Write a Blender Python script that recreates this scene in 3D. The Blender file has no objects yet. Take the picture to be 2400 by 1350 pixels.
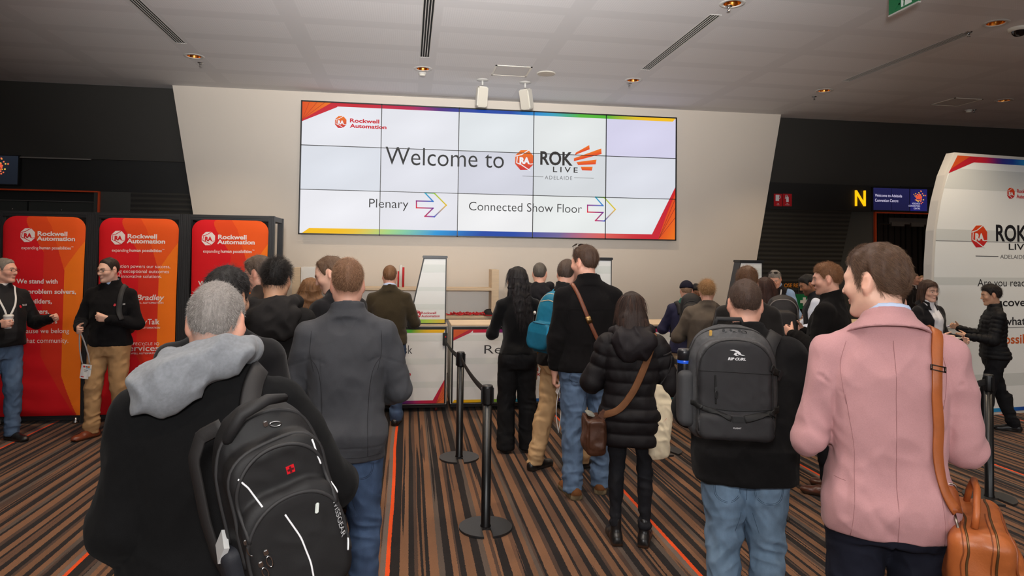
import bpy, bmesh, math, random
import numpy as np
from mathutils import Vector, Matrix, Euler
from mathutils.bvhtree import BVHTree
from mathutils.kdtree import KDTree

SC = bpy.context.scene
COL = SC.collection
PI = math.pi
random.seed(7)

# ------------------------------------------------------------------ camera, world, lights, exposure
HC = 1.83                                   # camera height
F_PX, CX, CY = 1580.38, 1200.0, 552.15      # focal length and principal point, pixels of the 2400x1350 frame
YAW, PITCH, ROLL = 0.152076, 0.02987, 0.013246


def cam_axes():
    cy, sy, cp, sp = math.cos(YAW), math.sin(YAW), math.cos(PITCH), math.sin(PITCH)
    cr, sr = math.cos(ROLL), math.sin(ROLL)
    fwd = np.array([sy * cp, cy * cp, sp])
    r0 = np.array([cy, -sy, 0.0])
    u0 = np.cross(r0, fwd)
    return cr * r0 + sr * u0, -sr * r0 + cr * u0, fwd


RIGHT, UP, FWD = cam_axes()
cam_data = bpy.data.cameras.new('camera')
cam_data.sensor_width = 36.0
cam_data.lens = F_PX * 36.0 / 2400.0
cam_data.shift_y = -(675.0 - CY) / 2400.0
cam_data.clip_start = 0.05
cam = bpy.data.objects.new('camera', cam_data)
COL.objects.link(cam)
cam.matrix_world = Matrix(((RIGHT[0], UP[0], -FWD[0], 0), (RIGHT[1], UP[1], -FWD[1], 0), (RIGHT[2], UP[2], -FWD[2], HC), (0, 0, 0, 1)))
SC.camera = cam

SC.view_settings.view_transform = 'Standard'
SC.view_settings.look = 'None'
SC.view_settings.gamma = 1.0
SC.view_settings.use_curve_mapping = False
SC.view_settings.exposure = 0.42
SC.cycles.use_denoising = True
SC.cycles.max_bounces = 6
SC.cycles.adaptive_threshold = 0.015
SC.cycles.sample_clamp_indirect = 4.0

world = bpy.data.worlds.new('world')
SC.world = world
world.use_nodes = True
world.node_tree.nodes['Background'].inputs[0].default_value = (0.9, 0.92, 1.0, 1)
world.node_tree.nodes['Background'].inputs[1].default_value = 0.12


def area_light(name, loc, target, size, power, color=(1, 1, 1), size_y=None, spread=PI):
    l = bpy.data.lights.new(name, 'AREA')
    l.energy = power
    l.color = color
    l.shape = 'RECTANGLE' if size_y else 'SQUARE'
    l.size = size
    if size_y:
        l.size_y = size_y
    l.spread = spread
    o = bpy.data.objects.new(name, l)
    COL.objects.link(o)
    o.location = loc
    o.rotation_euler = (Vector(target) - Vector(loc)).to_track_quat('-Z', 'Y').to_euler()
    return o


# the photographer's flash: a direct head just above the lens and its bounce off the ceiling; an added broad fill from behind the camera
area_light('camera_flash', (-0.05, -0.12, 2.12), (1.7, 6.0, 1.5), 0.16, 34, (1.0, 0.97, 0.93))
area_light('flash_bounce', (0.0, -0.4, 2.3), (0.3, 3.6, 4.33), 0.3, 165, (1.0, 0.98, 0.96), spread=math.radians(72))
area_light('corridor_fill', (9.6, 13.2, 3.35), (9.6, 13.4, 0), 0.8, 30, (1.0, 0.86, 0.72))  # added fill that brightens the drapes beyond the doorway, no fixture there
area_light('rear_fill', (3.0, -4.7, 3.1), (3.4, 8.0, 1.2), 14.0, 215, (0.97, 0.98, 1.0), size_y=2.2)  # added fill evening out people and walls, the rear wall has no opening


# ------------------------------------------------------------------ photograph pixel -> place
def ray(px, py):
    return RIGHT * (px - CX) / F_PX - UP * (py - CY) / F_PX + FWD


def at_y(px, py, Y):
    d = ray(px, py)
    t = Y / d[1]
    return Vector((d[0] * t, Y, HC + d[2] * t))


def at_z(px, py, Z=0.0):
    d = ray(px, py)
    t = (Z - HC) / d[2]
    return Vector((d[0] * t, d[1] * t, Z))


def at_dep(px, py, dep):
    d = ray(px, py)
    return Vector((d[0] * dep, d[1] * dep, HC + d[2] * dep))


def S(r, g, b):
    f = lambda c: (c / 255 / 12.92) if c / 255 <= 0.04045 else ((c / 255 + 0.055) / 1.055) ** 2.4
    return (f(r), f(g), f(b))


# ------------------------------------------------------------------ materials
MATS = {}


def nodes_of(name):
    m = bpy.data.materials.new(name)
    m.use_nodes = True
    nt = m.node_tree
    return m, nt, nt.nodes['Principled BSDF']


def mat(name, color, rough=0.6, metal=0.0, bump=0.0, bscale=200.0, var=0.0, vscale=8.0, sheen=0.0, coat=0.0, spec=0.5, attr=False, stretch=(1, 1, 1), emit=None):
    """Principled material with noise colour variation and noise bump, in object coordinates."""
    if name in MATS:
        return MATS[name]
    m, nt, b = nodes_of(name)
    N, L = nt.nodes, nt.links
    b.inputs['Roughness'].default_value = rough
    b.inputs['Metallic'].default_value = metal
    b.inputs['Specular IOR Level'].default_value = spec
    b.inputs['Sheen Weight'].default_value = sheen
    b.inputs['Coat Weight'].default_value = coat
    b.inputs['Base Color'].default_value = (*color, 1)
    tc = N.new('ShaderNodeTexCoord')
    mp = N.new('ShaderNodeMapping')
    mp.inputs['Scale'].default_value = stretch
    L.new(tc.outputs['Object'], mp.inputs['Vector'])
    src = None
    if attr:
        a = N.new('ShaderNodeAttribute')
        a.attribute_name = 'Col'
        src = a.outputs['Color']
    if var > 0:
        nz = N.new('ShaderNodeTexNoise')
        nz.inputs['Scale'].default_value = vscale
        nz.inputs['Detail'].default_value = 6
        L.new(mp.outputs['Vector'], nz.inputs['Vector'])
        mr = N.new('ShaderNodeMapRange')
        mr.inputs['To Min'].default_value = 1 - var
        mr.inputs['To Max'].default_value = 1 + var
        mr.inputs['From Min'].default_value = 0.25
        mr.inputs['From Max'].default_value = 0.75
        L.new(nz.outputs['Fac'], mr.inputs['Value'])
        mx = N.new('ShaderNodeVectorMath')
        mx.operation = 'SCALE'
        if src:
            L.new(src, mx.inputs[0])
        else:
            mx.inputs[0].default_value = color
        L.new(mr.outputs['Result'], mx.inputs['Scale'])
        src = mx.outputs['Vector']
    if src:
        L.new(src, b.inputs['Base Color'])
    if bump > 0:
        nb = N.new('ShaderNodeTexNoise')
        nb.inputs['Scale'].default_value = bscale
        nb.inputs['Detail'].default_value = 3
        L.new(mp.outputs['Vector'], nb.inputs['Vector'])
        bn = N.new('ShaderNodeBump')
        bn.inputs['Strength'].default_value = bump
        bn.inputs['Distance'].default_value = 0.003
        L.new(nb.outputs['Fac'], bn.inputs['Height'])
        L.new(bn.outputs['Normal'], b.inputs['Normal'])
    if emit:
        b.inputs['Emission Color'].default_value = (*emit[0], 1)
        b.inputs['Emission Strength'].default_value = emit[1]
    MATS[name] = m
    return m


def attr_emit(name, strength, rough=0.6):
    m, nt, b = nodes_of(name)
    a = nt.nodes.new('ShaderNodeAttribute')
    a.attribute_name = 'Col'
    b.inputs['Base Color'].default_value = (0.02, 0.02, 0.02, 1)
    b.inputs['Roughness'].default_value = rough
    b.inputs['Specular IOR Level'].default_value = 0.12
    nt.links.new(a.outputs['Color'], b.inputs['Emission Color'])
    b.inputs['Emission Strength'].default_value = strength
    MATS[name] = m
    return m


M_PRINT = mat('printed_board', (1, 1, 1), rough=0.45, attr=True, spec=0.35)
M_FABPRINT = mat('printed_fabric', (1, 1, 1), rough=0.8, attr=True, spec=0.2, bump=0.25, bscale=5, stretch=(1.0, 1.0, 2.6), var=0.03, vscale=3)
M_SCREEN = attr_emit('video_wall_screen', 0.72)
M_SIGNSCR = attr_emit('sign_screen', 0.66)
M_BLACKMETAL = mat('black_powder_coat', S(14, 14, 15), rough=0.32, bump=0.05, bscale=500)
M_BLACKFRAME = mat('black_frame', S(32, 32, 34), rough=0.5, bump=0.05, bscale=300)
M_BLACKPLASTIC = mat('black_plastic', S(16, 16, 17), rough=0.4)
M_WHITE = mat('white_laminate', S(232, 230, 224), rough=0.4, var=0.015, vscale=3)
M_WOODEDGE = mat('birch_ply', S(214, 190, 158), rough=0.55, var=0.08, vscale=6, stretch=(1, 1, 12))
M_CHROME = mat('steel', S(180, 180, 180), rough=0.25, metal=1.0)
M_GOLD = mat('gold_reflector', S(214, 150, 70), rough=0.22, metal=1.0)
M_TRIMWHITE = mat('white_trim', S(205, 203, 198), rough=0.5)
M_OFFWHITE = mat('offwhite_plastic', S(222, 218, 206), rough=0.45)
M_DARKPANEL = mat('charcoal_panel', S(48, 46, 42), rough=0.65, var=0.05, vscale=1.5, bump=0.05, bscale=150)
M_BLACKPANEL = mat('black_panel', S(22, 22, 21), rough=0.6, var=0.05, vscale=2)
M_GREYPANEL = mat('grey_panel', S(62, 62, 58), rough=0.65, var=0.04, vscale=2)
M_ORANGE = mat('orange_trim', S(205, 70, 20), rough=0.5)
M_RED = mat('red_cloth', S(190, 25, 35), rough=0.7, var=0.12, vscale=40)


# ------------------------------------------------------------------ mesh building
def tag(o, label=None, cat=None, group=None, kind=None):
    for k, v in (('label', label), ('category', cat), ('group', group), ('kind', kind)):
        if v:
            o[k] = v
    return o


def empty(name, loc=(0, 0, 0), rz=0.0, label=None, cat=None, group=None, kind=None):
    o = bpy.data.objects.new(name, None)
    o.empty_display_size = 0.1
    COL.objects.link(o)
    o.location = loc
    o.rotation_euler = (0, 0, rz)
    return tag(o, label, cat, group, kind)


class MB:
    """Collects shapes; build() links them as one mesh object."""

    def __init__(self):
        self.v, self.f, self.m, self.c, self.sm = [], [], [], [], []

    def add(self, vs, fs, mi=0, col=(1, 1, 1), smooth=False):
        n = len(self.v)
        self.v += [tuple(v) for v in vs]
        if callable(col):
            self.c += [col(v) for v in vs]
        else:
            self.c += [col] * len(vs)
        for f in fs:
            self.f.append(tuple(i + n for i in f))
            self.m.append(mi)
            self.sm.append(smooth)
        return self

    def box(self, c, s, mi=0, col=(1, 1, 1), rot=None, bev=0.0):
        hx, hy, hz = s[0] / 2, s[1] / 2, s[2] / 2
        if bev > 0:
            bm = bmesh.new()
            bmesh.ops.create_cube(bm, size=1)
            for v in bm.verts:
                v.co = Vector((v.co.x * s[0], v.co.y * s[1], v.co.z * s[2]))
            bmesh.ops.bevel(bm, geom=list(bm.edges), offset=min(bev, min(s) * 0.45), segments=2, affect='EDGES')
            bm.verts.index_update()
            vs = [v.co.copy() for v in bm.verts]
            fs = [[v.index for v in f.verts] for f in bm.faces]
            bm.free()
        else:
            vs = [Vector((x, y, z)) for x in (-hx, hx) for y in (-hy, hy) for z in (-hz, hz)]
            fs = [(0, 1, 3, 2), (4, 6, 7, 5), (0, 4, 5, 1), (2, 3, 7, 6), (0, 2, 6, 4), (1, 5, 7, 3)]
        R = rot.to_matrix() if rot is not None else Matrix.Identity(3)
        c = Vector(c)
        return self.add([R @ v + c for v in vs], fs, mi, col)

    def lathe(self, prof, c=(0, 0, 0), n=32, mi=0, col=(1, 1, 1), axis=None, smooth=True, cap=True):
        R = Vector((0, 0, 1)).rotation_difference(Vector(axis)).to_matrix() if axis is not None else Matrix.Identity(3)
        c = Vector(c)
        vs, fs = [], []
        for r, z in prof:
            for i in range(n):
                a = 2 * PI * i / n
                vs.append(R @ Vector((r * math.cos(a), r * math.sin(a), z)) + c)
        for j in range(len(prof) - 1):
            for i in range(n):
                k = (i + 1) % n
                fs.append((j * n + i, j * n + k, (j + 1) * n + k, (j + 1) * n + i))
        if cap:
            if prof[0][0] > 1e-6:
                fs.append(tuple(reversed(range(n))))
            if prof[-1][0] > 1e-6:
                fs.append(tuple(range((len(prof) - 1) * n, len(prof) * n)))
        return self.add(vs, fs, mi, col, smooth)

    def tube(self, pts, r, n=8, mi=0, col=(1, 1, 1), closed=False):
        pts = [Vector(p) for p in pts]
        rs = r if isinstance(r, (list, tuple)) else [r] * len(pts)
        vs, fs = [], []
        N = len(pts)
        up = Vector((0, 0, 1))
        for i, p in enumerate(pts):
            a, b = pts[max(i - 1, 0)], pts[min(i + 1, N - 1)]
            if closed:
                a, b = pts[(i - 1) % N], pts[(i + 1) % N]
            t = (b - a).normalized()
            if abs(t.dot(up)) > 0.95:
                up = Vector((1, 0, 0)) if abs(t.x) < 0.9 else Vector((0, 1, 0))
            x = t.cross(up).normalized()
            y = x.cross(t).normalized()
            up = y
            for k in range(n):
                q = 2 * PI * k / n
                vs.append(p + (x * math.cos(q) + y * math.sin(q)) * rs[i])
        for i in range(N if closed else N - 1):
            j = (i + 1) % N
            for k in range(n):
                l = (k + 1) % n
                fs.append((i * n + k, i * n + l, j * n + l, j * n + k))
        if not closed:
            fs.append(tuple(reversed(range(n))))
            fs.append(tuple(range((N - 1) * n, N * n)))
        return self.add(vs, fs, mi, col, True)

    def prism(self, poly, o, u, v, depth, mi=0, col=(1, 1, 1)):
        """2D polygon in the plane (o,u,v) pushed back by depth along -(u x v)."""
        o, u, v = Vector(o), Vector(u), Vector(v)
        n = u.cross(v).normalized()
        a = [o + u * p[0] + v * p[1] for p in poly]
        b = [q - n * depth for q in a]
        k = len(a)
        fs = [tuple(range(k)), tuple(reversed(range(k, 2 * k)))]
        for i in range(k):
            j = (i + 1) % k
            fs.append((i, i + k, j + k, j))
        return self.add(a + b, fs, mi, col)

    def ribbon(self, pts, normals, width, thick, mi=0, col=(1, 1, 1)):
        """A strap: flat band through pts, its face along normals."""
        pts = [Vector(p) for p in pts]
        vs, fs = [], []
        N = len(pts)
        for i, p in enumerate(pts):
            t = (pts[min(i + 1, N - 1)] - pts[max(i - 1, 0)]).normalized()
            nn = Vector(normals[i])
            nn = (nn - t * nn.dot(t)).normalized()
            s = t.cross(nn).normalized()
            w = width[i] if isinstance(width, (list, tuple)) else width
            for a, b in ((-1, 0), (-0.8, 1), (0.8, 1), (1, 0)):
                vs.append(p + s * a * w / 2 + nn * b * thick)
        for i in range(N - 1):
            for k in range(4):
                l = (k + 1) % 4
                fs.append((i * 4 + k, i * 4 + l, (i + 1) * 4 + l, (i + 1) * 4 + k))
        fs.append((3, 2, 1, 0))
        fs.append(tuple(range((N - 1) * 4, N * 4)))
        return self.add(vs, fs, mi, col, True)

    def build(self, name, mats, parent=None, loc=None, label=None):
        me = bpy.data.meshes.new(name)
        me.from_pydata(self.v, [], self.f)
        for m in (mats if isinstance(mats, (list, tuple)) else [mats]):
            me.materials.append(m)
        me.polygons.foreach_set('material_index', self.m)
        me.polygons.foreach_set('use_smooth', self.sm)
        ca = me.color_attributes.new('Col', 'FLOAT_COLOR', 'POINT')
        ca.data.foreach_set('color', np.array([(*c[:3], 1.0) for c in self.c], dtype=np.float32).ravel())
        me.update()
        o = bpy.data.objects.new(name, me)
        COL.objects.link(o)
        if parent is not None:
            o.parent = parent
        if loc is not None:
            o.location = loc
        if label:
            o['label'] = label
        return o


_text_cache = {}


def text_mesh(s, bold=0.0, shear=0.0, spacing=1.0):
    key = (s, bold, shear, spacing)
    if key not in _text_cache:
        cu = bpy.data.curves.new('lettering', 'FONT')
        cu.body = s
        cu.offset = bold
        cu.shear = shear
        cu.space_character = spacing
        cu.resolution_u = 4
        ob = bpy.data.objects.new('lettering', cu)
        COL.objects.link(ob)
        dg = bpy.context.evaluated_depsgraph_get()
        me = bpy.data.meshes.new_from_object(ob.evaluated_get(dg))
        vs = [(v.co.x, v.co.y) for v in me.vertices]
        fs = [tuple(p.vertices) for p in me.polygons]
        bpy.data.objects.remove(ob)
        bpy.data.curves.remove(cu)
        bpy.data.meshes.remove(me)
        _text_cache[key] = (vs, fs)
    return _text_cache[key]


class Board:
    """Flat artwork on a plane o + u*x + v*z with normal n (towards the viewer); layers stand a hair apart."""

    def __init__(self, o, u, v):
        self.o, self.u, self.v = Vector(o), Vector(u).normalized(), Vector(v).normalized()
        self.n = self.u.cross(self.v)
        self.mb = MB()
        self.k = 0

    def P(self, px, py):
        d = Vector(ray(px, py))
        o = Vector((0, 0, HC))
        t = (self.o - o).dot(self.n) / d.dot(self.n)
        q = o + d * t - self.o
        return (q.dot(self.u), q.dot(self.v))

    def to3(self, p, k=None):
        return self.o + self.u * p[0] + self.v * p[1] + self.n * (0.0005 * (self.k if k is None else k))

    def poly(self, pts, col, layer=None, px=False):
        self.k = layer if layer is not None else self.k
        if px:
            pts = [self.P(*p) for p in pts]
        cols = col if isinstance(col, list) else [col] * len(pts)
        vs = [self.to3(p) for p in pts]
        n = len(self.mb.v)
        self.mb.add(vs, [tuple(range(len(vs)))])
        self.mb.c[n:] = cols
        return self

    def strip(self, pts_a, pts_b, cols, layer, px=False):
        """gradient band between two polylines, one colour per station"""
        self.k = layer
        for i in range(len(pts_a) - 1):
            self.poly([pts_a[i], pts_a[i + 1], pts_b[i + 1], pts_b[i]], [cols[i], cols[i + 1], cols[i + 1], cols[i]], layer, px)
        return self

    def line(self, pts, w, col, layer, closed=False):
        pts = [Vector((p[0], p[1])) for p in pts]
        N = len(pts)
        cols = col if isinstance(col, list) else [col] * N
        for i in range(N if closed else N - 1):
            a, b = pts[i], pts[(i + 1) % N]
            d = (b - a).normalized() * w / 2
            s = Vector((-d.y, d.x))
            ca, cb = cols[i], cols[(i + 1) % N]
            self.poly([a - d - s, b + d - s, b + d + s, a - d + s], [ca, cb, cb, ca], layer)

    def text(self, s, x0, y0, cap, col, layer, x1=None, bold=0.0, shear=0.0, align='l', spacing=1.0, sx=0.92):
        """text with its baseline start at (x0,y0), capital height cap, stretched to end at x1 when given"""
        vs, fs = text_mesh(s, bold, shear, spacing)
        if not vs:
            return
        hv, _ = text_mesh('H', bold)
        ch = max(v[1] for v in hv) - min(v[1] for v in hv)
        sy = cap / ch
        a, b = min(v[0] for v in vs), max(v[0] for v in vs)
        kx = sy * sx
        if x1 is not None:
            kx = (x1 - x0) / (b - a)
        w = (b - a) * kx
        off = {'l': 0, 'c': -w / 2, 'r': -w}[align]
        self.k = layer
        self.mb.add([self.to3((x0 + off + (v[0] - a) * kx, y0 + v[1] * sy)) for v in vs], fs, 0, col)

    def text_px(self, s, pl, pr, base, cap, col, layer, bold=0.0, shear=0.0, spacing=1.0):
        a = self.P(pl, base)
        b = self.P(pr, base)
        c = self.P(pl, base - cap)
        self.text(s, a[0], a[1], c[1] - a[1], col, layer, x1=b[0], bold=bold, shear=shear, spacing=spacing)

    def logo(self, cx, cy, r, fg, bg, layer, grad=None):
        """eight-sided emblem with the letters RA between two slanting cuts"""
        pts = []
        for a, q in ((67, 1.04), (113, 1.0), (157, 1.02), (203, 1.02), (247, 1.04), (293, 1.0), (337, 1.02), (23, 1.02)):
            pts.append((cx + r * q * math.cos(math.radians(a)) * 0.97, cy + r * q * math.sin(math.radians(a)) * 1.03))
        if grad:
            cols = [tuple(grad[0][i] * (0.5 + 0.5 * (p[1] - cy) / r) + grad[1][i] * (0.5 - 0.5 * (p[1] - cy) / r) for i in range(3)) for p in pts]
            self.poly(pts, cols, layer)
        else:
            self.poly(pts, fg, layer)
        w = r * 0.09
        self.line([(cx - r * 0.86, cy + r * 0.36), (cx - r * 0.28, cy + r * 0.52), (cx + r * 0.42, cy + r * 0.98)], w, bg, layer + 1)
        self.line([(cx - r * 0.70, cy + r * 0.28), (cx - r * 0.76, cy - r * 0.30), (cx - r * 0.30, cy - r * 0.48), (cx + r * 0.55, cy - r * 1.0)], w, bg, layer + 1)
        self.line([(cx + r * 0.94, cy - r * 0.34), (cx + r * 0.55, cy - r * 0.38)], w * 0.8, bg, layer + 1)
        self.text('RA', cx + r * 0.03, cy - r * 0.34, r * 0.66, bg, layer + 2, bold=0.06, align='c', sx=0.92)

    def rockwell(self, lx, ly, r, tx0, tx1, y1, y2, cap, col, lcol, bg, layer, grad=None):
        self.logo(lx, ly, r, lcol, bg, layer, grad)
        self.text('Rockwell', tx0, y1, cap, col, layer, x1=tx0 + (tx1 - tx0) * 0.8, bold=0.03)
        self.text('Automation', tx0, y2, cap, col, layer, x1=tx1, bold=0.03)

    def build(self, name, material, parent=None, label=None):
        return self.mb.build(name, material, parent, label=label)

# ------------------------------------------------------------------ the room
CEIL = 4.334
WALL_Y = 10.77
DARK_Y = 11.0


def carpet_material():
    m, nt, b = nodes_of('striped_carpet')
    N, L = nt.nodes, nt.links
    b.inputs['Roughness'].default_value = 0.95
    b.inputs['Specular IOR Level'].default_value = 0.1
    b.inputs['Sheen Weight'].default_value = 0.08
    tc = N.new('ShaderNodeTexCoord')
    sep = N.new('ShaderNodeSeparateXYZ')
    L.new(tc.outputs['Object'], sep.inputs[0])

    def math_(op, a, b_=None, c=None):
        n = N.new('ShaderNodeMath')
        n.operation = op
        for i, q in enumerate((a, b_, c)):
            if q is None:
                continue
            if isinstance(q, (int, float)):
                n.inputs[i].default_value = q
            else:
                L.new(q, n.inputs[i])
        return n.outputs[0]

    def noise(scale, stretch, detail=2, w=0.0):
        mp = N.new('ShaderNodeMapping')
        mp.inputs['Scale'].default_value = stretch
        mp.inputs['Location'].default_value = (w, w * 1.7, 0)
        L.new(tc.outputs['Object'], mp.inputs['Vector'])
        n = N.new('ShaderNodeTexNoise')
        n.inputs['Scale'].default_value = scale
        n.inputs['Detail'].default_value = detail
        L.new(mp.outputs[0], n.inputs['Vector'])
        return n.outputs['Fac']

    # stripe coordinate: x with a slow drift and a ragged tuft edge, repeating every 1.79 m
    drift = math_('MULTIPLY', math_('SUBTRACT', noise(1.2, (1.0, 0.30, 1), 1), 0.5), 0.022)
    rag = math_('MULTIPLY', math_('SUBTRACT', noise(60, (1, 1, 1), 2), 0.5), 0.012)
    # the orange line is drawn from x itself, the other stripes from the drifting coordinate
    xs = math_('ADD', math_('ADD', sep.outputs[0], drift), rag)
    per = 1.79

    def fold(x, off):
        return math_('DIVIDE', math_('MODULO', math_('ADD', x, 50 * per + off), per), per)

    def ramp(fac, stops):
        r = N.new('ShaderNodeValToRGB')
        r.color_ramp.interpolation = 'CONSTANT'
        e = r.color_ramp.elements
        while len(e) < len(stops):
            e.new(0.5)
        for i, (p, c) in enumerate(stops):
            e[i].position = p
        for i, (p, c) in enumerate(stops):
            e[i].color = (*c, 1)
        L.new(fac, r.inputs[0])
        return r.outputs[0]

    K, B1, B2, G, T, T2 = S(24, 17, 15), S(114, 80, 56), S(104, 73, 51), S(80, 68, 60), S(68, 50, 40), S(90, 63, 46)
    rnd = random.Random(11)
    stops_a, x = [], 0.0
    seq = [(B1, .03), (K, .035), (T, .02), (B2, .04), (K, .02), (B1, .05), (G, .03), (K, .04), (B1, .03), (T, .025), (K, .015), (B2, .055), (K, .045), (G, .03), (B1, .035), (T, .02), (B1, .03),
           (K, .03), (B1, .045), (T2, .03), (K, .03), (B2, .03), (G, .03), (K, .02), (B1, .05), (T, .03), (K, .04), (B1, .04), (K, .018), (T2, .05), (K, .03), (B1, .02)]
    tot = sum(w for _, w in seq)
    for c, w in seq:
        stops_a.append((x / tot, c))
        x += w
    per2 = 1.12
    ca = ramp(math_('DIVIDE', math_('MODULO', math_('ADD', xs, 50 * per2), per2), per2), stops_a)
    # thin black lines that swell and die out along their length
    seqk, x = [], 0.0
    xs2 = math_('ADD', xs, math_('MULTIPLY', math_('SUBTRACT', noise(1.0, (1.5, 0.25, 1), 1, 7.3), 0.5), 0.04))
    ln = math_('PINGPONG', math_('MULTIPLY', xs2, 1.0), 0.058)
    life = noise(1.0, (7.0, 0.42, 1), 1, 3.1)
    thick = math_('MULTIPLY', math_('SUBTRACT', life, 0.47), 0.085)
    isblack = math_('LESS_THAN', ln, thick)
    ln2 = math_('PINGPONG', math_('ADD', xs2, 0.031), 0.052)
    life2 = noise(1.0, (6.0, 0.5, 1), 1, 9.4)
    isgrey = math_('LESS_THAN', ln2, math_('MULTIPLY', math_('SUBTRACT', life2, 0.52), 0.12))

    def mix(f, a, c):
        n = N.new('ShaderNodeMix')
        n.data_type = 'RGBA'
        L.new(f, n.inputs[0])
        if isinstance(a, tuple):
            n.inputs[6].default_value = (*a, 1)
        else:
            L.new(a, n.inputs[6])
        if isinstance(c, tuple):
            n.inputs[7].default_value = (*c, 1)
        else:
            L.new(c, n.inputs[7])
        return n.outputs[2]

    c1 = mix(isgrey, ca, T)
    c2 = mix(isblack, c1, K)
    # orange line every 1.79 m at x = -0.09 + k*1.79, black beside it
    xo = math_('ADD', math_('ADD', sep.outputs[0], math_('MULTIPLY', math_('SUBTRACT', noise(1.5, (0.2, 0.6, 1), 1, 1.1), 0.5), 0.03)), rag)
    fo = math_('MULTIPLY', fold(xo, 0.09 + 0.1), per)
    o_in = math_('LESS_THAN', math_('ABSOLUTE', math_('SUBTRACT', fo, 0.1)), 0.0125)
    k_in = math_('LESS_THAN', math_('ABSOLUTE', math_('SUBTRACT', fo, 0.13)), 0.03)
    b_in = math_('LESS_THAN', math_('ABSOLUTE', math_('SUBTRACT', fo, 0.075)), 0.02)
    c3 = mix(b_in, c2, S(104, 90, 82))
    c4 = mix(k_in, c3, K)
    c5 = mix(o_in, c4, S(214, 72, 12))
    pile = N.new('ShaderNodeTexNoise')
    pile.inputs['Scale'].default_value = 260
    pile.inputs['Detail'].default_value = 2
    L.new(tc.outputs['Object'], pile.inputs['Vector'])
    mr = N.new('ShaderNodeMapRange')
    mr.inputs['From Min'].default_value = 0.3
    mr.inputs['From Max'].default_value = 0.7
    mr.inputs['To Min'].default_value = 0.8
    mr.inputs['To Max'].default_value = 1.2
    L.new(pile.outputs['Fac'], mr.inputs['Value'])
    sc = N.new('ShaderNodeVectorMath')
    sc.operation = 'SCALE'
    L.new(c5, sc.inputs[0])
    L.new(mr.outputs[0], sc.inputs['Scale'])
    L.new(sc.outputs[0], b.inputs['Base Color'])
    bn = N.new('ShaderNodeBump')
    bn.inputs['Strength'].default_value = 0.5
    bn.inputs['Distance'].default_value = 0.004
    L.new(pile.outputs['Fac'], bn.inputs['Height'])
    L.new(bn.outputs[0], b.inputs['Normal'])
    return m


def ceiling_material():
    m, nt, b = nodes_of('perforated_ceiling')
    N, L = nt.nodes, nt.links
    b.inputs['Roughness'].default_value = 0.8
    tc = N.new('ShaderNodeTexCoord')
    br = N.new('ShaderNodeTexBrick')
    br.offset = 0.0
    br.inputs['Scale'].default_value = 1.0
    br.inputs['Brick Width'].default_value = 1.475
    br.inputs['Row Height'].default_value = 0.78
    br.inputs['Mortar Size'].default_value = 0.11
    br.inputs['Mortar Smooth'].default_value = 0.1
    br.inputs['Color1'].default_value = (*S(220, 219, 220), 1)
    br.inputs['Color2'].default_value = (*S(218, 217, 218), 1)
    br.inputs['Mortar'].default_value = (*S(212, 211, 212), 1)
    mp = N.new('ShaderNodeMapping')
    mp.inputs['Location'].default_value = (2.75, 0.35, 0)
    L.new(tc.outputs['Object'], mp.inputs['Vector'])
    L.new(mp.outputs[0], br.inputs['Vector'])
    vo = N.new('ShaderNodeTexVoronoi')
    vo.inputs['Scale'].default_value = 42
    vo.inputs['Randomness'].default_value = 0.0
    L.new(tc.outputs['Object'], vo.inputs['Vector'])
    mr = N.new('ShaderNodeMapRange')
    mr.inputs['From Min'].default_value = 0.25
    mr.inputs['From Max'].default_value = 0.35
    mr.inputs['To Min'].default_value = 0.94
    mr.inputs['To Max'].default_value = 1.02
    L.new(vo.outputs['Distance'], mr.inputs['Value'])
    sc = N.new('ShaderNodeVectorMath')
    sc.operation = 'SCALE'
    L.new(br.outputs['Color'], sc.inputs[0])
    L.new(mr.outputs[0], sc.inputs['Scale'])
    mx = N.new('ShaderNodeMix')
    mx.data_type = 'RGBA'
    L.new(br.outputs['Fac'], mx.inputs[0])
    L.new(sc.outputs[0], mx.inputs[6])
    L.new(br.outputs['Color'], mx.inputs[7])
    L.new(mx.outputs[2], b.inputs['Base Color'])
    return m


def slat_material():
    m, nt, b = nodes_of('slatted_black')
    N, L = nt.nodes, nt.links
    b.inputs['Roughness'].default_value = 0.6
    tc = N.new('ShaderNodeTexCoord')
    wv = N.new('ShaderNodeTexWave')
    wv.bands_direction = 'Z'
    wv.inputs['Scale'].default_value = 4.0
    L.new(tc.outputs['Object'], wv.inputs['Vector'])
    rp = N.new('ShaderNodeValToRGB')
    rp.color_ramp.elements[0].color = (*S(24, 23, 20), 1)
    rp.color_ramp.elements[1].color = (*S(48, 45, 38), 1)
    L.new(wv.outputs['Fac'], rp.inputs[0])
    L.new(rp.outputs[0], b.inputs['Base Color'])
    bn = N.new('ShaderNodeBump')
    bn.inputs['Strength'].default_value = 0.6
    bn.inputs['Distance'].default_value = 0.01
    L.new(wv.outputs['Fac'], bn.inputs['Height'])
    L.new(bn.outputs[0], b.inputs['Normal'])
    return m


def drape_material():
    m, nt, b = nodes_of('dark_drape')
    N, L = nt.nodes, nt.links
    b.inputs['Roughness'].default_value = 0.9
    b.inputs['Base Color'].default_value = (*S(44, 34, 30), 1)
    return m


M_CARPET = carpet_material()
M_CEIL = ceiling_material()
M_SLAT = slat_material()
M_DRAPE = drape_material()
M_WALL = mat('painted_plaster', S(222, 212, 199), rough=0.75, var=0.012, vscale=1.2, bump=0.02, bscale=300)
M_SIDEWALL = mat('plain_grey_wall', S(120, 116, 112), rough=0.8, var=0.03, vscale=1)


def structure(mb, name, mats):
    return tag(mb.build(name, mats), kind='structure')


structure(MB().box((2.5, 5.0, -0.05), (29, 26, 0.1)), 'floor', M_CARPET)

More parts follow.
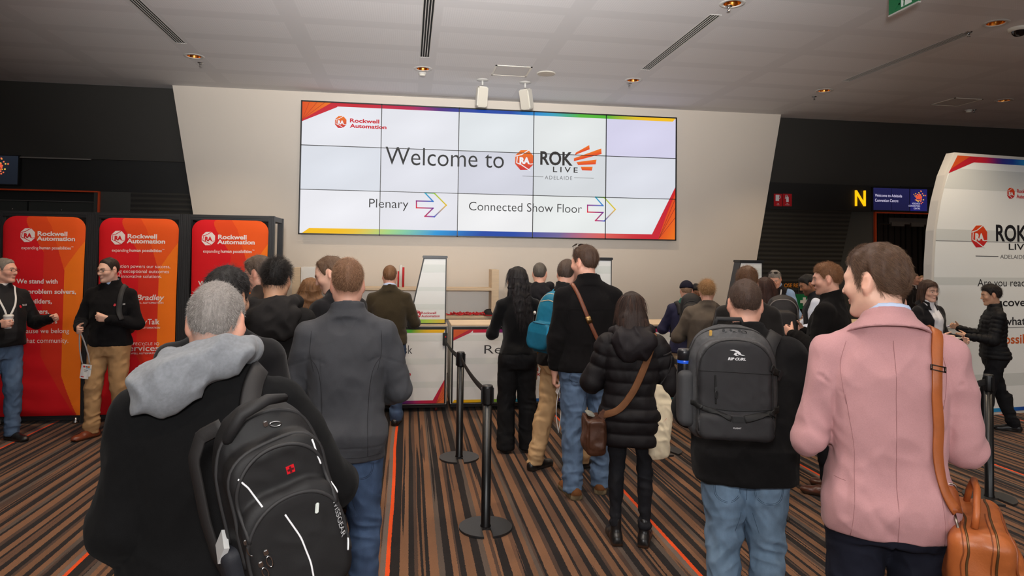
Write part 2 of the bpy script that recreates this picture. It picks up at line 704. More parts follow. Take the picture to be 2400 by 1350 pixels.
# --- ceiling with cut-outs for lights and slot diffusers
VENT_X = [-2.75, 0.16, 3.08, 6.01, 8.95]
VENT_Y = [(6.47, 8.56), (3.45, 5.54), (0.4, 2.5)]
LIGHT_X = [-2.76, 0.15, 3.10, 6.04, 9.07]
LIGHT_Y = [9.10, 6.15, 3.05, 0.0, -3.0]
holes = [(x - 0.06, x + 0.06, a, b) for i, x in enumerate(VENT_X) for k, (a, b) in enumerate(VENT_Y) if k == 0 or (k == 1 and i > 2)]
holes += [(x - 0.088, x + 0.088, y - 0.088, y + 0.088) for x in LIGHT_X for y in LIGHT_Y]
xs = sorted(set([-9.0, 13.0] + [h[0] for h in holes] + [h[1] for h in holes]))
ys = sorted(set([-5.0, DARK_Y - 0.01] + [h[2] for h in holes] + [h[3] for h in holes]))
mb = MB()
for i in range(len(xs) - 1):
    for j in range(len(ys) - 1):
        mx_, my_ = (xs[i] + xs[i + 1]) / 2, (ys[j] + ys[j + 1]) / 2
        if any(h[0] < mx_ < h[1] and h[2] < my_ < h[3] for h in holes):
            continue
        a, b_, c, d = xs[i], xs[i + 1], ys[j], ys[j + 1]
        mb.add([(a, c, CEIL), (a, d, CEIL), (b_, d, CEIL), (b_, c, CEIL)], [(0, 1, 2, 3)])
mb.box((2, 4.4, CEIL + 0.5), (23, 20, 0.04))
structure(mb, 'ceiling', M_CEIL)

# --- white wall slab with slanting ends, standing 23 cm in front of the dark wall
mb = MB()
mb.prism([(-2.79, 0), (5.57, 0), (6.335, CEIL), (-3.565, CEIL)], (0, WALL_Y, 0), (1, 0, 0), (0, 0, 1), 0.22)
structure(mb, 'wall_front', M_WALL)

# --- dark wall left and right of it
DR0, DR1, DRZ = 8.32, 10.6, 2.71          # doorway in the right-hand dark wall
mb = MB()
mb.box((-6.0, DARK_Y + 0.06, 3.77), (6.1, 0.12, 1.13))             # upper panel
mb.box((-6.0, DARK_Y + 0.1, 2.96), (6.1, 0.12, 0.49), 1)           # dark band
mb.box((-4.44, DARK_Y + 0.09, 1.36), (0.56, 0.12, 2.72), 2)        # grey panel
mb.box((-3.4, DARK_Y + 0.085, 1.36), (1.6, 0.12, 2.72), 3)         # slats
mb.box((-6.9, DARK_Y + 0.2, 1.36), (4.4, 0.1, 2.72), 1)
structure(mb, 'wall_left_rear', [M_DARKPANEL, M_BLACKPANEL, M_GREYPANEL, M_SLAT])
structure(MB().box((-6.9, DARK_Y - 0.03, 3.195), (4.3, 0.03, 0.018)), 'trim_1', mat('ledge_metal', S(120, 116, 110), rough=0.5))
mb = MB()
mb.box((9.3, DARK_Y + 0.06, 3.755), (7.6, 0.12, 1.16))
mb.box((9.3, DARK_Y + 0.05, 2.945), (7.6, 0.12, 0.47), 1)
mb.prism([(5.0, 0), (7.24, 0), (7.86, 2.71), (5.0, 2.71)], (0, DARK_Y + 0.035, 0), (1, 0, 0), (0, 0, 1), 0.1, 3)
mb.box((7.6, DARK_Y + 0.11, DRZ / 2), (DR0 * 2 - 15.2, 0.12, DRZ), 2)
mb.box((11.9, DARK_Y + 0.11, DRZ / 2), (2.6, 0.12, DRZ), 2)
structure(mb, 'wall_right_rear', [M_DARKPANEL, M_BLACKPANEL, M_GREYPANEL, M_SLAT])
structure(MB().box((6.8, DARK_Y - 0.005, 1.05), (0.008, 0.02, 0.0001 + 0.9)), 'trim_2', M_CHROME)
structure(MB().box((10.5, DARK_Y - 0.01, 3.178), (3.4, 0.03, 0.014)), 'trim_3', M_BLACKPANEL)

# corridor behind the doorway: drapes in folds, dark floor continues
mb = MB()
n = 260
pts = [(7.6 + 6.2 * i / n, 16.0 + 0.07 * math.sin(i * 0.9) + 0.03 * math.sin(i * 2.1), 0) for i in range(n + 1)]
mb.add([(p[0], p[1], z) for p in pts for z in (0, 3.4)], [(2 * i, 2 * i + 2, 2 * i + 3, 2 * i + 1) for i in range(n)], smooth=True)
tag(mb.build('drape', M_DRAPE), 'dark brown pleated drape hanging beyond the right doorway', 'curtain')
structure(MB().box((7.5, 13.6, 1.75), (0.1, 5.0, 3.5)).box((13.9, 13.6, 1.75), (0.1, 5.0, 3.5)).box((10.7, 16.4, 1.75), (6.5, 0.1, 3.5)).box((10.7, 13.6, 3.5), (6.5, 5.0, 0.08)), 'wall_corridor', M_BLACKPANEL)
# door frames and leaves
structure(MB().box((DR0 - 0.006, DARK_Y + 0.03, DRZ / 2), (0.02, 0.07, DRZ)).box(((DR0 + DR1) / 2, DARK_Y + 0.03, DRZ - 0.012), (DR1 - DR0, 0.07, 0.024)), 'trim_4', M_ORANGE)
mb = MB()
mb.box((0, 0, 0), (0.95, 0.05, 2.62), bev=0.004)
d = mb.build('door_1', mat('navy_door', S(26, 27, 33), rough=0.5))
d.location = (DR0 + 0.155, DARK_Y + 0.56, 1.33)
d.rotation_euler = (0, 0, math.radians(72))
tag(d, kind='structure')
mb = MB()
mb.box(((DR0 + DR1) / 2 + 0.18, DARK_Y + 0.3, 2.52), (DR1 - DR0 - 0.4, 0.3, 0.03))
mb.box(((DR0 + DR1) / 2 + 0.18, DARK_Y + 0.17, 2.57), (DR1 - DR0 - 0.4, 0.04, 0.1))
for x in (8.85, 9.25, 10.1):
    mb.box((x, DARK_Y + 0.14, 2.5), (0.26, 0.05, 0.07))
structure(mb, 'trim_5', mat('brushed_header', S(96, 90, 86), rough=0.45, metal=0.6))
mb = MB()
mb.box((-4.64, DARK_Y + 0.03, 1.36), (0.026, 0.06, 2.72)).box((-6.9, DARK_Y + 0.03, 2.715), (4.5, 0.06, 0.022))
structure(mb, 'trim_6', M_ORANGE)
structure(MB().box((-6.9, DARK_Y + 0.09, 2.56), (4.5, 0.05, 0.012)), 'trim_7', M_CHROME)
for i, x in enumerate((-5.1, -6.22)):
    door = empty('door_%d' % (i + 2), (x, DARK_Y + 0.12, 0), kind='structure')
    MB().box((0, 0, 1.28), (1.1, 0.05, 2.54), bev=0.004).build('door_leaf', mat('dark_green_door', S(44, 47, 44), rough=0.5, var=0.04, vscale=2), door)
    MB().lathe([(0.0, -0.008), (0.012, -0.008), (0.012, 0.0)], (-0.1 if i == 0 else 0.35, -0.03, 2.43), n=12, axis=(0, -1, 0)).build('door_stud', M_CHROME, door)
    MB().tube([(-0.45, -0.07, 0.9), (-0.45, -0.07, 1.4)], 0.015).build('door_handle', M_CHROME, door)

# side and rear walls of the hall, outside the frame
structure(MB().box((-9.05, 3.0, CEIL / 2), (0.1, 16, CEIL)), 'wall_left', M_SIDEWALL)
structure(MB().box((13.05, 3.0, CEIL / 2), (0.1, 16, CEIL)), 'wall_right', M_SIDEWALL)
structure(MB().box((2.0, -5.05, CEIL / 2), (22, 0.1, CEIL)), 'wall_rear', M_SIDEWALL)

# ------------------------------------------------------------------ ceiling fittings
def where(x, y):
    return ('left' if x < -1 else 'middle' if x < 2 else 'right')


ORD_X = ['far left', 'centre', 'right of centre', 'right', 'far right']
for iy, y in enumerate(LIGHT_Y):
    for ix, x in enumerate(LIGHT_X):
        shown = (iy == 0) or (iy == 1 and ix in (2, 3, 4))
        nm = ['in the ceiling above the left end of the white wall', 'in the ceiling above the left half of the video wall', 'in the ceiling above the right end of the video wall', 'in the ceiling where the white wall meets the dark one', 'in the ceiling beside the far right hatch']
        lab = 'round gold downlight %s' % nm[ix] if iy == 0 else 'round gold downlight in the nearer row, %s' % ['far left', 'centre', 'at the top edge above the right vents', 'beside the dome camera', 'far right'][ix]
        t = empty('downlight', (x, y, CEIL), label=lab if shown else None, cat='ceiling light', group='recessed downlights')
        if not shown:
            t['label'] = 'round gold downlight of the ceiling grid, outside the frame'
        MB().lathe([(0.084, 0.0), (0.086, -0.006), (0.122, -0.005), (0.126, 0.0)], n=40, cap=False).build('trim_ring', M_TRIMWHITE, t)
        MB().lathe([(0.085, -0.002), (0.083, 0.02), (0.070, 0.075), (0.045, 0.12)], n=40, cap=False).build('reflector', M_GOLD, t)
        MB().lathe([(0.0, 0.118), (0.046, 0.118)], n=24, cap=False).build('lamp', mat('lamp_glow', (1, 0.8, 0.5), emit=((1.0, 0.72, 0.38), 9.0)), t)
        # the lamp's own light
        if y > -4:
            l = bpy.data.lights.new('downlight_beam', 'SPOT')
            l.energy = (98, 150, 80, 50, 40)[iy]
            l.color = (1.0, 0.80, 0.58)
            l.spot_size = math.radians(112)
            l.spot_blend = 0.8
            l.shadow_soft_size = 0.05
            lo = bpy.data.objects.new('downlight_beam', l)
            COL.objects.link(lo)
            lo.parent = t
            lo.location = (0, 0, -0.012)

for iy, (a, b_) in enumerate(VENT_Y):
    for ix, x in enumerate(VENT_X):
        if iy == 2 or (iy == 1 and ix < 3):
            continue
        lab = 'long black slot air diffuser in the ceiling, %s' % ['leftmost, above the left banners', 'above the video wall left half', 'right of the white speakers', 'pointing at the letter N', 'at the far right edge'][ix]
        if iy == 1:
            lab = 'long black slot air diffuser in the nearer ceiling row, %s' % ['far left', 'centre', 'right of centre', 'by the exit sign', 'far right'][ix]
        t = empty('air_diffuser', (x, (a + b_) / 2, CEIL), label=lab, cat='air vent', group='slot air diffusers')
        ln_ = b_ - a
        MB().box((0, 0, 0.016), (0.119, ln_ - 0.002, 0.004)).build('duct_back', mat('duct_black', S(10, 10, 10), rough=0.9), t)
        mb = MB()
        for k in range(5):
            mb.box((-0.057 + 0.0285 * k, 0, 0.0), (0.0085, ln_, 0.005))
        mb.box((0, -ln_ / 2, -0.001), (0.13, 0.012, 0.005)).box((0, ln_ / 2, -0.001), (0.13, 0.012, 0.005))
        MB_ = mb.build('diffuser_blades', M_TRIMWHITE, t)

for (px, py, lab) in ((470, 147, 'small chrome sprinkler beside the leftmost downlight'), (1708, 14, 'small chrome sprinkler at the top edge right of centre'), (1475, 196, 'small chrome sprinkler beside the downlight above the right end of the screen'),
                      (1908, 226, 'small chrome sprinkler beside the downlight above the dark wall'), (2270, 75, 'small chrome sprinkler beside the downlight near the dome camera'), (2283, 257, 'small chrome sprinkler beside the far right downlight')):
    p = at_z(px, py, CEIL)
    t = empty('sprinkler', p, label=lab, cat='sprinkler', group='ceiling sprinklers')
    MB().lathe([(0.038, 0.0), (0.036, -0.006), (0.012, -0.01)], n=20).build('escutcheon', M_CHROME, t)
    mb = MB().tube([(0, 0, 0), (0, 0, -0.03)], 0.008).tube([(0.014, 0, -0.012), (0.012, 0, -0.035), (0, 0, -0.048)], 0.003).tube([(-0.014, 0, -0.012), (-0.012, 0, -0.035), (0, 0, -0.048)], 0.003)
    mb.lathe([(0.0, -0.048), (0.018, -0.048), (0.018, -0.051), (0.0, -0.051)], n=16)
    mb.build('sprinkler_head', M_CHROME, t)

for (px, py, lab) in ((990, 171, 'round white smoke detector by the downlight above the screen'), (2270, 258, 'flat round detector left of the far right downlight')):
    p = at_z(px, py, CEIL)
    t = empty('smoke_detector', p, label=lab, cat='smoke detector')
    MB().lathe([(0.055, 0.0), (0.055, -0.012), (0.048, -0.018)], n=28).build('detector_base', M_TRIMWHITE, t)
    MB().lathe([(0.045, -0.018), (0.042, -0.035), (0.025, -0.042), (0.0, -0.044)], n=28).build('detector_cap', M_OFFWHITE, t)


def hatch(pxs, lab):
    ps = [at_z(a, b, CEIL) for a, b in pxs]
    c = sum(ps, Vector()) / 4
    w = 0.47
    t = empty('access_hatch', (c.x, c.y, CEIL), label=lab, cat='access hatch', group='ceiling access hatches')
    mb = MB()
    for s in (-1, 1):
        mb.box((s * w / 2, 0, -0.003), (0.022, w + 0.022, 0.008)).box((0, s * w / 2, -0.003), (w + 0.022, 0.022, 0.008))
    mb.build('hatch_frame', mat('hatch_edge', S(228, 224, 212), rough=0.5), t)
    MB().box((0, 0, -0.002), (w - 0.03, w - 0.03, 0.004)).build('hatch_panel', mat('hatch_paint', S(206, 203, 200), rough=0.8), t)


hatch([(1160, 152), (1243, 157), (1236, 180), (1155, 175)], 'square white ceiling access hatch above the middle of the video wall')
hatch([(2190, 240), (2240, 231), (2296, 235), (2240, 250)], 'square white ceiling access hatch near the far right downlight')
p = at_z(1280, 172, CEIL)
t = empty('ceiling_speaker', p, label='flat round beige speaker grille in the ceiling beside the hatch', cat='speaker')
MB().lathe([(0.13, 0.0), (0.128, -0.008), (0.118, -0.01)], n=40, cap=False).build('grille_ring', M_OFFWHITE, t)
MB().lathe([(0.118, -0.009), (0.06, -0.012), (0.0, -0.013)], n=40, cap=False).build('speaker_grille', mat('beige_grille', S(196, 186, 172), rough=0.7, bump=0.5, bscale=900), t)

# two white box speakers hung from the ceiling
for px, py, yaw, tilt, lab in ((1131, 187, 8, 14, 'white box speaker hanging above the video wall, left of the pair'), (1231, 193, -38, 18, 'white box speaker hanging above the video wall, turned aside, right of the pair')):
    p = at_z(px, py, CEIL)
    t = empty('wall_speaker', p, label=lab, cat='speaker', group='white box speakers')
    MB().lathe([(0.085, 0.0), (0.085, -0.008), (0.02, -0.012)], n=28).tube([(0, 0, -0.01), (0, 0, -0.08)], 0.016).build('ceiling_mount', M_TRIMWHITE, t)
    R = Euler((math.radians(tilt), 0, math.radians(yaw)))
    Rm = R.to_matrix()
    c = Vector((0, 0, -0.09)) + Rm @ Vector((0, 0, -0.15))
    mb = MB().box(c, (0.15, 0.15, 0.29), rot=R, bev=0.02)
    mb.build('speaker_cabinet', M_OFFWHITE, t)
    MB().box(c + Rm @ Vector((0, -0.081, 0)), (0.13, 0.012, 0.27), rot=R, bev=0.005).build('speaker_front', mat('cream_grille', S(214, 208, 194), rough=0.7, bump=0.4, bscale=900), t)

p = at_z(2388, 66, CEIL)
t = empty('dome_camera', p, label='black dome security camera in a white ring on the ceiling', cat='security camera')
MB().lathe([(0.10, 0.0), (0.095, -0.03), (0.07, -0.035)], n=32, cap=False).build('camera_ring', M_OFFWHITE, t)
MB().lathe([(0.07, -0.03), (0.062, -0.06), (0.04, -0.082), (0.0, -0.092)], n=32, cap=False).build('camera_dome', mat('smoked_dome', S(18, 17, 18), rough=0.1), t)

# exit sign, hung with its face along the room's depth
z0 = 4.334
a, b_ = at_z(2088, 35, z0), at_z(2152, 2, z0)
k = 0.42 / (a - b_).length
zz = HC + (z0 - HC) * k
if zz > 4.1:
    zz = 4.1
a, b_ = at_z(2088, 36, zz), at_z(2152, 3, zz)
t = empty('exit_sign', ((a.x + b_.x) / 2, (a.y + b_.y) / 2, zz), label='green running man exit sign hanging from the ceiling', cat='exit sign')
L_ = abs(a.y - b_.y) + 0.02
MB().box((0, 0, 0.1), (0.018, L_, 0.2)).build('sign_panel', mat('exit_green', S(20, 120, 70), rough=0.3), t)
MB().box((0, 0, -0.006), (0.03, L_ + 0.01, 0.014), bev=0.004).build('sign_rail', M_TRIMWHITE, t)
MB().box((0, 0, 0.2 + (CEIL - zz - 0.2) / 2), (0.05, L_ + 0.02, CEIL - zz - 0.2)).build('sign_housing', M_TRIMWHITE, t)
bd = Board((-0.0095, L_ / 2, 0), (0, -1, 0), (0, 0, 1))
W_ = S(235, 245, 238)
bd.poly([(0.16, 0.02), (0.29, 0.02), (0.29, 0.18), (0.16, 0.18)] if L_ > 0.36 else [(L_ * .38, 0.02), (L_ * .68, 0.02), (L_ * .68, 0.18), (L_ * .38, 0.18)], W_, 1)
g = S(20, 120, 70)
cx = L_ * 0.42
bd.line([(cx - 0.06, 0.03), (cx - 0.02, 0.06), (cx, 0.10), (cx + 0.01, 0.135)], 0.018, g, 2)
bd.line([(cx, 0.10), (cx + 0.045, 0.075), (cx + 0.04, 0.03)], 0.016, g, 2)
bd.line([(cx - 0.045, 0.10), (cx - 0.01, 0.135), (cx + 0.05, 0.115)], 0.012, g, 2)
bd.poly([(cx + 0.025 + 0.016 * math.cos(i), 0.158 + 0.016 * math.sin(i)) for i in np.linspace(0, 6.0, 12)], g, 2)
ax = L_ * 0.84
bd.poly([(ax - 0.04, 0.09), (ax, 0.09), (ax, 0.06), (ax + 0.045, 0.1), (ax, 0.14), (ax, 0.11), (ax - 0.04, 0.11)], W_, 1)
bd.build('sign_pictogram', M_PRINT, t)

# ------------------------------------------------------------------ video wall
RED, MAG, PUR, BLU, LBL, GRN, YEL, ORA, DOR = S(200, 30, 48), S(190, 25, 70), S(60, 40, 130), S(25, 70, 165), S(40, 150, 215), S(80, 180, 50), S(245, 190, 20), S(240, 120, 20), S(222, 75, 20)
INK, WHT = S(52, 52, 52), S(240, 240, 245)


def ramp_cols(cs, n):
    out = []
    for i in range(n + 1):
        q = i / n * (len(cs) - 1)
        k = min(int(q), len(cs) - 2)
        f = q - k
        out.append(tuple(cs[k][j] * (1 - f) + cs[k + 1][j] * f for j in range(3)))
    return out


VX0, VX1 = -1.6607, -1.6607 + 6.05
VZ1 = HC + 2.33716
VZ0 = VZ1 - 6.05 / (80 / 27)
VY = WALL_Y - 0.09
vw = empty('video_wall', ((VX0 + VX1) / 2, VY, VZ0), label='large video wall of fifteen panels showing the welcome message', cat='video wall')


def local(o, parent):
    """parent o keeping its place in the world"""
    o.parent = parent
    o.matrix_parent_inverse = Matrix.Translation(-parent.location)
    return o


local(MB().box(((VX0 + VX1) / 2, WALL_Y - 0.045, (VZ0 + VZ1) / 2), (6.03, 0.08, VZ1 - VZ0 - 0.02)).build('mounting_frame', M_BLACKPLASTIC), vw)
bd = Board((VX0, VY, VZ0), (1, 0, 0), (0, 0, 1))
VW_, VH_ = 6.05, VZ1 - VZ0
base = [(0.86, 0.87, 0.93), (0.84, 0.85, 0.91), (0.80, 0.84, 0.87), (0.82, 0.85, 0.85), (0.72, 0.70, 0.90), (0.78, 0.81, 0.88), (0.80, 0.81, 0.88), (0.70, 0.71, 0.80), (0.72, 0.75, 0.78), (0.76, 0.78, 0.86), (0.90, 0.90, 0.95), (0.84, 0.84, 0.90), (0.92, 0.92, 0.93), (0.86, 0.89, 0.88), (0.82, 0.85, 0.88)]
for r in range(3):
    for c in range(5):
        col = base[r * 5 + c]
        x0, x1 = VW_ * c / 5, VW_ * (c + 1) / 5
        z1, z0 = VH_ * (1 - r / 3), VH_ * (1 - (r + 1) / 3)
        xm, zm = (x0 + x1) / 2, (z0 + z1) / 2
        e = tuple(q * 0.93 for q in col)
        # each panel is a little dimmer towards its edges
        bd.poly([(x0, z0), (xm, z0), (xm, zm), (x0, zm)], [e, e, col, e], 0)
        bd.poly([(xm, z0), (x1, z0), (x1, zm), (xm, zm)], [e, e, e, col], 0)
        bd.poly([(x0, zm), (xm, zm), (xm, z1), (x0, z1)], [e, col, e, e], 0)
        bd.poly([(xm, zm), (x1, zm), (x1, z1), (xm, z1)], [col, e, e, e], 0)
U = lambda fx, fz: (VW_ * fx, VH_ * fz)
# top band, bottom band
n = 24
bd.strip([(VW_ * (0.075 + 0.925 * i / n), VH_) for i in range(n + 1)], [(VW_ * (0.085 + 0.905 * i / n), VH_ - 0.062) for i in range(n + 1)], ramp_cols([RED, RED, MAG, PUR, BLU, BLU, LBL, GRN, GRN, YEL, YEL], n), 1)
bd.strip([(VW_ * (0.025 + 0.975 * i / n), 0.09) for i in range(n + 1)], [(VW_ * (0.005 + 0.995 * i / n), 0.0) for i in range(n + 1)], ramp_cols([YEL, YEL, S(150, 215, 140), LBL, BLU, BLU, S(110, 100, 150), S(220, 100, 90), RED, RED], n), 1)
# corner fans
bd.poly([U(0, 1), U(0.088, 1), U(0.088, 0.965), U(0.0, 0.845)], RED, 2)
bd.poly([U(0, 1), U(0.075, 1), U(0.0, 0.855)], [DOR, ORA, DOR], 3)
for q in (0.25, 0.5, 0.75):
    bd.line([U(0.002, 0.86), U(0.075 * q, 0.995)], 0.008, S(190, 60, 20), 4)
bd.poly([U(0.93, 0.03), U(1, 0.44), U(1, 0.0), U(0.925, 0.0)], RED, 2)
bd.poly([U(0.95, 0.0), U(1, 0.44), U(1, 0.0)], [DOR, S(225, 60, 30), ORA], 3)
for q in (0.18, 0.26, 0.33):
    bd.line([U(0.952, 0.01), U(0.998, q)], 0.008, S(150, 40, 25), 4)
bd.poly([U(0.93, 0.0), U(0.945, 0.0), U(1, 0.39), U(1, 0.44)], RED, 3)
# writing
bd.rockwell(*bd.P(798.5, 286), 0.095, bd.P(820, 290)[0], bd.P(906, 290)[0], bd.P(820, 286.5)[1], bd.P(820, 299)[1], 0.062, S(205, 30, 45), S(200, 32, 45), WHT, 2, grad=(ORA, S(200, 25, 50)))
bd.text_px('Welcome to', 903, 1181, 385, 41, INK, 2, bold=-0.004)
lc = bd.P(1229, 375)
bd.logo(lc[0], lc[1], 0.165, RED, WHT, 2, grad=(ORA, S(205, 35, 45)))
bd.text_px('ROK', 1266, 1342, 385, 32, S(45, 42, 40), 2, bold=0.025)
bd.text_px('LIVE', 1296, 1354, 403, 12.5, S(45, 42, 40), 2, bold=0.01, spacing=1.5)
bd.text_px('ADELAIDE', 1277, 1341, 420, 8.5, S(110, 110, 112), 2, spacing=1.25)
for pa, pb in (((1225, 412.5), (1273, 414.5)), ((1346, 416.5), (1391, 418))):
    bd.line([bd.P(*pa), bd.P(*pb)], 0.008, S(130, 130, 130), 2)
for q in ([(1349, 358), (1381, 340), (1382, 350), (1348, 363)], [(1345, 371), (1409, 348), (1410, 361), (1345, 378)], [(1351, 380), (1398, 374), (1396, 385), (1355, 387)], [(1361, 391), (1389, 391), (1387, 400), (1364, 399)]):
    bd.poly([bd.P(*p) for p in reversed(q)], [S(225, 60, 25), S(225, 60, 25), ORA, S(235, 110, 20)], 2)
bd.text_px('Plenary', 865, 957, 486, 20, INK, 2, bold=-0.006)
bd.text_px('Connected Show Floor', 1099, 1364, 493, 20, INK, 2, bold=-0.006)
for ox, oy, k in ((976, 478, 1.0), (1377, 488, 0.93)):
    A = [(ox, oy - 7), (ox + 39 * k, oy - 7 + 1), (ox + 20 * k, oy - 26), (ox + 42 * k, oy - 25), (ox + 70 * k, oy + 3), (ox + 42 * k, oy + 30), (ox + 20 * k, oy + 29), (ox + 39 * k, oy + 10), (ox, oy + 9)]
    bd.line([bd.P(*p) for p in A], 0.02, [S(150, 60, 130), S(60, 120, 200), S(40, 170, 200), S(150, 200, 60), S(235, 190, 30), S(60, 90, 190), S(200, 60, 90), S(110, 50, 140), S(225, 60, 60)], 2, closed=True)
scr = bd.build('screen_face', M_SCREEN)
local(scr, vw)
mb = MB()
for c in range(6):
    mb.box((VX0 + VW_ * c / 5, VY - 0.010, (VZ0 + VZ1) / 2), (0.012 if 0 < c < 5 else 0.02, 0.012, VH_ + 0.02))
for r in range(4):
    mb.box(((VX0 + VX1) / 2, VY - 0.010, VZ0 + VH_ * r / 3), (VW_, 0.012, 0.010 if 0 < r < 3 else 0.02))
local(mb.build('panel_bezels', M_BLACKPLASTIC), vw)
vl = area_light('video_wall_glow', ((VX0 + VX1) / 2, VY - 0.05, (VZ0 + VZ1) / 2), ((VX0 + VX1) / 2, 0, (VZ0 + VZ1) / 2), 6.0, 40, (0.95, 0.97, 1.0), size_y=2.0)
vl.visible_camera = True
bpy.data.objects.remove(vl)          # the emissive face itself lights the room


# ------------------------------------------------------------------ screens, letters and signs on the dark walls
def firework(bd, cx, cy, r, layer, seed):
    rr = random.Random(seed)
    for i in range(95):
        a = rr.uniform(0, 2 * PI)
        q = abs(rr.gauss(0, 0.42)) if i > 40 else rr.uniform(0.0, 0.35)
        if q > 1:
            continue
        s = r * (0.05 + 0.02 * rr.random())
        x, y = cx + r * q * math.cos(a), cy + r * q * math.sin(a)
        c = S(240, 90, 60) if q < 0.35 else rr.choice([S(250, 170, 60), S(240, 110, 70), S(230, 200, 90), S(250, 120, 90)])
        bd.poly([(x - s, y - s), (x + s, y - s), (x + s, y + s), (x - s, y + s)], c, layer)


def sign_screen(pl, pt, pr, pb, lab, with_text):
    a, b_ = at_y(pl, pb, DARK_Y - 0.05), at_y(pr, pt, DARK_Y - 0.05)
    if with_text:
        b_ = Vector((at_y(pr, 470, DARK_Y - 0.05).x, b_.y, at_y(pl, pt, DARK_Y - 0.05).z))
    w, h = b_.x - a.x, b_.z - a.z
    t = empty('sign_screen', (a.x + w / 2, DARK_Y - 0.05, a.z), label=lab, cat='screen')
    local(MB().box((a.x + w / 2, DARK_Y - 0.015, a.z + h / 2), (w + 0.03, 0.06, h + 0.03)).build('screen_frame', M_BLACKPLASTIC), t)
    bd = Board((a.x, DARK_Y - 0.05, a.z), (1, 0, 0), (0, 0, 1))
    nv = S(24, 24, 64) if with_text else S(22, 27, 36)
    k = 3 if with_text else 1
    for i in range(k):
        x0, x1 = w * i / k + (0.006 if i else 0), w * (i + 1) / k
        c2 = tuple(q * 1.5 for q in nv)
        if i == 2:
            bd.poly([(x0 + 0.01, 0), (x1, 0), (x1, h), (x0 + 0.01, h)], [S(30, 30, 110), S(30, 30, 90), S(34, 34, 100), S(26, 26, 80)], 1)
        else:
            bd.poly([(x0, 0), (x1, 0), (x1, h), (x0, h)], [nv, nv, c2, c2], 1)
    cx = w * (0.845 if with_text else 0.42)
    firework(bd, cx, h * 0.62, min(h * 0.4, 0.16), 2, 3)
    for i, s in enumerate(('ADELAIDE', 'CONVENTION', 'CENTRE')):
        bd.text(s, cx + 0.02, h * (0.30 - 0.11 * i), h * 0.075, S(225, 220, 250), 2, align='r', sx=0.8)
        if not with_text:
            pass
    if with_text:
        bd.text('Welcome to Adelaide', w * 0.03, h * 0.60, h * 0.125, S(235, 225, 255), 2, x1=w * 0.53)
        bd.text('Convention Centre', w * 0.03, h * 0.38, h * 0.125, S(235, 225, 255), 2, x1=w * 0.46)
    local(bd.build('screen_image', M_SIGNSCR), t)


sign_screen(2047, 440, 2173, 492, 'purple welcome screen above the right-hand doorway', True)
sign_screen(-40, 366, 43, 430, 'small dark screen with an orange firework logo at the left edge', False)

# yellow N
pa, pb = at_y(2006, 483, DARK_Y - 0.04), at_y(2029, 447, DARK_Y - 0.04)
bd = Board((pa.x, DARK_Y - 0.045, pa.z), (1, 0, 0), (0, 0, 1))
bd.text('N', 0, 0, pb.z - pa.z, (1, 1, 1), 0, x1=pb.x - pa.x, bold=-0.008)
nb = MB()
vs = [Vector(v) for v in bd.mb.v]
k = len(vs)
me_f = bd.mb.f
edges = {}
for f in me_f:
    for i in range(len(f)):
        e = (f[i], f[(i + 1) % len(f)])
        edges[e] = 1
side = [(a_, b2) for (a_, b2) in edges if (b2, a_) not in edges]
nb.add(vs + [v + Vector((0, 0.045, 0)) for v in vs], list(me_f) + [tuple(reversed([i + k for i in f])) for f in me_f] + [(b2, a_, a_ + k, b2 + k) for a_, b2 in side])
tag(nb.build('wall_letter', mat('lit_yellow', S(240, 180, 20), emit=(S(255, 186, 12), 0.85))), 'glowing yellow capital N on the dark wall beside the doorway', 'sign letter')

# red fire equipment signs
for i, (pl, pr, words, lab) in enumerate(((1814, 1833.5, ('FIRE', 'HOSE REEL'), 'red fire hose reel sign on the dark wall, left of the pair'), (1835, 1856, ('FIRE', 'EXTINGUISHER'), 'red fire extinguisher sign on the dark wall, right of the pair'))):
    a, b_ = at_y(pl, 483, DARK_Y - 0.02), at_y(pr, 454.5, DARK_Y - 0.02)
    w, h = b_.x - a.x, b_.z - a.z
    t = empty('fire_sign', (a.x + w / 2, DARK_Y - 0.02, a.z), label=lab, cat='safety sign', group='red fire signs')
    local(MB().box((a.x + w / 2, DARK_Y - 0.012, a.z + h / 2), (w, 0.012, h)).build('sign_plate', mat('sign_red', S(190, 22, 34), rough=0.4)), t)
    bd = Board((a.x, DARK_Y - 0.019, a.z), (1, 0, 0), (0, 0, 1))
    if i == 0:
        bd.poly([(w * .2, h * .42), (w * .62, h * .42), (w * .62, h * .92), (w * .2, h * .92)], WHT, 1)
        bd.line([(w * .7, h * .88), (w * .78, h * .7), (w * .66, h * .62)], 0.012, WHT, 1)
    else:
        bd.poly([(w * .36, h * .34), (w * .64, h * .34), (w * .64, h * .72), (w * .56, h * .8), (w * .44, h * .8), (w * .36, h * .72)], WHT, 1)
        bd.line([(w * .5, h * .8), (w * .5, h * .88), (w * .34, h * .9), (w * .26, h * .62)], 0.012, WHT, 1)
    bd.text(words[0], w / 2, h * .19, h * .06, WHT, 1, align='c')
    bd.text(words[1], w / 2, h * .08, h * .06, WHT, 1, align='c', sx=0.6)
    local(bd.build('sign_print', M_PRINT), t)

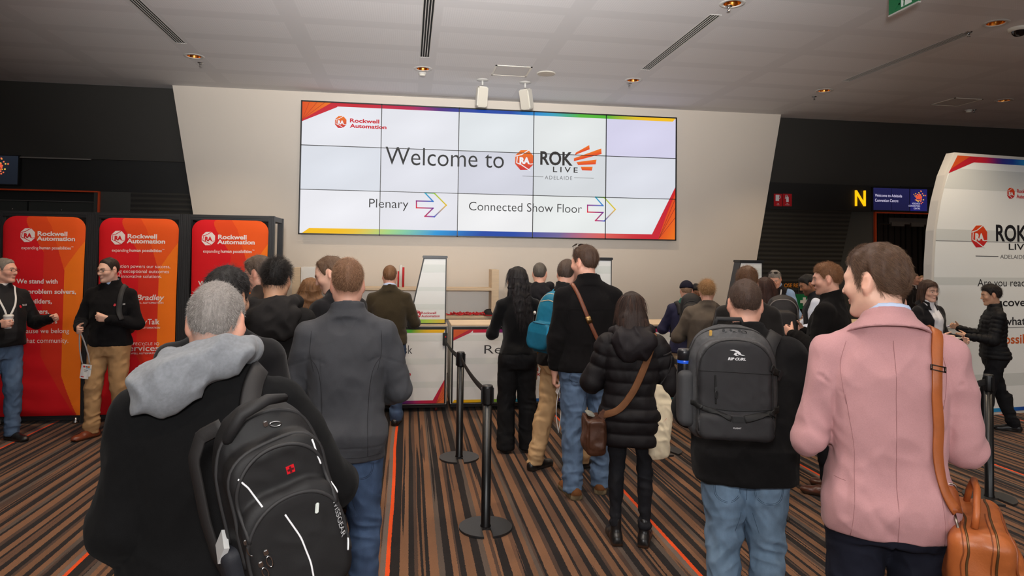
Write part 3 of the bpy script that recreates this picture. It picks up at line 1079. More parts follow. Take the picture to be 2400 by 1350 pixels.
# orange lettering and green first-aid sign low on the dark wall
bd = Board((6.5, DARK_Y - 0.07, 1.3), (1, 0, 0), (0, 0, 1))
bd.text_px('OSE RE', 1838, 1871, 673, 9, S(210, 130, 30), 1, bold=0.02)
o = bd.build('wall_lettering', M_PRINT)
tag(o, 'orange capital lettering low on the dark slatted wall', 'lettering')
a = at_y(1885, 707, DARK_Y - 0.06)
t = empty('first_aid_sign', (a.x, DARK_Y - 0.06, a.z), label='green first aid sign with white cross on the dark wall', cat='safety sign')
MB().box((0, 0.035, 0), (0.30, 0.06, 0.26)).build('sign_plate', mat('aid_green', S(20, 120, 70), rough=0.4), t)
MB().box((0, 0, 0), (0.15, 0.016, 0.05)).box((0, 0, 0), (0.05, 0.017, 0.15)).build('cross', M_WHITE, t)

# ------------------------------------------------------------------ banner wall on the left
BY = 7.8
bx = [at_y(p, 560, BY).x for p in (-11, 216, 430.5, 642)]
bw = (bx[3] - bx[0]) / 3
bx = [bx[3] - bw * (3 - i) for i in range(4)]
BH = 2.235
R1, R2, O1, O2, O3 = S(214, 22, 32), S(212, 48, 28), S(232, 88, 26), S(240, 118, 22), S(222, 72, 24)
names = [('We stand with', 'left'), ('middle', ''), ('right', '')]


def banner(i):
    x0, x1 = bx[i], bx[i + 1]
    t = empty('banner_stand', ((x0 + x1) / 2, BY, 0), label=['black framed red and orange banner reading We stand with problem solvers', 'black framed red and orange banner listing Allen-Bradley and FactoryTalk', 'black framed red and orange banner behind the queue, nearest the white wall'][i], cat='banner', group='red banner wall')
    post = 0.062
    for xx in (x0 + post / 2, x1 - post / 2):
        for yy in (BY + 0.03, BY + 0.55):
            fr = MB().box((xx, yy, BH / 2), (post, 0.06, BH))
            for g in (-0.018, 0.0, 0.018):
                fr.box((xx + g, yy - 0.032, BH / 2), (0.006, 0.008, BH))
            local(fr.build('post', M_BLACKFRAME), t)
    for yy in (BY + 0.03, BY + 0.55):
        for zz_ in (0.06, BH - 0.03):
            fr = MB().box(((x0 + x1) / 2, yy, zz_), (x1 - x0 - 2 * post + 0.004, 0.055, 0.06))
            for g in (-0.016, 0.004):
                fr.box(((x0 + x1) / 2, yy - 0.03, zz_ + g), (x1 - x0 - 2 * post, 0.006, 0.007))
            local(fr.build('rail', M_BLACKFRAME), t)
    for xx in (x0 + post / 2, x1 - post / 2):
        for zz_ in (0.06, BH - 0.03):
            local(MB().box((xx, BY + 0.29, zz_), (0.05, 0.48, 0.055)).build('rail', M_BLACKFRAME), t)
    local(MB().box(((x0 + x1) / 2, BY + 0.30, BH / 2), (x1 - x0 - 0.1, 0.01, BH - 0.14)).build('lining', mat('black_lining', S(14, 14, 15), rough=0.9)), t)
    for xx in (x0 + 0.1, x1 - 0.1):
        local(MB().lathe([(0.03, 0), (0.03, 0.02), (0.018, 0.035), (0.018, 0.06)], (xx, BY - 0.005, 0), n=16).build('foot', M_CHROME), t)
    # pillow-shaped printed fabric, standing a little proud of the frame
    px_ = 0.075
    fx0, fx1, fz0, fz1 = x0 + px_, x1 - px_ + 0.02, 0.085, BH - 0.055
    w, h = fx1 - fx0, fz1 - fz0
    rr = 0.13
    nx, nz = 40, 70

    def inside(u, v):
        return 1.0

    def bulge(u, v):
        e = min(u, 1 - u) * w
        f = min(v, 1 - v) * h
        return 0.035 * (1 - math.exp(-e / 0.05)) * (1 - math.exp(-f / 0.06))

    def edge(v):
        """inset of the side edge at height v: rounded upper corners, waist in the middle"""
        z = v * h
        s = 0.012 * math.sin(PI * v)
        for zc in (h,):
            d_ = zc - z
            if d_ < rr:
                s += rr - math.sqrt(max(rr * rr - (rr - d_) ** 2, 0))
        return s

    def pt(u, v, lift=0.0):
        s = edge(v)
        ripple = 0.0035 * (1 - v) ** 2 * math.sin(26 * v * h + 9 * u + 3 * math.sin(4 * u)) * math.sin(PI * u)
        return Vector((fx0 + s + (w - 2 * s) * u, BY - 0.012 - bulge(u, v) - ripple - lift, fz0 + v * h))

    # artwork colour by place: red field, darker red-orange band, orange chevron and light side band
    def art(x, z):
        u, v = x / w, z / h

        if u < 0.52:
            c = R1
            if v > 0.93 - 0.0 and u > 0.26 + (1 - v) * 1.3:
                c = O3
            elif v > 0.80 and u > 0.24 + (1 - v) * 1.55:
                c = O3
        else:
            c = R2 if v < 0.84 else O3
            if v > 0.84 and (u - 0.52) > (1 - v) * 1.6:
                c = O1
        # narrow X of the chevron near the top
        if v > 0.70 and u > 0.80 - (v - 0.70) * 0.8 and u > 0.52:
            c = O1
        lim = 0.78 + max(0, (v - 0.74)) * 1.6 + max(0, 0.20 - v) * 0.9
        if u > lim:
            c = O2
        if v < 0.30 and u > 0.52:
            if u < 0.52 + (0.30 - v) * 1.4:
                c = R1
            elif u < lim:
                c = R2
        return c
    fab = MB()
    # fine tessellation so that the colour fields keep straight edges
    gx, gz = 150, 330
    vs = [pt(a_ / gx, b2 / gz) for b2 in range(gz + 1) for a_ in range(gx + 1)]
    fab.v = [tuple(v) for v in vs]
    fab.c = [(1, 1, 1)] * len(vs)
    mats_, idx = [], {}
    for b2 in range(gz):
        for a_ in range(gx):
            c = art((a_ + .5) / gx * w, (b2 + .5) / gz * h)
            if c not in idx:
                idx[c] = len(idx)
                mats_.append(mat('banner_fabric_%d' % int(sum(c) * 1e5), c, rough=0.75, spec=0.25, bump=0.12, bscale=3.0, stretch=(1, 1, 3), var=0.02, vscale=2))
            n0 = b2 * (gx + 1) + a_
            fab.f.append((n0, n0 + 1, n0 + gx + 2, n0 + gx + 1))
            fab.m.append(idx[c])
            fab.sm.append(True)
    # lettering lies on the fabric
    bd = Board((0, BY, 0), (1, 0, 0), (0, 0, 1))
    bd.o = Vector((0, BY - 0.0482, 0))
    Wt = S(238, 226, 224)
    lx = [(65, 551), (277, 557), (488.5, 559)][i]
    c = bd.P(*lx)
    bd.logo(c[0], c[1], 0.075, Wt, R1, 1)
    tx = [(88, 158, 86, 176, 552, 563.5), (299, 368, 297, 387, 558, 569.5), (511, 578, 509, 597, 560, 571.5)][i]
    bd.text_px('Rockwell', tx[0], tx[1], tx[4], 10.5, Wt, 1, bold=0.032)
    bd.text_px('Automation', tx[2], tx[3], tx[5], 10.5, Wt, 1, bold=0.032)
    ex = [(50, 105, 166, 584), (262, 301, 379, 590), (476, 515, 590, 592)][i]
    if i == 0:
        ex = (50, 90, 166, 584)
    bd.text_px('expanding', ex[0], ex[1], ex[3], 7.2, Wt, 1)
    bd.text_px('human possibilities', ex[1] + 2.5, ex[2], ex[3], 7.2, Wt, 1, bold=0.016)
    bd.text_px('TM', ex[2] + 1, ex[2] + 6, ex[3] - 4, 2.6, Wt, 1)
    if i == 0:
        for k_, (s, l, r, base_, bo) in enumerate((('We stand with', 38, 135, 664, .022), ('the problem solvers,', 38, 178, 688, .022), ('the builders,', 38, 121.5, 711, .022), ('the makers,', 38, 115, 735, .022), ('the innovators', 38, 134, 758, .022), ('because we belong', 38, 162, 781, 0), ('to that community.', 38, 160, 804, 0))):
            bd.text_px(s, l, r, base_, 11, Wt, 1, bold=bo)
    elif i == 1:
        for s, l, r, base_ in (('Collaboration powers our success,', 238, 399, 627), ('delivering exceptional outcomes', 238, 396, 639), ('and innovative solutions.', 264, 379, 651)):
            bd.text_px(s, l, r, base_, 8, Wt, 1)
        bd.text_px('Allen-Bradley', 268, 385, 703, 13, Wt, 1, bold=0.02, shear=0.2)
        bd.text_px('by ROCKWELL AUTOMATION', 285, 383, 711.5, 4, Wt, 1, bold=0.01)
        bd.text_px('Factory', 280, 345, 760, 13, Wt, 1)
        bd.text_px('Talk', 346, 374, 760, 13, Wt, 1, bold=0.02)
        bd.text_px('by ROCKWELL AUTOMATION', 285, 375, 770.5, 4, Wt, 1, bold=0.01)
        bd.text_px('LIFECYCLE IQ', 303, 373, 809, 6, Wt, 1, spacing=1.1)
        bd.text_px('Services', 290, 372, 823, 14, Wt, 1, bold=0.008)
        bd.text_px('by ROCKWELL AUTOMATION', 278, 372, 830.5, 4, Wt, 1, bold=0.01)
    else:
        bd.text_px('We are', 464, 516, 669, 11, Wt, 1, bold=0.022)
    # the lettering is printed on the fabric: one mesh with it
    k0, nm_ = len(fab.v), len(mats_)
    fab.v += bd.mb.v
    fab.c += bd.mb.c
    fab.f += [tuple(q + k0 for q in f) for f in bd.mb.f]
    fab.m += [nm_] * len(bd.mb.f)
    fab.sm += [False] * len(bd.mb.f)
    local(fab.build('printed_fabric', mats_ + [M_PRINT]), t)


for i in range(3):
    banner(i)

# ------------------------------------------------------------------ reception counters
CYF = 7.95                                   # front plane of the counters


def counter(pl, pr, lab, title, tl, tr, tbase, kiosk, klab):
    x0, x1 = at_y(pl, 860, CYF).x, at_y(pr, 860, CYF).x
    w, h, z0 = x1 - x0, 0.93, 0.075
    dpt = 0.62
    t = empty('reception_counter', ((x0 + x1) / 2, CYF, 0), label=lab, cat='counter', group='white reception counters')
    zc = z0 + h / 2
    local(MB().box(((x0 + x1) / 2, CYF + dpt / 2 + 0.004, zc), (w - 0.005, dpt - 0.008, h - 0.02), bev=0.003).build('carcass', M_WHITE), t)
    local(MB().box(((x0 + x1) / 2, CYF + dpt / 2, z0 + h - 0.002), (w, dpt, 0.02), bev=0.003).build('worktop', M_WOODEDGE), t)
    local(MB().box(((x0 + x1) / 2, CYF + dpt / 2, z0 - 0.012), (w - 0.01, dpt - 0.02, 0.03)).build('plinth', M_BLACKPLASTIC), t)
    for sx in (x0 + 0.12, x1 - 0.12):
        for sy in (CYF + 0.07, CYF + dpt - 0.07):
            c = MB().lathe([(0.0, -0.011), (0.024, -0.011), (0.027, -0.006), (0.027, 0.006), (0.024, 0.011), (0.0, 0.011)], (sx, sy, 0.027), n=18, axis=(1, 0.3, 0))
            c.box((sx, sy, 0.052), (0.03, 0.04, 0.012), 1)
            local(c.build('caster', [mat('red_wheel', S(120, 40, 40), rough=0.5), M_CHROME]), t)
    fb = 0.028
    local(MB().box(((x0 + x1) / 2, CYF - 0.003, zc), (w - 0.02, 0.008, h - 0.04)).build('front_border', M_BLACKPLASTIC), t)
    bd = Board((x0, CYF - 0.0075, z0), (1, 0, 0), (0, 0, 1))
    bd.poly([(fb, fb), (w - fb, fb), (w - fb, h - fb - .02), (fb, h - fb - .02)], S(238, 240, 240), 0)
    A, Bb, C, Dd = fb, w - fb, fb, h - fb - .02
    for k_ in range(3):
        zb = C + 0.18 + 0.27 * k_
        bd.poly([(A, zb), (Bb, zb), (Bb, zb + 0.07), (A, zb + 0.07)], S(226, 231, 229), 1)
    n = 20
    bd.strip([(A + (Bb - A) * (0.12 + 0.88 * i / n), Dd) for i in range(n + 1)], [(A + (Bb - A) * (0.12 + 0.87 * i / n), Dd - 0.038) for i in range(n + 1)], ramp_cols([RED, MAG, PUR, BLU, LBL, GRN, GRN, YEL, YEL], n), 2)
    bd.strip([(A + 0.02 + (Bb - A - 0.02) * i / n, C + 0.034) for i in range(n + 1)], [(A + (Bb - A) * i / n, C) for i in range(n + 1)], ramp_cols([YEL, YEL, GRN, LBL, BLU, PUR, MAG, RED], n), 2)
    bd.poly([(A, Dd), (A + 0.24, Dd), (A + 0.2, Dd - 0.038), (A, Dd - 0.13)], S(190, 40, 60), 3)
    bd.poly([(A, Dd), (A + 0.19, Dd), (A, Dd - 0.10)], S(215, 95, 45), 4)
    bd.poly([(Bb - 0.15, C), (Bb, C), (Bb, C + 0.27)], S(190, 30, 60), 3)
    bd.poly([(Bb - 0.09, C), (Bb, C), (Bb, C + 0.24)], [S(225, 100, 50), S(225, 110, 40), S(200, 80, 60)], 4)
    for q in (0.06, 0.10, 0.15):
        bd.line([(Bb - 0.085, C + 0.003), (Bb - 0.002, C + q)], 0.004, S(190, 70, 40), 5)
    bd.text_px(title, tl, tr, tbase, 20, S(60, 60, 62), 3, bold=-0.004)
    lc = bd.P((tl + tr) / 2 - 48, 872)
    bd.rockwell(lc[0], lc[1], 0.058, lc[0] + 0.09, lc[0] + 0.46, lc[1] + 0.008, lc[1] - 0.045, 0.042, S(190, 30, 45), S(190, 30, 45), S(228, 230, 230), 3)
    local(bd.build('front_artwork', M_PRINT), t)
    if kiosk:
        # sloping sign tower standing on the counter's right end
        kl, kr, kt, kb = kiosk
        ky = CYF + 0.06
        kx1 = at_y(kr, kt, ky).x
        zt, zb = at_y(kr, kt, ky).z, z0 + h + 0.009
        kx0t = at_y(kl, kt, ky).x
        kx0b = at_y(kb, 758, ky).x
        k = empty('sign_tower', ((kx0b + kx1) / 2, ky, zb), label=klab, cat='sign tower', group='sloping sign towers')
        local(MB().prism([(kx0b, zb), (kx1, zb), (kx1, zt), (kx0t, zt)], (0, ky, 0), (1, 0, 0), (0, 0, 1), 0.16).build('tower_body', M_BLACKFRAME), k)
        local(MB().box(((kx0t + kx1) / 2, ky + 0.075, zt + 0.012), (kx1 - kx0t + 0.02, 0.19, 0.03), bev=0.005).build('tower_cap', M_BLACKPLASTIC), k)
        bd = Board((0, ky - 0.001, 0), (1, 0, 0), (0, 0, 1))
        e = 0.012
        sl = (kx0t - kx0b) / (zt - zb)
        L0 = lambda z: kx0b + sl * (z - zb) + e
        bd.poly([(L0(zb + e), zb + e), (kx1 - e, zb + e), (kx1 - e, zt - e), (L0(zt - e), zt - e)], S(228, 231, 230), 1)
        for za, zb_ in ((0.22, 0.30), (0.5, 0.56), (0.78, 0.9)):
            a_, b2 = zb + (zt - zb) * za, zb + (zt - zb) * zb_
            bd.poly([(L0(a_), a_), (kx1 - e, a_), (kx1 - e, b2), (L0(b2), b2)], S(214, 220, 217), 2)
        n = 8
        bd.strip([(L0(zb + e) + (kx1 - e - L0(zb + e)) * i / n, zb + 0.055) for i in range(n + 1)], [(L0(zb + e) + (kx1 - e - L0(zb + e)) * i / n, zb + e) for i in range(n + 1)], ramp_cols([GRN, S(170, 200, 70), S(215, 185, 60)], n), 3)
        wk = kx1 - kx0b
        bd.rockwell(kx0b + wk * 0.24, zb + 0.115, 0.045, kx0b + wk * 0.34, kx1 - 0.07, zb + 0.118, zb + 0.082, 0.028, S(180, 60, 70), S(185, 40, 50), S(228, 231, 230), 3)
        local(bd.build('tower_artwork', M_PRINT), k)
    return x0, x1


counter(668, 1047.5, 'white help desk counter at the left, behind the dark olive sweater', 'Help Desk', 866, 966, 830, (993, 1047, 605, 957), 'sloping white sign tower on the help desk counter beside the dark olive sweater')
counter(1056, 1435, 'white registration counter behind the wide black trousers, centre', 'Registration', 1135, 1334, 829, (1381, 1434, 609, 1345), 'sloping white sign tower mostly hidden behind the black fleece, centre')
counter(1443, 1792, 'white registration counter behind the black puffer coat, right', 'Registration', 1516, 1700, 829, (1735, 1787, 615, 1706), 'sloping white sign tower at the right end, below the white wall edge')
counter(1800, 2120, 'white reception counter at the right where staff serve', 'Registration', 1870, 2050, 829, None, '')

# belt bracket on the first counter
a = at_y(1043, 795, CYF - 0.02)
t = empty('belt_bracket', (a.x, a.y, a.z), label='small black wall bracket for the queue belt on the help desk counter', cat='belt bracket')
MB().box((0, 0, 0), (0.055, 0.03, 0.15), bev=0.006).build('bracket_body', M_BLACKPLASTIC, t)
MB().box((0.005, -0.016, 0.03), (0.014, 0.006, 0.014)).build('red_button', mat('button_red', S(200, 30, 40)), t)

# ------------------------------------------------------------------ shelving behind the counters
SY = 10.2
sx0, sx1 = at_y(683, 680, SY).x, at_y(1170, 680, SY).x
zt = at_y(1100, 678, SY).z
zl = at_y(1100, 744, SY).z
ztop = at_y(1160, 632, SY).z
t = empty('shelving_unit', ((sx0 + sx1) / 2, SY, 0), label='pale birch shelving unit behind the counters against the white wall', cat='shelving')
for xx in (sx0 + 0.06, sx1 - 0.06):
    local(MB().box((xx, SY + 0.2, ztop / 2), (0.11, 0.38, ztop), bev=0.003).build('end_panel', M_WOODEDGE), t)
local(MB().box(((sx0 + sx1) / 2, SY + 0.2, zt), (sx1 - sx0 - 0.22, 0.40, 0.04), bev=0.003).build('shelf', M_WOODEDGE), t)
local(MB().box(((sx0 + sx1) / 2, SY + 0.2, zl), (sx1 - sx0 - 0.22, 0.40, 0.04), bev=0.003).build('shelf', M_WOODEDGE), t)
local(MB().box(((sx0 + sx1) / 2, SY + 0.38, zt / 2), (sx1 - sx0 - 0.22, 0.02, zt)).build('back_panel', M_WHITE), t)
local(MB().box((sx0 + 0.22, SY + 0.2, zt + 0.165), (0.2, 0.3, 0.29), bev=0.003).build('box_riser', M_WHITE), t)
# red lanyards heaped on the lower shelf, a cap beside them
rnd = random.Random(5)
for i in range(14):
    px_ = 1056 + 6.5 * i
    p = at_y(px_, 742, SY + 0.05 + 0.06 * rnd.random())
    c = Vector((p.x, p.y, zl + 0.02))
    pts = []
    a0 = rnd.uniform(0, 6)
    for k in range(15):
        q = k / 14 * 2 * PI
        pts.append(c + Vector((0.055 * math.cos(q + a0) + 0.02 * math.sin(2 * q), 0.035 * math.sin(q), 0.012 + 0.010 * (i % 3) + 0.012 * (1 + math.sin(q * 3 + a0)))))
    mb = MB().ribbon(pts, [Vector((0, -0.7, 0.7))] * 15, 0.018, 0.002)
    o = mb.build('lanyard', M_RED)
    tag(o, 'coiled red lanyard in the heap on the lower shelf behind the counter', 'lanyard', 'red lanyards on the shelf')
p = at_y(1146, 742, SY + 0.08)
t = empty('cap', (p.x, p.y, zl + 0.02), label='black cap with red trim lying on the lower shelf by the lanyards', cat='cap')
MB().lathe([(0.085, 0.0), (0.088, 0.03), (0.075, 0.075), (0.04, 0.10), (0.0, 0.107)], n=24).build('crown', mat('black_twill', S(30, 28, 30), rough=0.8), t)
MB().prism([(-0.08, 0), (0.08, 0), (0.06, 0.07), (0, 0.09), (-0.06, 0.07)], (0, -0.07, 0.012), (1, 0, 0), (0, -1, 0.0), 0.008).build('peak', M_RED, t)
p = at_y(938.5, 680, SY + 0.1)
t = empty('poster_tube', (p.x, p.y, zt + 0.02), label='white and red rolled poster standing on the shelf beside the dark olive sweater', cat='rolled poster')
MB().lathe([(0.024, 0), (0.024, 0.33), (0.020, 0.335)], n=20).build('roll', M_WHITE, t)
MB().lathe([(0.018, 0), (0.018, 0.30)], (0.036, 0.012, 0), n=16).lathe([(0.018, 0), (0.018, 0.24)], (-0.03, 0.02, 0), n=16).build('red_roll', M_RED, t)
p = at_y(697, 690, SY - 0.05)
for i, px_ in enumerate((688, 712)):
    p = at_y(px_, 700, SY - 0.4)
    t = empty('tablet', (p.x, p.y, 1.02), rz=math.radians(20), label='dark tablet on a tilted stand behind the counter, %s' % ('left one' if i == 0 else 'right one'), cat='tablet', group='tablets on stands')
    MB().box((0, 0, 0.17), (0.02, 0.2, 0.26), rot=Euler((0, math.radians(42), 0)), bev=0.004).build('tablet_body', mat('slate', S(70, 70, 72), rough=0.35), t)
    MB().tube([(0, 0, -0.012), (0.0, 0, 0.15)], 0.012).box((0, 0, -0.006), (0.14, 0.16, 0.01)).build('stand', M_BLACKPLASTIC, t)


# ------------------------------------------------------------------ curved sign at the right
fl = at_z(2192, 981)
an = math.radians(7)
u = Vector((math.cos(an), math.sin(an), 0))
bd = Board((fl.x, fl.y, 0), u, (0, 0, 1))
edge_px = [(2192, 980), (2187, 880), (2184, 780), (2183, 700), (2184, 620), (2189, 540), (2200, 470), (2215, 410), (2237, 357)]
prof = [bd.P(*p) for p in edge_px]
z_top = prof[-1][1]
prof[0] = (prof[0][0], 0.0)
uc = 1.12
outline = prof + [(2 * uc - p[0], p[1]) for p in reversed(prof)]
nrm = bd.n
t = empty('curved_sign', (fl.x + u.x * uc, fl.y + u.y * uc, 0), label='tall white curved event sign standing at the right edge', cat='sign')
th = 0.11
local(MB().prism(outline, Vector((fl.x, fl.y, 0)) - nrm * 0.002, u, (0, 0, 1), th).build('sign_body', mat('sign_edge', S(214, 212, 206), rough=0.4)), t)
inn = [(p[0] + 0.035, p[1]) for p in prof]
inn[0] = (inn[0][0], 0.03)
inn[-1] = (inn[-1][0] + 0.01, z_top - 0.035)
io = inn + [(2 * uc - p[0], p[1]) for p in reversed(inn)]
bd.poly(list(io), S(236, 241, 241), 1)


def inset_x(z):
    for a_, b2 in zip(inn[:-1], inn[1:]):
        if a_[1] <= z <= b2[1]:
            return a_[0] + (b2[0] - a_[0]) * (z - a_[1]) / (b2[1] - a_[1])
    return inn[-1][0]


for pa, pb in ((395, 443), (538, 564), (650, 668), (880, 910)):
    za, zb = bd.P(2250, pb)[1], bd.P(2250, pa)[1]
    bd.poly([(inset_x(za), za), (2 * uc - inset_x(za), za), (2 * uc - inset_x(zb), zb), (inset_x(zb), zb)], S(213, 219, 218), 2)
for py in (565, 772):
    z = bd.P(2200, py)[1]
    bd.poly([(inset_x(z), z), (2 * uc - inset_x(z), z), (2 * uc - inset_x(z), z + 0.009), (inset_x(z), z + 0.009)], S(150, 152, 152), 3)
zt_, zb_ = inn[-1][1], 0.03
xt = inn[-1][0]
n = 16
bd.strip([(xt + 0.2 + (2 * uc - 2 * xt - 0.2) * i / n, zt_) for i in range(n + 1)], [(xt + 0.2 + (2 * uc - 2 * xt - 0.2) * i / n, zt_ - 0.07) for i in range(n + 1)], ramp_cols([RED, RED, PUR, BLU, LBL, GRN, YEL], n), 3)
bd.poly([(xt, zt_), (xt + 0.34, zt_), (xt + 0.25, zt_ - 0.07), (inset_x(zt_ - 0.22), zt_ - 0.22)], S(185, 30, 45), 4)
bd.poly([(xt, zt_), (xt + 0.2, zt_), (inset_x(zt_ - 0.17), zt_ - 0.17)], S(200, 80, 35), 5)
bd.strip([(0.05 + (2 * uc - 0.1) * i / n, 0.075) for i in range(n + 1)], [(0.05 + (2 * uc - 0.1) * i / n, 0.03) for i in range(n + 1)], ramp_cols([YEL, GRN, LBL, BLU, PUR, RED], n), 3)
lc = bd.P(2369, 453)
bd.logo(lc[0], lc[1], 0.068, RED, S(226, 231, 231), 3, grad=(DOR, S(190, 25, 45)))
bd.text('Rockwell', lc[0] + 0.10, lc[1] + 0.01, 0.048, S(200, 30, 45), 3, bold=0.03)
bd.text('Automation', lc[0] + 0.09, lc[1] - 0.055, 0.048, S(200, 30, 45), 3, bold=0.03)
lc = bd.P(2295, 554)
bd.logo(lc[0], lc[1], 0.135, RED, S(226, 231, 231), 4, grad=(DOR, S(190, 25, 45)))
a_ = bd.P(2334, 564)
cap = bd.P(2334, 525)[1] - a_[1]
bd.text('ROK', a_[0], a_[1], cap, S(30, 30, 34), 4, x1=a_[0] + 0.50, bold=0.025)
a_ = bd.P(2364, 585)
bd.text('LIVE', a_[0], a_[1], 0.075, S(30, 30, 34), 4, x1=a_[0] + 0.34, bold=0.01)
bd.line([bd.P(2287, 600), bd.P(2339, 601)], 0.009, S(90, 90, 92), 3)
a_ = bd.P(2344, 606)
bd.text('ADELAIDE', a_[0], a_[1], 0.048, S(90, 90, 92), 3, x1=a_[0] + 0.40)
for s, px_, py_, cp, col_, x1_, bo in (('Are you ready to', 2291, 671, 17, S(40, 40, 44), 0.98, 0), ('discover', 2318, 718, 19, S(40, 40, 44), 0.66, .014), ('what is', 2352, 762, 19, S(40, 40, 44), 0.5, .014), ('possible?', 2340, 806, 22, S(205, 95, 45), 0.66, .02)):
    a_ = bd.P(px_, py_)
    cap = bd.P(px_, py_ - cp)[1] - a_[1]
    bd.text(s, a_[0], a_[1], cap, col_, 3, x1=a_[0] + x1_, bold=bo)
local(bd.build('sign_artwork', M_PRINT), t)


# ------------------------------------------------------------------ queue barriers
def stanchion(pos, lab, notch=0.0):
    t = empty('queue_barrier', (pos[0], pos[1], 0), label=lab, cat='queue barrier', group='black queue barriers')
    r = 0.178
    poly = []
    for i in range(61):
        a = -PI / 2 + 0.17 + (2 * PI - 0.34) * i / 60
        poly.append((r * math.cos(a), r * math.sin(a)))
    poly += [(-0.03, -0.045), (-0.015, -0.035), (0.015, -0.035), (0.03, -0.045)]
    b = MB().prism(poly, (0, 0, 0.016), (1, 0, 0), (0, 1, 0), 0.014).build('base_plate', mat('black_cast_base', S(36, 36, 37), rough=0.42, metal=0.0, bump=0.05, bscale=300), t)
    b.rotation_euler = (0, 0, notch)
    MB().lathe([(0.036, 0.012), (0.036, 0.02), (0.0315, 0.03), (0.0315, 0.86)], n=32).build('post', M_BLACKMETAL, t)
    hd = MB().lathe([(0.036, 0.83), (0.037, 0.835), (0.037, 0.945), (0.033, 0.955), (0.0, 0.956)], n=32)
    hd.build('belt_head', M_BLACKPLASTIC, t)
    cl = MB()
    for a in (0, 90, 180, 270):
        ca, sa = math.cos(math.radians(a)), math.sin(math.radians(a))
        cl.box((0.037 * ca, 0.037 * sa, 0.885), (0.012, 0.022, 0.105), rot=Euler((0, 0, math.radians(a))), bev=0.002)
    cl.build('belt_clips', M_BLACKPLASTIC, t)
    return t


def belt(a, b, lab, sag=0.02):
    a, b = Vector(a), Vector(b)
    d = (b - a)
    d2 = Vector((d.x, d.y, 0)).normalized()
    nn = Vector((d2.y, -d2.x, 0))
    a, b = a + d2 * 0.042, b - d2 * 0.042
    pts = [a.lerp(b, i / 16) - Vector((0, 0, sag * 4 * (i / 16) * (1 - i / 16))) for i in range(17)]
    tag(MB().ribbon(pts, [nn] * 17, 0.05, 0.002).build('barrier_belt', mat('black_webbing', S(30, 30, 31), rough=0.8, bump=0.4, bscale=600)), lab, 'barrier belt', 'black barrier belts')


s1, s2, s3, s4, s5 = at_z(1138, 1238), at_z(1076, 1074), at_z(2319, 1168), at_z(1553, 1058), at_z(1786, 1210)
stanchion(s1, 'black retractable belt barrier in the middle of the carpet, nearest the camera')
stanchion(s2, 'black retractable belt barrier by the help desk counter, second from the camera')
stanchion(s3, 'black retractable belt barrier at the right, in front of the white curved sign')
stanchion(s4, 'black belt barrier with its post hidden behind the cream tote bag', 0.4)
stanchion(s5, 'black belt barrier with its post hidden behind the light blue jeans', 0.6)
zb = 0.90
cb = at_y(1043, 795, CYF - 0.035)
belt((cb.x, cb.y, cb.z - 0.01), (s2.x, s2.y, zb), 'black belt from the help desk bracket down to the farther barrier', 0.03)
belt((s2.x, s2.y, zb), (s1.x, s1.y, zb), 'black belt between the two middle barriers', 0.03)
belt((s4.x, s4.y, zb), (s5.x, s5.y, zb), 'black belt between the barriers hidden behind the queue', 0.03)
e = at_y(2080, 880, s3.y + 0.1)
s6 = Vector((s3.x - 0.95, s3.y - 0.30, 0))
belt((s6.x, s6.y, zb), (s3.x, s3.y, zb), 'black belt running left from the right-hand barrier', 0.02)
stanchion(s6, 'black belt barrier hidden behind the pink blazer')


# ================================================================== figures
# Bodies, clothes and hair are grown as distance fields (smoothly joined shapes) and meshed as one skin each.
f4 = np.float32


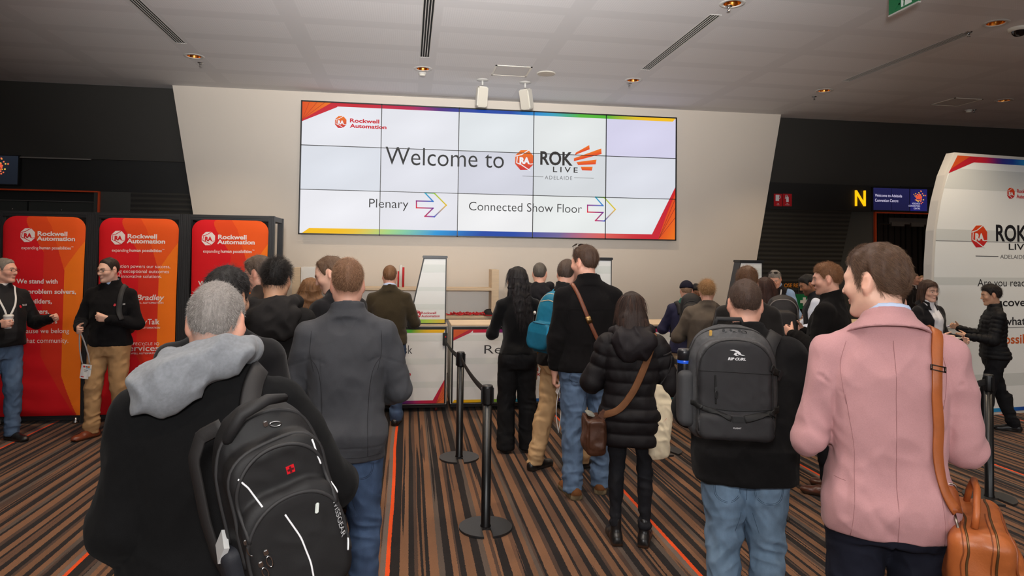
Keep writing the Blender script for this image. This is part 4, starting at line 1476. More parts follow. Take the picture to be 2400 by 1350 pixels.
class Field:
    def __init__(self, lo, hi, h):
        self.lo = np.array(lo, f4)
        self.h = h
        self.n = (np.ceil((np.array(hi) - self.lo) / h).astype(int) + 1)
        self.v = np.full(self.n, 0.4, f4)
        self.ax = [self.lo[i] + h * np.arange(self.n[i], dtype=f4) for i in range(3)]

    def _sl(self, lo, hi):
        a = np.clip(np.floor((np.array(lo) - self.lo) / self.h).astype(int), 0, self.n)
        b = np.clip(np.ceil((np.array(hi) - self.lo) / self.h).astype(int) + 1, 0, self.n)
        return a, b

    def ap(self, prim, k=0.0, op='u'):
        fn, lo, hi = prim
        pad = max(k, 0.0) + 3 * self.h
        a, b = self._sl(np.array(lo) - pad, np.array(hi) + pad)
        if (b <= a).any():
            return self
        x = self.ax[0][a[0]:b[0]][:, None, None]
        y = self.ax[1][a[1]:b[1]][None, :, None]
        z = self.ax[2][a[2]:b[2]][None, None, :]
        d = fn(x, y, z)
        v = self.v[a[0]:b[0], a[1]:b[1], a[2]:b[2]]
        if op == 'u':
            if k > 0:
                t = np.clip(0.5 + 0.5 * (v - d) / k, 0, 1)
                r = v * (1 - t) + d * t - k * t * (1 - t)
            else:
                r = np.minimum(v, d)
        else:
            if op == 's':
                d = -d
            if k > 0:
                t = np.clip(0.5 - 0.5 * (v - d) / k, 0, 1)
                r = v * (1 - t) + d * t + k * t * (1 - t)
            else:
                r = np.maximum(v, d)
        self.v[a[0]:b[0], a[1]:b[1], a[2]:b[2]] = r
        return self

    def mesh(self):
        """surface nets: one vertex per cell the surface crosses, one quad per crossed edge"""
        v = self.v
        v[0], v[-1] = 0.4, 0.4
        v[:, 0], v[:, -1] = 0.4, 0.4
        v[:, :, 0], v[:, :, -1] = 0.4, 0.4
        ins = v < 0
        nx, ny, nz = (np.array(v.shape) - 1)
        cnt = np.zeros((nx, ny, nz), np.int8)
        for dx in (0, 1):
            for dy in (0, 1):
                for dz in (0, 1):
                    cnt += ins[dx:dx + nx, dy:dy + ny, dz:dz + nz]
        act = (cnt > 0) & (cnt < 8)
        ci = np.argwhere(act)
        idx = np.full((nx, ny, nz), -1, np.int32)
        idx[act] = np.arange(len(ci))
        c = {}
        for dx in (0, 1):
            for dy in (0, 1):
                for dz in (0, 1):
                    c[(dx, dy, dz)] = v[ci[:, 0] + dx, ci[:, 1] + dy, ci[:, 2] + dz]
        acc = np.zeros((len(ci), 3), f4)
        m = np.zeros(len(ci), f4)
        for ax in range(3):
            for p in (0, 1):
                for q in (0, 1):
                    o = [p, q]
                    o.insert(ax, 0)
                    e = list(o)
                    e[ax] = 1
                    a, b = c[tuple(o)], c[tuple(e)]
                    cr = (a < 0) != (b < 0)
                    t = np.where(cr, a / np.where(cr, a - b, 1), 0)
                    for j in range(3):
                        acc[:, j] += np.where(cr, (t if j == ax else o[j]), 0)
                    m += cr
        P = (ci + acc / m[:, None]) * self.h + self.lo
        quads = []
        for ax in range(3):
            sl0 = [slice(None)] * 3
            sl1 = [slice(None)] * 3
            sl0[ax] = slice(0, -1)
            sl1[ax] = slice(1, None)
            a, b = ins[tuple(sl0)], ins[tuple(sl1)]
            e = np.argwhere(a != b)
            o1, o2 = [i for i in range(3) if i != ax]
            ok = (e[:, o1] > 0) & (e[:, o2] > 0) & (e[:, o1] < (nx, ny, nz)[o1]) & (e[:, o2] < (nx, ny, nz)[o2])
            e = e[ok]
            s = a[tuple(e.T)]
            d1, d2 = np.zeros(3, int), np.zeros(3, int)
            d1[o1], d2[o2] = 1, 1
            q = np.stack([idx[tuple((e - d1 - d2).T)], idx[tuple((e - d2).T)], idx[tuple(e.T)], idx[tuple((e - d1).T)]], 1)
            flip = s if ax != 1 else ~s
            q[~flip] = q[~flip][:, ::-1]
            quads.append(q)
        return P.astype(f4), np.concatenate(quads).astype(np.int32)


def bb(*ps):
    a = np.array(ps)
    return a.min(0), a.max(0)


def cone(a, b, ra, rb):
    a, b = np.array(a, f4), np.array(b, f4)
    ba = b - a
    L2 = float(ba @ ba) + 1e-9

    def fn(x, y, z):
        px, py, pz = x - a[0], y - a[1], z - a[2]
        t = np.clip((px * ba[0] + py * ba[1] + pz * ba[2]) / L2, 0, 1)
        return np.sqrt((px - t * ba[0]) ** 2 + (py - t * ba[1]) ** 2 + (pz - t * ba[2]) ** 2) - (ra + (rb - ra) * t)
    r = max(ra, rb)
    lo, hi = bb(a, b)
    return fn, lo - r, hi + r


def slab(c, hw, hz, rc, hy, rad, R=None):
    """rounded rectangle (half width hw, half height hz, corner radius rc) of half thickness hy with soft edges"""
    c = np.array(c, f4)
    M = np.eye(3, dtype=f4) if R is None else np.array(R, f4).T

    def fn(x, y, z):
        px, py, pz = x - c[0], y - c[1], z - c[2]
        px, py, pz = (M[i, 0] * px + M[i, 1] * py + M[i, 2] * pz for i in range(3))
        qx, qz = np.abs(px) - hw + rc, np.abs(pz) - hz + rc
        d2 = np.sqrt(np.maximum(qx, 0) ** 2 + np.maximum(qz, 0) ** 2) + np.minimum(np.maximum(qx, qz), 0) - rc + rad
        d1 = np.abs(py) - hy + rad
        return np.sqrt(np.maximum(d2, 0) ** 2 + np.maximum(d1, 0) ** 2) + np.minimum(np.maximum(d1, d2), 0) - rad
    m = np.full(3, float(np.linalg.norm((hw, hy, hz)))) if R is not None else np.array((hw, hy, hz))
    return fn, c - m, c + m


def ell(c, r, R=None):
    c, r = np.array(c, f4), np.array(r, f4)
    M = None if R is None else np.array(R, f4).T

    def fn(x, y, z):
        px, py, pz = x - c[0], y - c[1], z - c[2]
        if M is not None:
            px, py, pz = (M[i, 0] * px + M[i, 1] * py + M[i, 2] * pz for i in range(3))
        k0 = np.sqrt((px / r[0]) ** 2 + (py / r[1]) ** 2 + (pz / r[2]) ** 2)
        k1 = np.sqrt((px / r[0] ** 2) ** 2 + (py / r[1] ** 2) ** 2 + (pz / r[2] ** 2) ** 2) + 1e-6
        return k0 * (k0 - 1) / k1
    m = r if M is None else np.full(3, r.max())
    return fn, c - m, c + m


def rbox(c, half, rad, R=None):
    c, hf = np.array(c, f4), np.array(half, f4) - rad
    M = np.eye(3, dtype=f4) if R is None else np.array(R, f4).T

    def fn(x, y, z):
        px, py, pz = x - c[0], y - c[1], z - c[2]
        q = [np.abs(M[i, 0] * px + M[i, 1] * py + M[i, 2] * pz) - hf[i] for i in range(3)]
        o = np.sqrt(np.maximum(q[0], 0) ** 2 + np.maximum(q[1], 0) ** 2 + np.maximum(q[2], 0) ** 2)
        return o + np.minimum(np.maximum(np.maximum(q[0], q[1]), q[2]), 0) - rad
    m = np.full(3, float(np.linalg.norm(half))) if R is not None else np.array(half)
    return fn, c - m, c + m


def dense(sec, n=60):
    sec = np.array(sec, float)
    z = np.linspace(sec[0, 0], sec[-1, 0], n)
    out = [z]
    for j in range(1, sec.shape[1]):
        y = np.interp(z, sec[:, 0], sec[:, j])
        for _ in range(3):
            y[1:-1] = (y[:-2] + 2 * y[1:-1] + y[2:]) / 4
        out.append(y)
    return np.array(out).astype(f4)


def loft(sec, M=None, o=(0, 0, 0), ex=2.3, hollow=None, tilt=0.0):
    """stack of superellipses (z, cx, cy, rx, ry); M, o: rotation about o; hollow: keep a shell of that thickness"""
    D = dense(sec)
    o = np.array(o, f4)
    Mi = None if M is None else np.array(M, f4).T

    def fn(x, y, z):
        px, py, pz = x - o[0], y - o[1], z - o[2]
        if Mi is not None:
            px, py, pz = (Mi[i, 0] * px + Mi[i, 1] * py + Mi[i, 2] * pz for i in range(3))
        px, py, pz = px + o[0], py + o[1], pz + o[2]
        zt = pz + tilt * py
        cx, cy, rx, ry = (np.interp(zt, D[0], D[i]).astype(f4) for i in range(1, 5))
        r = (np.abs((px - cx) / rx) ** ex + np.abs((py - cy) / ry) ** ex) ** (1 / ex)
        d = (r - 1) * np.minimum(rx, ry)
        if hollow:
            d = np.abs(d) - hollow
        return np.maximum(d, np.maximum(D[0][0] - zt, zt - D[0][-1]))
    R = float(max(np.abs(D[1]).max() + D[3].max(), np.abs(D[2]).max() + D[4].max()))
    zc = (D[0][0] + D[0][-1]) / 2
    hz = float((D[0][-1] - D[0][0]) / 2 + abs(tilt) * R)
    c = np.array([0, 0, zc]) - o
    if M is not None:
        c = np.array(M) @ c
    c = c + o
    if M is None:
        m = np.array([R, R, hz])
    else:
        A = np.abs(np.array(M))
        m = A @ np.array([R, R, hz])
    return fn, c - m, c + m


def plane(n, d, lo, hi):
    """half space n.p < d"""
    n = np.array(n, f4)
    return (lambda x, y, z: n[0] * x + n[1] * y + n[2] * z - f4(d)), np.array(lo), np.array(hi)


def vnoise(P, seed=0):
    """smooth value noise, -1..1"""
    P = np.asarray(P, np.float64)
    i = np.floor(P).astype(np.int64)
    f = P - i
    f = f * f * (3 - 2 * f)
    out = np.zeros(len(P))
    for dx in (0, 1):
        for dy in (0, 1):
            for dz in (0, 1):
                h = (i[:, 0] + dx) * 374761393 + (i[:, 1] + dy) * 668265263 + (i[:, 2] + dz) * 2147483647 + seed * 1274126177
                h = (h ^ (h >> 13)) * 1274126177
                h = (h ^ (h >> 16)) & 0xffff
                w = (f[:, 0] if dx else 1 - f[:, 0]) * (f[:, 1] if dy else 1 - f[:, 1]) * (f[:, 2] if dz else 1 - f[:, 2])
                out += w * (h / 32767.5 - 1)
    return out


def vnormals(P, Q):
    a, b, c, d = (P[Q[:, i]] for i in range(4))
    fn = np.cross(c - a, d - b)
    N = np.zeros_like(P)
    for i in range(4):
        np.add.at(N, Q[:, i], fn)
    return N / (np.linalg.norm(N, axis=1, keepdims=True) + 1e-12)


def relax(P, Q, it=1, lam=0.5):
    for _ in range(it):
        A = np.zeros_like(P)
        n = np.zeros(len(P), f4)
        for i in range(4):
            j = Q[:, (i + 1) % 4]
            np.add.at(A, Q[:, i], P[j])
            np.add.at(n, Q[:, i], 1)
            np.add.at(A, j, P[Q[:, i]])
            np.add.at(n, j, 1)
        P = P + lam * (A / n[:, None] - P)
    return P


def mesh_obj(name, P, Q, mats, parent=None, col=None, label=None, mi=None):
    me = bpy.data.meshes.new(name)
    me.vertices.add(len(P))
    me.vertices.foreach_set('co', np.ascontiguousarray(P, f4).ravel())
    me.loops.add(Q.size)
    me.loops.foreach_set('vertex_index', Q.ravel())
    me.polygons.add(len(Q))
    me.polygons.foreach_set('loop_start', np.arange(len(Q), dtype=np.int32) * 4)
    me.polygons.foreach_set('use_smooth', np.ones(len(Q), bool))
    for m in (mats if isinstance(mats, (list, tuple)) else [mats]):
        me.materials.append(m)
    if mi is not None:
        me.polygons.foreach_set('material_index', mi)
    if col is not None:
        c = np.ones((len(P), 4), f4)
        c[:, :3] = col
        me.color_attributes.new('Col', 'FLOAT_COLOR', 'POINT').data.foreach_set('color', c.ravel())
    me.update()
    me.validate()
    o = bpy.data.objects.new(name, me)
    COL.objects.link(o)
    if parent is not None:
        o.parent = parent
    if label:
        o['label'] = label
    return o


def rot(x=0, y=0, z=0):
    return np.array(Euler((math.radians(x), math.radians(y), math.radians(z)), 'XYZ').to_matrix(), f4)


def nrm_(v):
    v = np.array(v, float)
    return v / (np.linalg.norm(v) + 1e-12)


# ------------------------------------------------------------------ cloth and skin materials
M_SKIN = mat('skin', (1, 1, 1), rough=0.5, attr=True, bump=0.08, bscale=220, var=0.035, vscale=40, spec=0.4)
_sb = M_SKIN.node_tree.nodes['Principled BSDF']
_sb.inputs['Subsurface Weight'].default_value = 0.06
_sb.inputs['Subsurface Radius'].default_value = (0.012, 0.005, 0.003)
M_EYE = mat('eye', (1, 1, 1), rough=0.12, attr=True)
M_FLEECE = mat('fleece', (1, 1, 1), rough=0.95, attr=True, bump=0.30, bscale=800, var=0.10, vscale=60, sheen=0.03, spec=0.08)
M_SOFTSHELL = mat('softshell', (1, 1, 1), rough=0.72, attr=True, bump=0.18, bscale=520, var=0.05, vscale=30, sheen=0.03, spec=0.18)
M_WOOL = mat('wool_blend', (1, 1, 1), rough=0.9, attr=True, bump=0.2, bscale=1500, var=0.07, vscale=320, sheen=0.1, spec=0.15)
M_KNIT = mat('knit', (1, 1, 1), rough=0.95, attr=True, bump=0.35, bscale=900, var=0.10, vscale=120, sheen=0.15, spec=0.1)
M_DENIM = mat('denim', (1, 1, 1), rough=0.85, attr=True, bump=0.35, bscale=650, var=0.16, vscale=26, spec=0.2, stretch=(1, 1, 0.55))
M_COTTON = mat('cotton_twill', (1, 1, 1), rough=0.85, attr=True, bump=0.2, bscale=700, var=0.06, vscale=18, spec=0.2)
M_PUFF = mat('puffer_nylon', (1, 1, 1), rough=0.62, attr=True, bump=0.15, bscale=110, var=0.05, vscale=30, spec=0.22)
M_SHIRT = mat('shirt_cotton', (1, 1, 1), rough=0.8, attr=True, bump=0.1, bscale=500, spec=0.25)
M_SHOE = mat('shoe_leather', (1, 1, 1), rough=0.34, attr=True, bump=0.12, bscale=150, var=0.08, vscale=20)
M_SUEDE = mat('suede', (1, 1, 1), rough=0.9, attr=True, bump=0.3, bscale=300, var=0.12, vscale=30, spec=0.15)
M_LEATHER = mat('leather', (1, 1, 1), rough=0.42, attr=True, bump=0.22, bscale=130, var=0.14, vscale=12, spec=0.45)
M_NYLON = mat('pack_nylon', (1, 1, 1), rough=0.62, attr=True, bump=0.25, bscale=1100, var=0.07, vscale=40, spec=0.35)
M_LENS = mat('glasses_rim', S(34, 28, 26), rough=0.25)


def hair_mat(name, c, c2=None):
    if name in MATS:
        return MATS[name]
    m, nt, b = nodes_of(name)
    N, L = nt.nodes, nt.links
    hi = N.new('ShaderNodeHairInfo')
    rp = N.new('ShaderNodeValToRGB')
    rp.color_ramp.elements[0].color = (*[q * 0.7 for q in c], 1)
    rp.color_ramp.elements[1].color = (*(c2 or [q * 1.5 for q in c]), 1)
    L.new(hi.outputs['Random'], rp.inputs[0])
    L.new(rp.outputs[0], b.inputs['Base Color'])
    b.inputs['Roughness'].default_value = 0.42
    b.inputs['Specular IOR Level'].default_value = 0.35
    MATS[name] = m
    return m


def hairbase_mat(name, c):
    """scalp-hugging hair mass: streaked along the head"""
    return mat(name, c, rough=0.6, bump=0.6, bscale=60, var=0.3, vscale=60, stretch=(3, 3, 0.8), spec=0.3)


# ------------------------------------------------------------------ head, hand
def head_prims(F, hc, R, s, k=1.0, female=False):
    """adds a head to field F: hc centre, R rotation (3x3), s size"""
    def W(p):
        return hc + R @ (np.array(p, f4) * s)

    def E(c, r, op='u', kk=0.02, rr=None):
        F.ap(ell(W(c), np.array(r) * s, R if rr is None else R @ rr), kk * s, op)

    def C(a, b, ra, rb, kk=0.015):
        F.ap(cone(W(a), W(b), ra * s, rb * s), kk * s)
    jw = 0.9 if female else 1.0
    E((0, -.012, .028), (.0722, .095, .088))
    E((0, .026, -.012), (.063 * jw, .068, .098), kk=.03)
    for q in (-1, 1):
        C((q * .047 * jw, -.002, -.056), (q * .020, .064, -.099), .022, .017, .03)
        E((q * .043, .060, -.024), (.024, .026, .024), kk=.02)
        C((q * .012, .088, .022), (q * .045, .073, .022), .0125, .010, .015)
    E((0, .074, -.101), (.022, .018, .017), kk=.015)
    # eye sockets
    for q in (-1, 1):
        E((q * .031, .104, .003), (.017, .020, .0115), 's', .012)
    # nose
    C((0, .088, .012), (0, .1095, -.029), .0080, .0108, .010)
    for q in (-1, 1):
        E((q * .0115, .0985, -.033), (.0078, .010, .0078), kk=.006)
    # mouth
    for q in (-1, 1):
        C((0, .0935, -.058), (q * .020, .0855, -.0605), .0054, .0036, .004)
        C((0, .0920, -.0695), (q * .017, .0850, -.0665), .0062, .0042, .004)
    E((0, .111, -.0633), (.026, .020, .0016), 's', .003)
    # eyelids
    for q in (-1, 1):
        C((q * .019, .0860, .0080), (q * .042, .0790, .0078), .0056, .0052, .004)
        C((q * .020, .0855, -.0078), (q * .041, .079, -.0066), .0046, .0043, .004)
    # ears
    for q in (-1, 1):
        rr = rot(8, 0, -q * 24)
        E((q * .077, -.012, -.004), (.0105, .0195, .0335), kk=.008, rr=rr)
        E((q * .0885, -.006, .002), (.0065, .0095, .0185), 's', .006, rr=rr)
        E((q * .0735, -.004, -.034), (.008, .0095, .010), kk=.008)


def hand_prims(F, w, d, t, side, s=1.0, curl=35, spread=1.0, k=0.008, thumb=(0.7, 0.65, 0.35), ext=None):
    """hand from wrist point w along d, thumb towards t; returns palm centre and the palm normal"""
    d, t = nrm_(d), np.array(t, float)
    t = nrm_(t - d * (t @ d))
    n = np.cross(d, t) * (-1 if side > 0 else 1)
    w = np.array(w, float)
    off = np.array([.030, .0105, -.0095, -.027]) * s * spread
    kn = [.086, .090, .086, .078]
    ln = [.074, .083, .077, .060]
    for i in range(4):
        kp = w + d * kn[i] * s + t * off[i]
        F.ap(cone(w + d * .012 * s + t * off[i] * .55, kp, .0145 * s, .0112 * s), .012 * s)
        p, a = kp, 0.0
        cu = curl if not ext or ext[i] is None else ext[i]
        for j, fr in enumerate((.45, .30, .25)):
            a += math.radians(cu * (0.75, 1.1, 0.8)[j])
            q = p + (d * math.cos(a) + n * math.sin(a)) * ln[i] * fr * s
            F.ap(cone(p, q, (.0096, .0086, .0078)[j] * s, (.0086, .0078, .0066)[j] * s), .003 * s)
            p = q
    b = w + d * .022 * s + t * .020 * s
    u = nrm_(d * thumb[0] + t * thumb[1] + n * thumb[2])
    q = b + u * .048 * s
    F.ap(cone(b, q, .0165 * s, .0115 * s), .012 * s)
    u2 = nrm_(u * 0.8 + d * .45 + n * .25)
    q2 = q + u2 * .034 * s
    F.ap(cone(q, q2, .0112 * s, .0095 * s), .003 * s)
    F.ap(cone(q2, q2 + nrm_(u2 + n * .3) * .024 * s, .0095 * s, .0072 * s), .003 * s)
    return w + d * .07 * s + n * .02 * s, n


# ------------------------------------------------------------------ the figure
ARM = {  # (upper arm direction, forearm direction), x outwards, y forwards, z up
    'down': ((.16, -.04, -1), (.05, .22, -1)),
    'slack': ((.22, -.10, -1), (.10, .35, -1)),
    'front': ((.24, .05, -1), (-.55, .85, .05)),
    'phone': ((.22, .12, -1), (-.45, .85, .38)),
    'counter': ((.22, .30, -1), (-.35, .95, -.05)),
    'pocket': ((.36, -.18, -1), (-.12, .45, -1)),
    'low': ((.22, -.02, -1), (-.35, .75, -.55)),
}


class Person:
    pass


def person(name, label, px, py, dep, rz, skin, top, bottom, shoes, hair, arms=('front', 'front'), w=1.0, bulk=0.0, belly=0.0, lean=0.0, side=0.0, twist=0.0, head=(0, 0, 0), feet=None, female=False, drop=0.0, neck=0.0,
           h=0.010, hh=0.0, hands=None, brow=None, eye=None, beard=None, extra=None, at=None, headscale=1.0):
    """px, py, dep: where the crown of the head stands in the photograph and how far off; rz: heading in degrees (0 faces the far wall)"""
    J = Person()
    Pt = at_dep(px, py, dep) if at is None else Vector(at)
    rng = np.random.RandomState(int(px * 7 + py) % 9999)

    def pose(s):
        J.s = s
        pel = np.array([0, 0, .94]) * s
        T = rot(-lean, side, 0)
        Tt = T @ rot(0, 0, twist)
        tp = lambda x, y, z: pel + Tt @ (np.array([x, y, z]) * s - pel)
        J.pel, J.T, J.tp = pel, Tt, tp
        J.sh = {q: tp(q * .176 * w, -.012, 1.402 - drop) for q in (1, -1)}
        J.nb = tp(0, -.022, 1.495)
        Rh = T @ rot(0, 0, head[0]) @ rot(-head[1] + lean * 0.6, head[2], 0)
        Rn = T @ rot(0, 0, head[0]) @ rot((-head[1]) * .5 + lean * 0.3, head[2] * .5, 0)
        J.Rh = Rh
        J.hs = s * headscale * (1.0 if not female else 0.985)
        J.hc = J.nb + Rn @ (np.array([0, .034, .155 - neck]) * s)
        J.crown = J.hc + Rh @ (np.array([0, -.015, .118]) * J.hs) + np.array([0, 0, hh])
        return J.crown
    z1 = pose(1.0)[2] - hh
    s = (Pt.z - hh) / z1
    pose(s)
    a = math.radians(rz)
    Rz = np.array([[math.cos(a), -math.sin(a)], [math.sin(a), math.cos(a)]])
    J.loc = np.array([Pt.x, Pt.y]) - Rz @ J.crown[:2]
    J.Rz = Rz
    hip = {q: np.array([q * .088 * (w * .5 + .5), 0.0, .885]) * s + np.array([0, (J.T @ np.array([0, 0, 0.0]))[1], 0]) for q in (1, -1)}
    feet = feet or ((.10, 0.0, 8), (.10, 0.0, 8))
    J.ft, J.toe = {}, {}
    for q, fq in zip((1, -1), feet):
        J.ft[q] = np.array([q * fq[0], fq[1], 0.0]) * s
        J.toe[q] = -q * math.radians(fq[2])
    J.kn, J.an = {}, {}
    for q in (1, -1):
        J.an[q] = J.ft[q] + np.array([0, -.035 * s, .085 * s])
        mid = hip[q] * .52 + J.an[q] * .48
        J.kn[q] = mid + np.array([q * .004, .035, 0]) * s
    J.hip = hip
    J.el, J.wr, J.fd = {}, {}, {}
    for q, am in zip((1, -1), arms):
        u, f = ARM[am] if isinstance(am, str) else am
        u = J.T @ (nrm_(u) * np.array([q, 1, 1]))
        f = J.T @ (nrm_(f) * np.array([q, 1, 1]))
        J.el[q] = J.sh[q] + u * .295 * s
        J.wr[q] = J.el[q] + f * .255 * s
        J.fd[q] = f
    tp = J.tp
    # ---- body: one continuous skin, slimmer than the clothes
    pts = [J.crown + .05, J.crown - .05, J.nb, np.array([0, 0, -.02])]
    for q in (1, -1):
        pts += [J.el[q], J.wr[q], J.wr[q] + J.fd[q] * .2 * s, J.ft[q] + [.1, .2, 0], J.ft[q] - [.1, .15, 0], J.sh[q] + q * np.array([.08, 0, 0])]
    lo, hi = bb(*pts)
    lo, hi = lo - .14, hi + .14
    F = Field(lo, hi, h)
    bl = bulk
    sec_b = [(.80, 0, -.012, .150, .095), (.93, 0, -.015, .160, .112), (1.06, 0, 0, .136, .100), (1.22, 0, 0, .146, .108), (1.34, 0, 0, .152, .108), (1.41, 0, -.008, .130, .086), (1.47, 0, -.016, .085, .062), (1.515, 0, -.02, .06, .055)]
    F.ap(loft([tuple(np.array(r) * s * np.array([1, 1, 1, w, 1])) for r in sec_b], J.T, J.pel), .02)
    for q in (1, -1):
        F.ap(cone(J.sh[q] - [0, 0, .01], J.el[q], .042 * s, .035 * s), .04)
        F.ap(cone(J.el[q], J.wr[q], .037 * s, .026 * s), .02)
        F.ap(cone(hip[q], J.kn[q], .068 * s, .041 * s), .03)
        F.ap(cone(J.kn[q], J.an[q], .041 * s, .029 * s), .02)
        F.ap(cone(J.an[q] - [0, 0, .03 * s], J.ft[q] + rot(0, 0, math.degrees(J.toe[q])) @ np.array([0, .08, .034]) * s, .029 * s, .020 * s), .02)
    F.ap(cone(J.nb - [0, 0, .03 * s], J.hc + J.Rh @ (np.array([0, -.022, -.055]) * J.hs), .060 * s * (0.86 if female else 1.0) * (1 + bulk * 1.2), .055 * s * (0.86 if female else 1.0) * (1 + bulk)), .03)
    if bulk > 0.1:
        F.ap(ell(J.nb + np.array([0, -.03, .05]) * s, np.array([.062, .05, .05]) * s), .03)
    head_prims(F, J.hc, J.Rh, J.hs, female=female)
    J.palm = {}
    for q in (1, -1):
        hd = (hands or {}).get(q, {})
        dflt = np.array([0, 1, 0]) if J.fd[q][2] < -.6 else np.array([-q * .2, .1, 1])
        J.palm[q] = hand_prims(F, J.wr[q], J.T @ (np.array(hd['d']) * np.array([q, 1, 1])) if 'd' in hd else J.fd[q], J.T @ (np.array(hd['t']) * np.array([q, 1, 1])) if 't' in hd else dflt, q, s * .98, hd.get('curl', 38), thumb=hd.get('thumb', (.7, .65, .35)), ext=hd.get('ext'))
    P, Q = F.mesh()
    P = relax(P, Q, 1, .35)
    # skin tones by place on the head: lips, cheeks, ears, stubble, brows
    L = ((P - J.hc) @ J.Rh) / J.hs
    sk = np.array(skin)
    col = np.tile(sk, (len(P), 1))

    def blend(m, c):
        col[:] = col * (1 - m[:, None]) + np.array(c) * m[:, None]
    sm = lambda v, a_, b_: np.clip((v - a_) / (b_ - a_), 0, 1)
    onhead = (L[:, 2] > -.14) & (np.abs(L[:, 0]) < .12) & (np.abs(L[:, 1]) < .16)
    blend(onhead * .35 * np.exp(-(((np.abs(L[:, 0]) - .045) / .025) ** 2 + ((L[:, 2] + .03) / .03) ** 2)) * (L[:, 1] > .03), sk * np.array([1.02, .82, .78]))
    blend(onhead * .45 * (np.abs(L[:, 0]) > .074) * (np.abs(L[:, 2]) < .05), sk * np.array([1.04, .80, .75]))
    blend(onhead * .6 * np.exp(-((L[:, 0] / .021) ** 4 + ((L[:, 2] + .064) / .0105) ** 4)) * (L[:, 1] > .080), sk * np.array([.86, .62, .62]))
    if beard:
        m = onhead * sm(L[:, 1], -.01, .03) * sm(-L[:, 2], .035, .06) * (1 - np.exp(-((L[:, 0] / .022) ** 4 + ((L[:, 2] + .064) / .011) ** 4)))
        blend(m * beard[1], beard[0])
    bc = brow or hair.get('c', (.05, .03, .02))
    m = onhead * (np.abs(np.abs(L[:, 0]) - .031) < .017) * np.exp(-((L[:, 2] - .0215 - .003 * np.cos((np.abs(L[:, 0]) - .031) * 90)) / .0052) ** 2) * (L[:, 1] > .055)
    blend(np.clip(m * 1.1, 0, .85), bc)
    if hair.get('stubble') is not None:
        m = onhead * sm(L[:, 2] - hairline(L[:, 1], np.abs(L[:, 0]), hair), -.004, .012) * hair.get('stub_w', .6)
        m *= (np.abs(L[:, 0]) < .0765) | (L[:, 2] > .035)
        blend(np.clip(m, 0, 1), hair['stubble'])
    body = mesh_obj(name, P, Q, M_SKIN, col=col)
    body.location = (J.loc[0], J.loc[1], 0)
    body.rotation_euler = (0, 0, a)
    tag(body, label, 'person', 'people queueing for registration')
    J.o = body
    J.P, J.Q = P, Q
    # ---- eyes
    Wd = lambda p: J.hc + J.Rh @ (np.array(p) * J.hs)
    if eye is not None:
        for q in (1, -1):
            mb = MB()
            n0 = 14
            c = Wd((q * .031, .0768, .0008))
            look = J.Rh @ nrm_((0.10 * 0, 1, -.05))
            ax = Vector(look)
            prof = [(0.0118 * math.sin(t), 0.0118 * math.cos(t)) for t in np.linspace(PI, 0.0, n0)]
            mb.lathe([(max(r_ * J.hs, 0), z_ * J.hs) for r_, z_ in prof], c, n=16, axis=ax)
            cs = []
            for v in mb.v:
                dq = float(np.dot(np.array(v) - c, look)) / (0.0118 * J.hs)
                cs.append((.01, .01, .01) if dq > .955 else (tuple(eye) if dq > .86 else (.72, .68, .64)))
            mb.c = cs
            mb.build('eye', M_EYE, body)
    # ---- hair
    build_hair(J, hair, body, rng)
    # ---- clothes
    if bottom:
        J.bottom = trousers(J, bottom, body, w, h, rng, top.get('hem', .84))
    if shoes:
        for q in (1, -1):
            shoe(J, q, shoes, body, min(h, .008))
    J.top = top_garment(J, top, body, w, bulk, belly, h, rng, female)
    if extra:
        extra(J)
    return J


def to_world(J, p):
    q = np.array(p, float)
    r = J.Rz @ q[:2] + J.loc
    return Vector((r[0], r[1], q[2]))


def hairline(y, ax, hp):
    """lowest z of the hair at depth y on the head"""
    nape = hp.get('nape', -.075)
    front = hp.get('front', .062)
    ys = [-.13, -.085, -.060, -.042, -.026, -.012, .006, .016, .030, .040, .054, .072, .11]
    bn = hp.get('burn', -.016)
    zs = [nape, nape + .003, nape + .010, nape + .030, .010, .030, .032, bn, bn + .004, .026, front - .014, front, front + .006]
    return np.interp(y, ys, zs) + hp.get('mid', 0.0) * np.exp(-(ax / .03) ** 2)


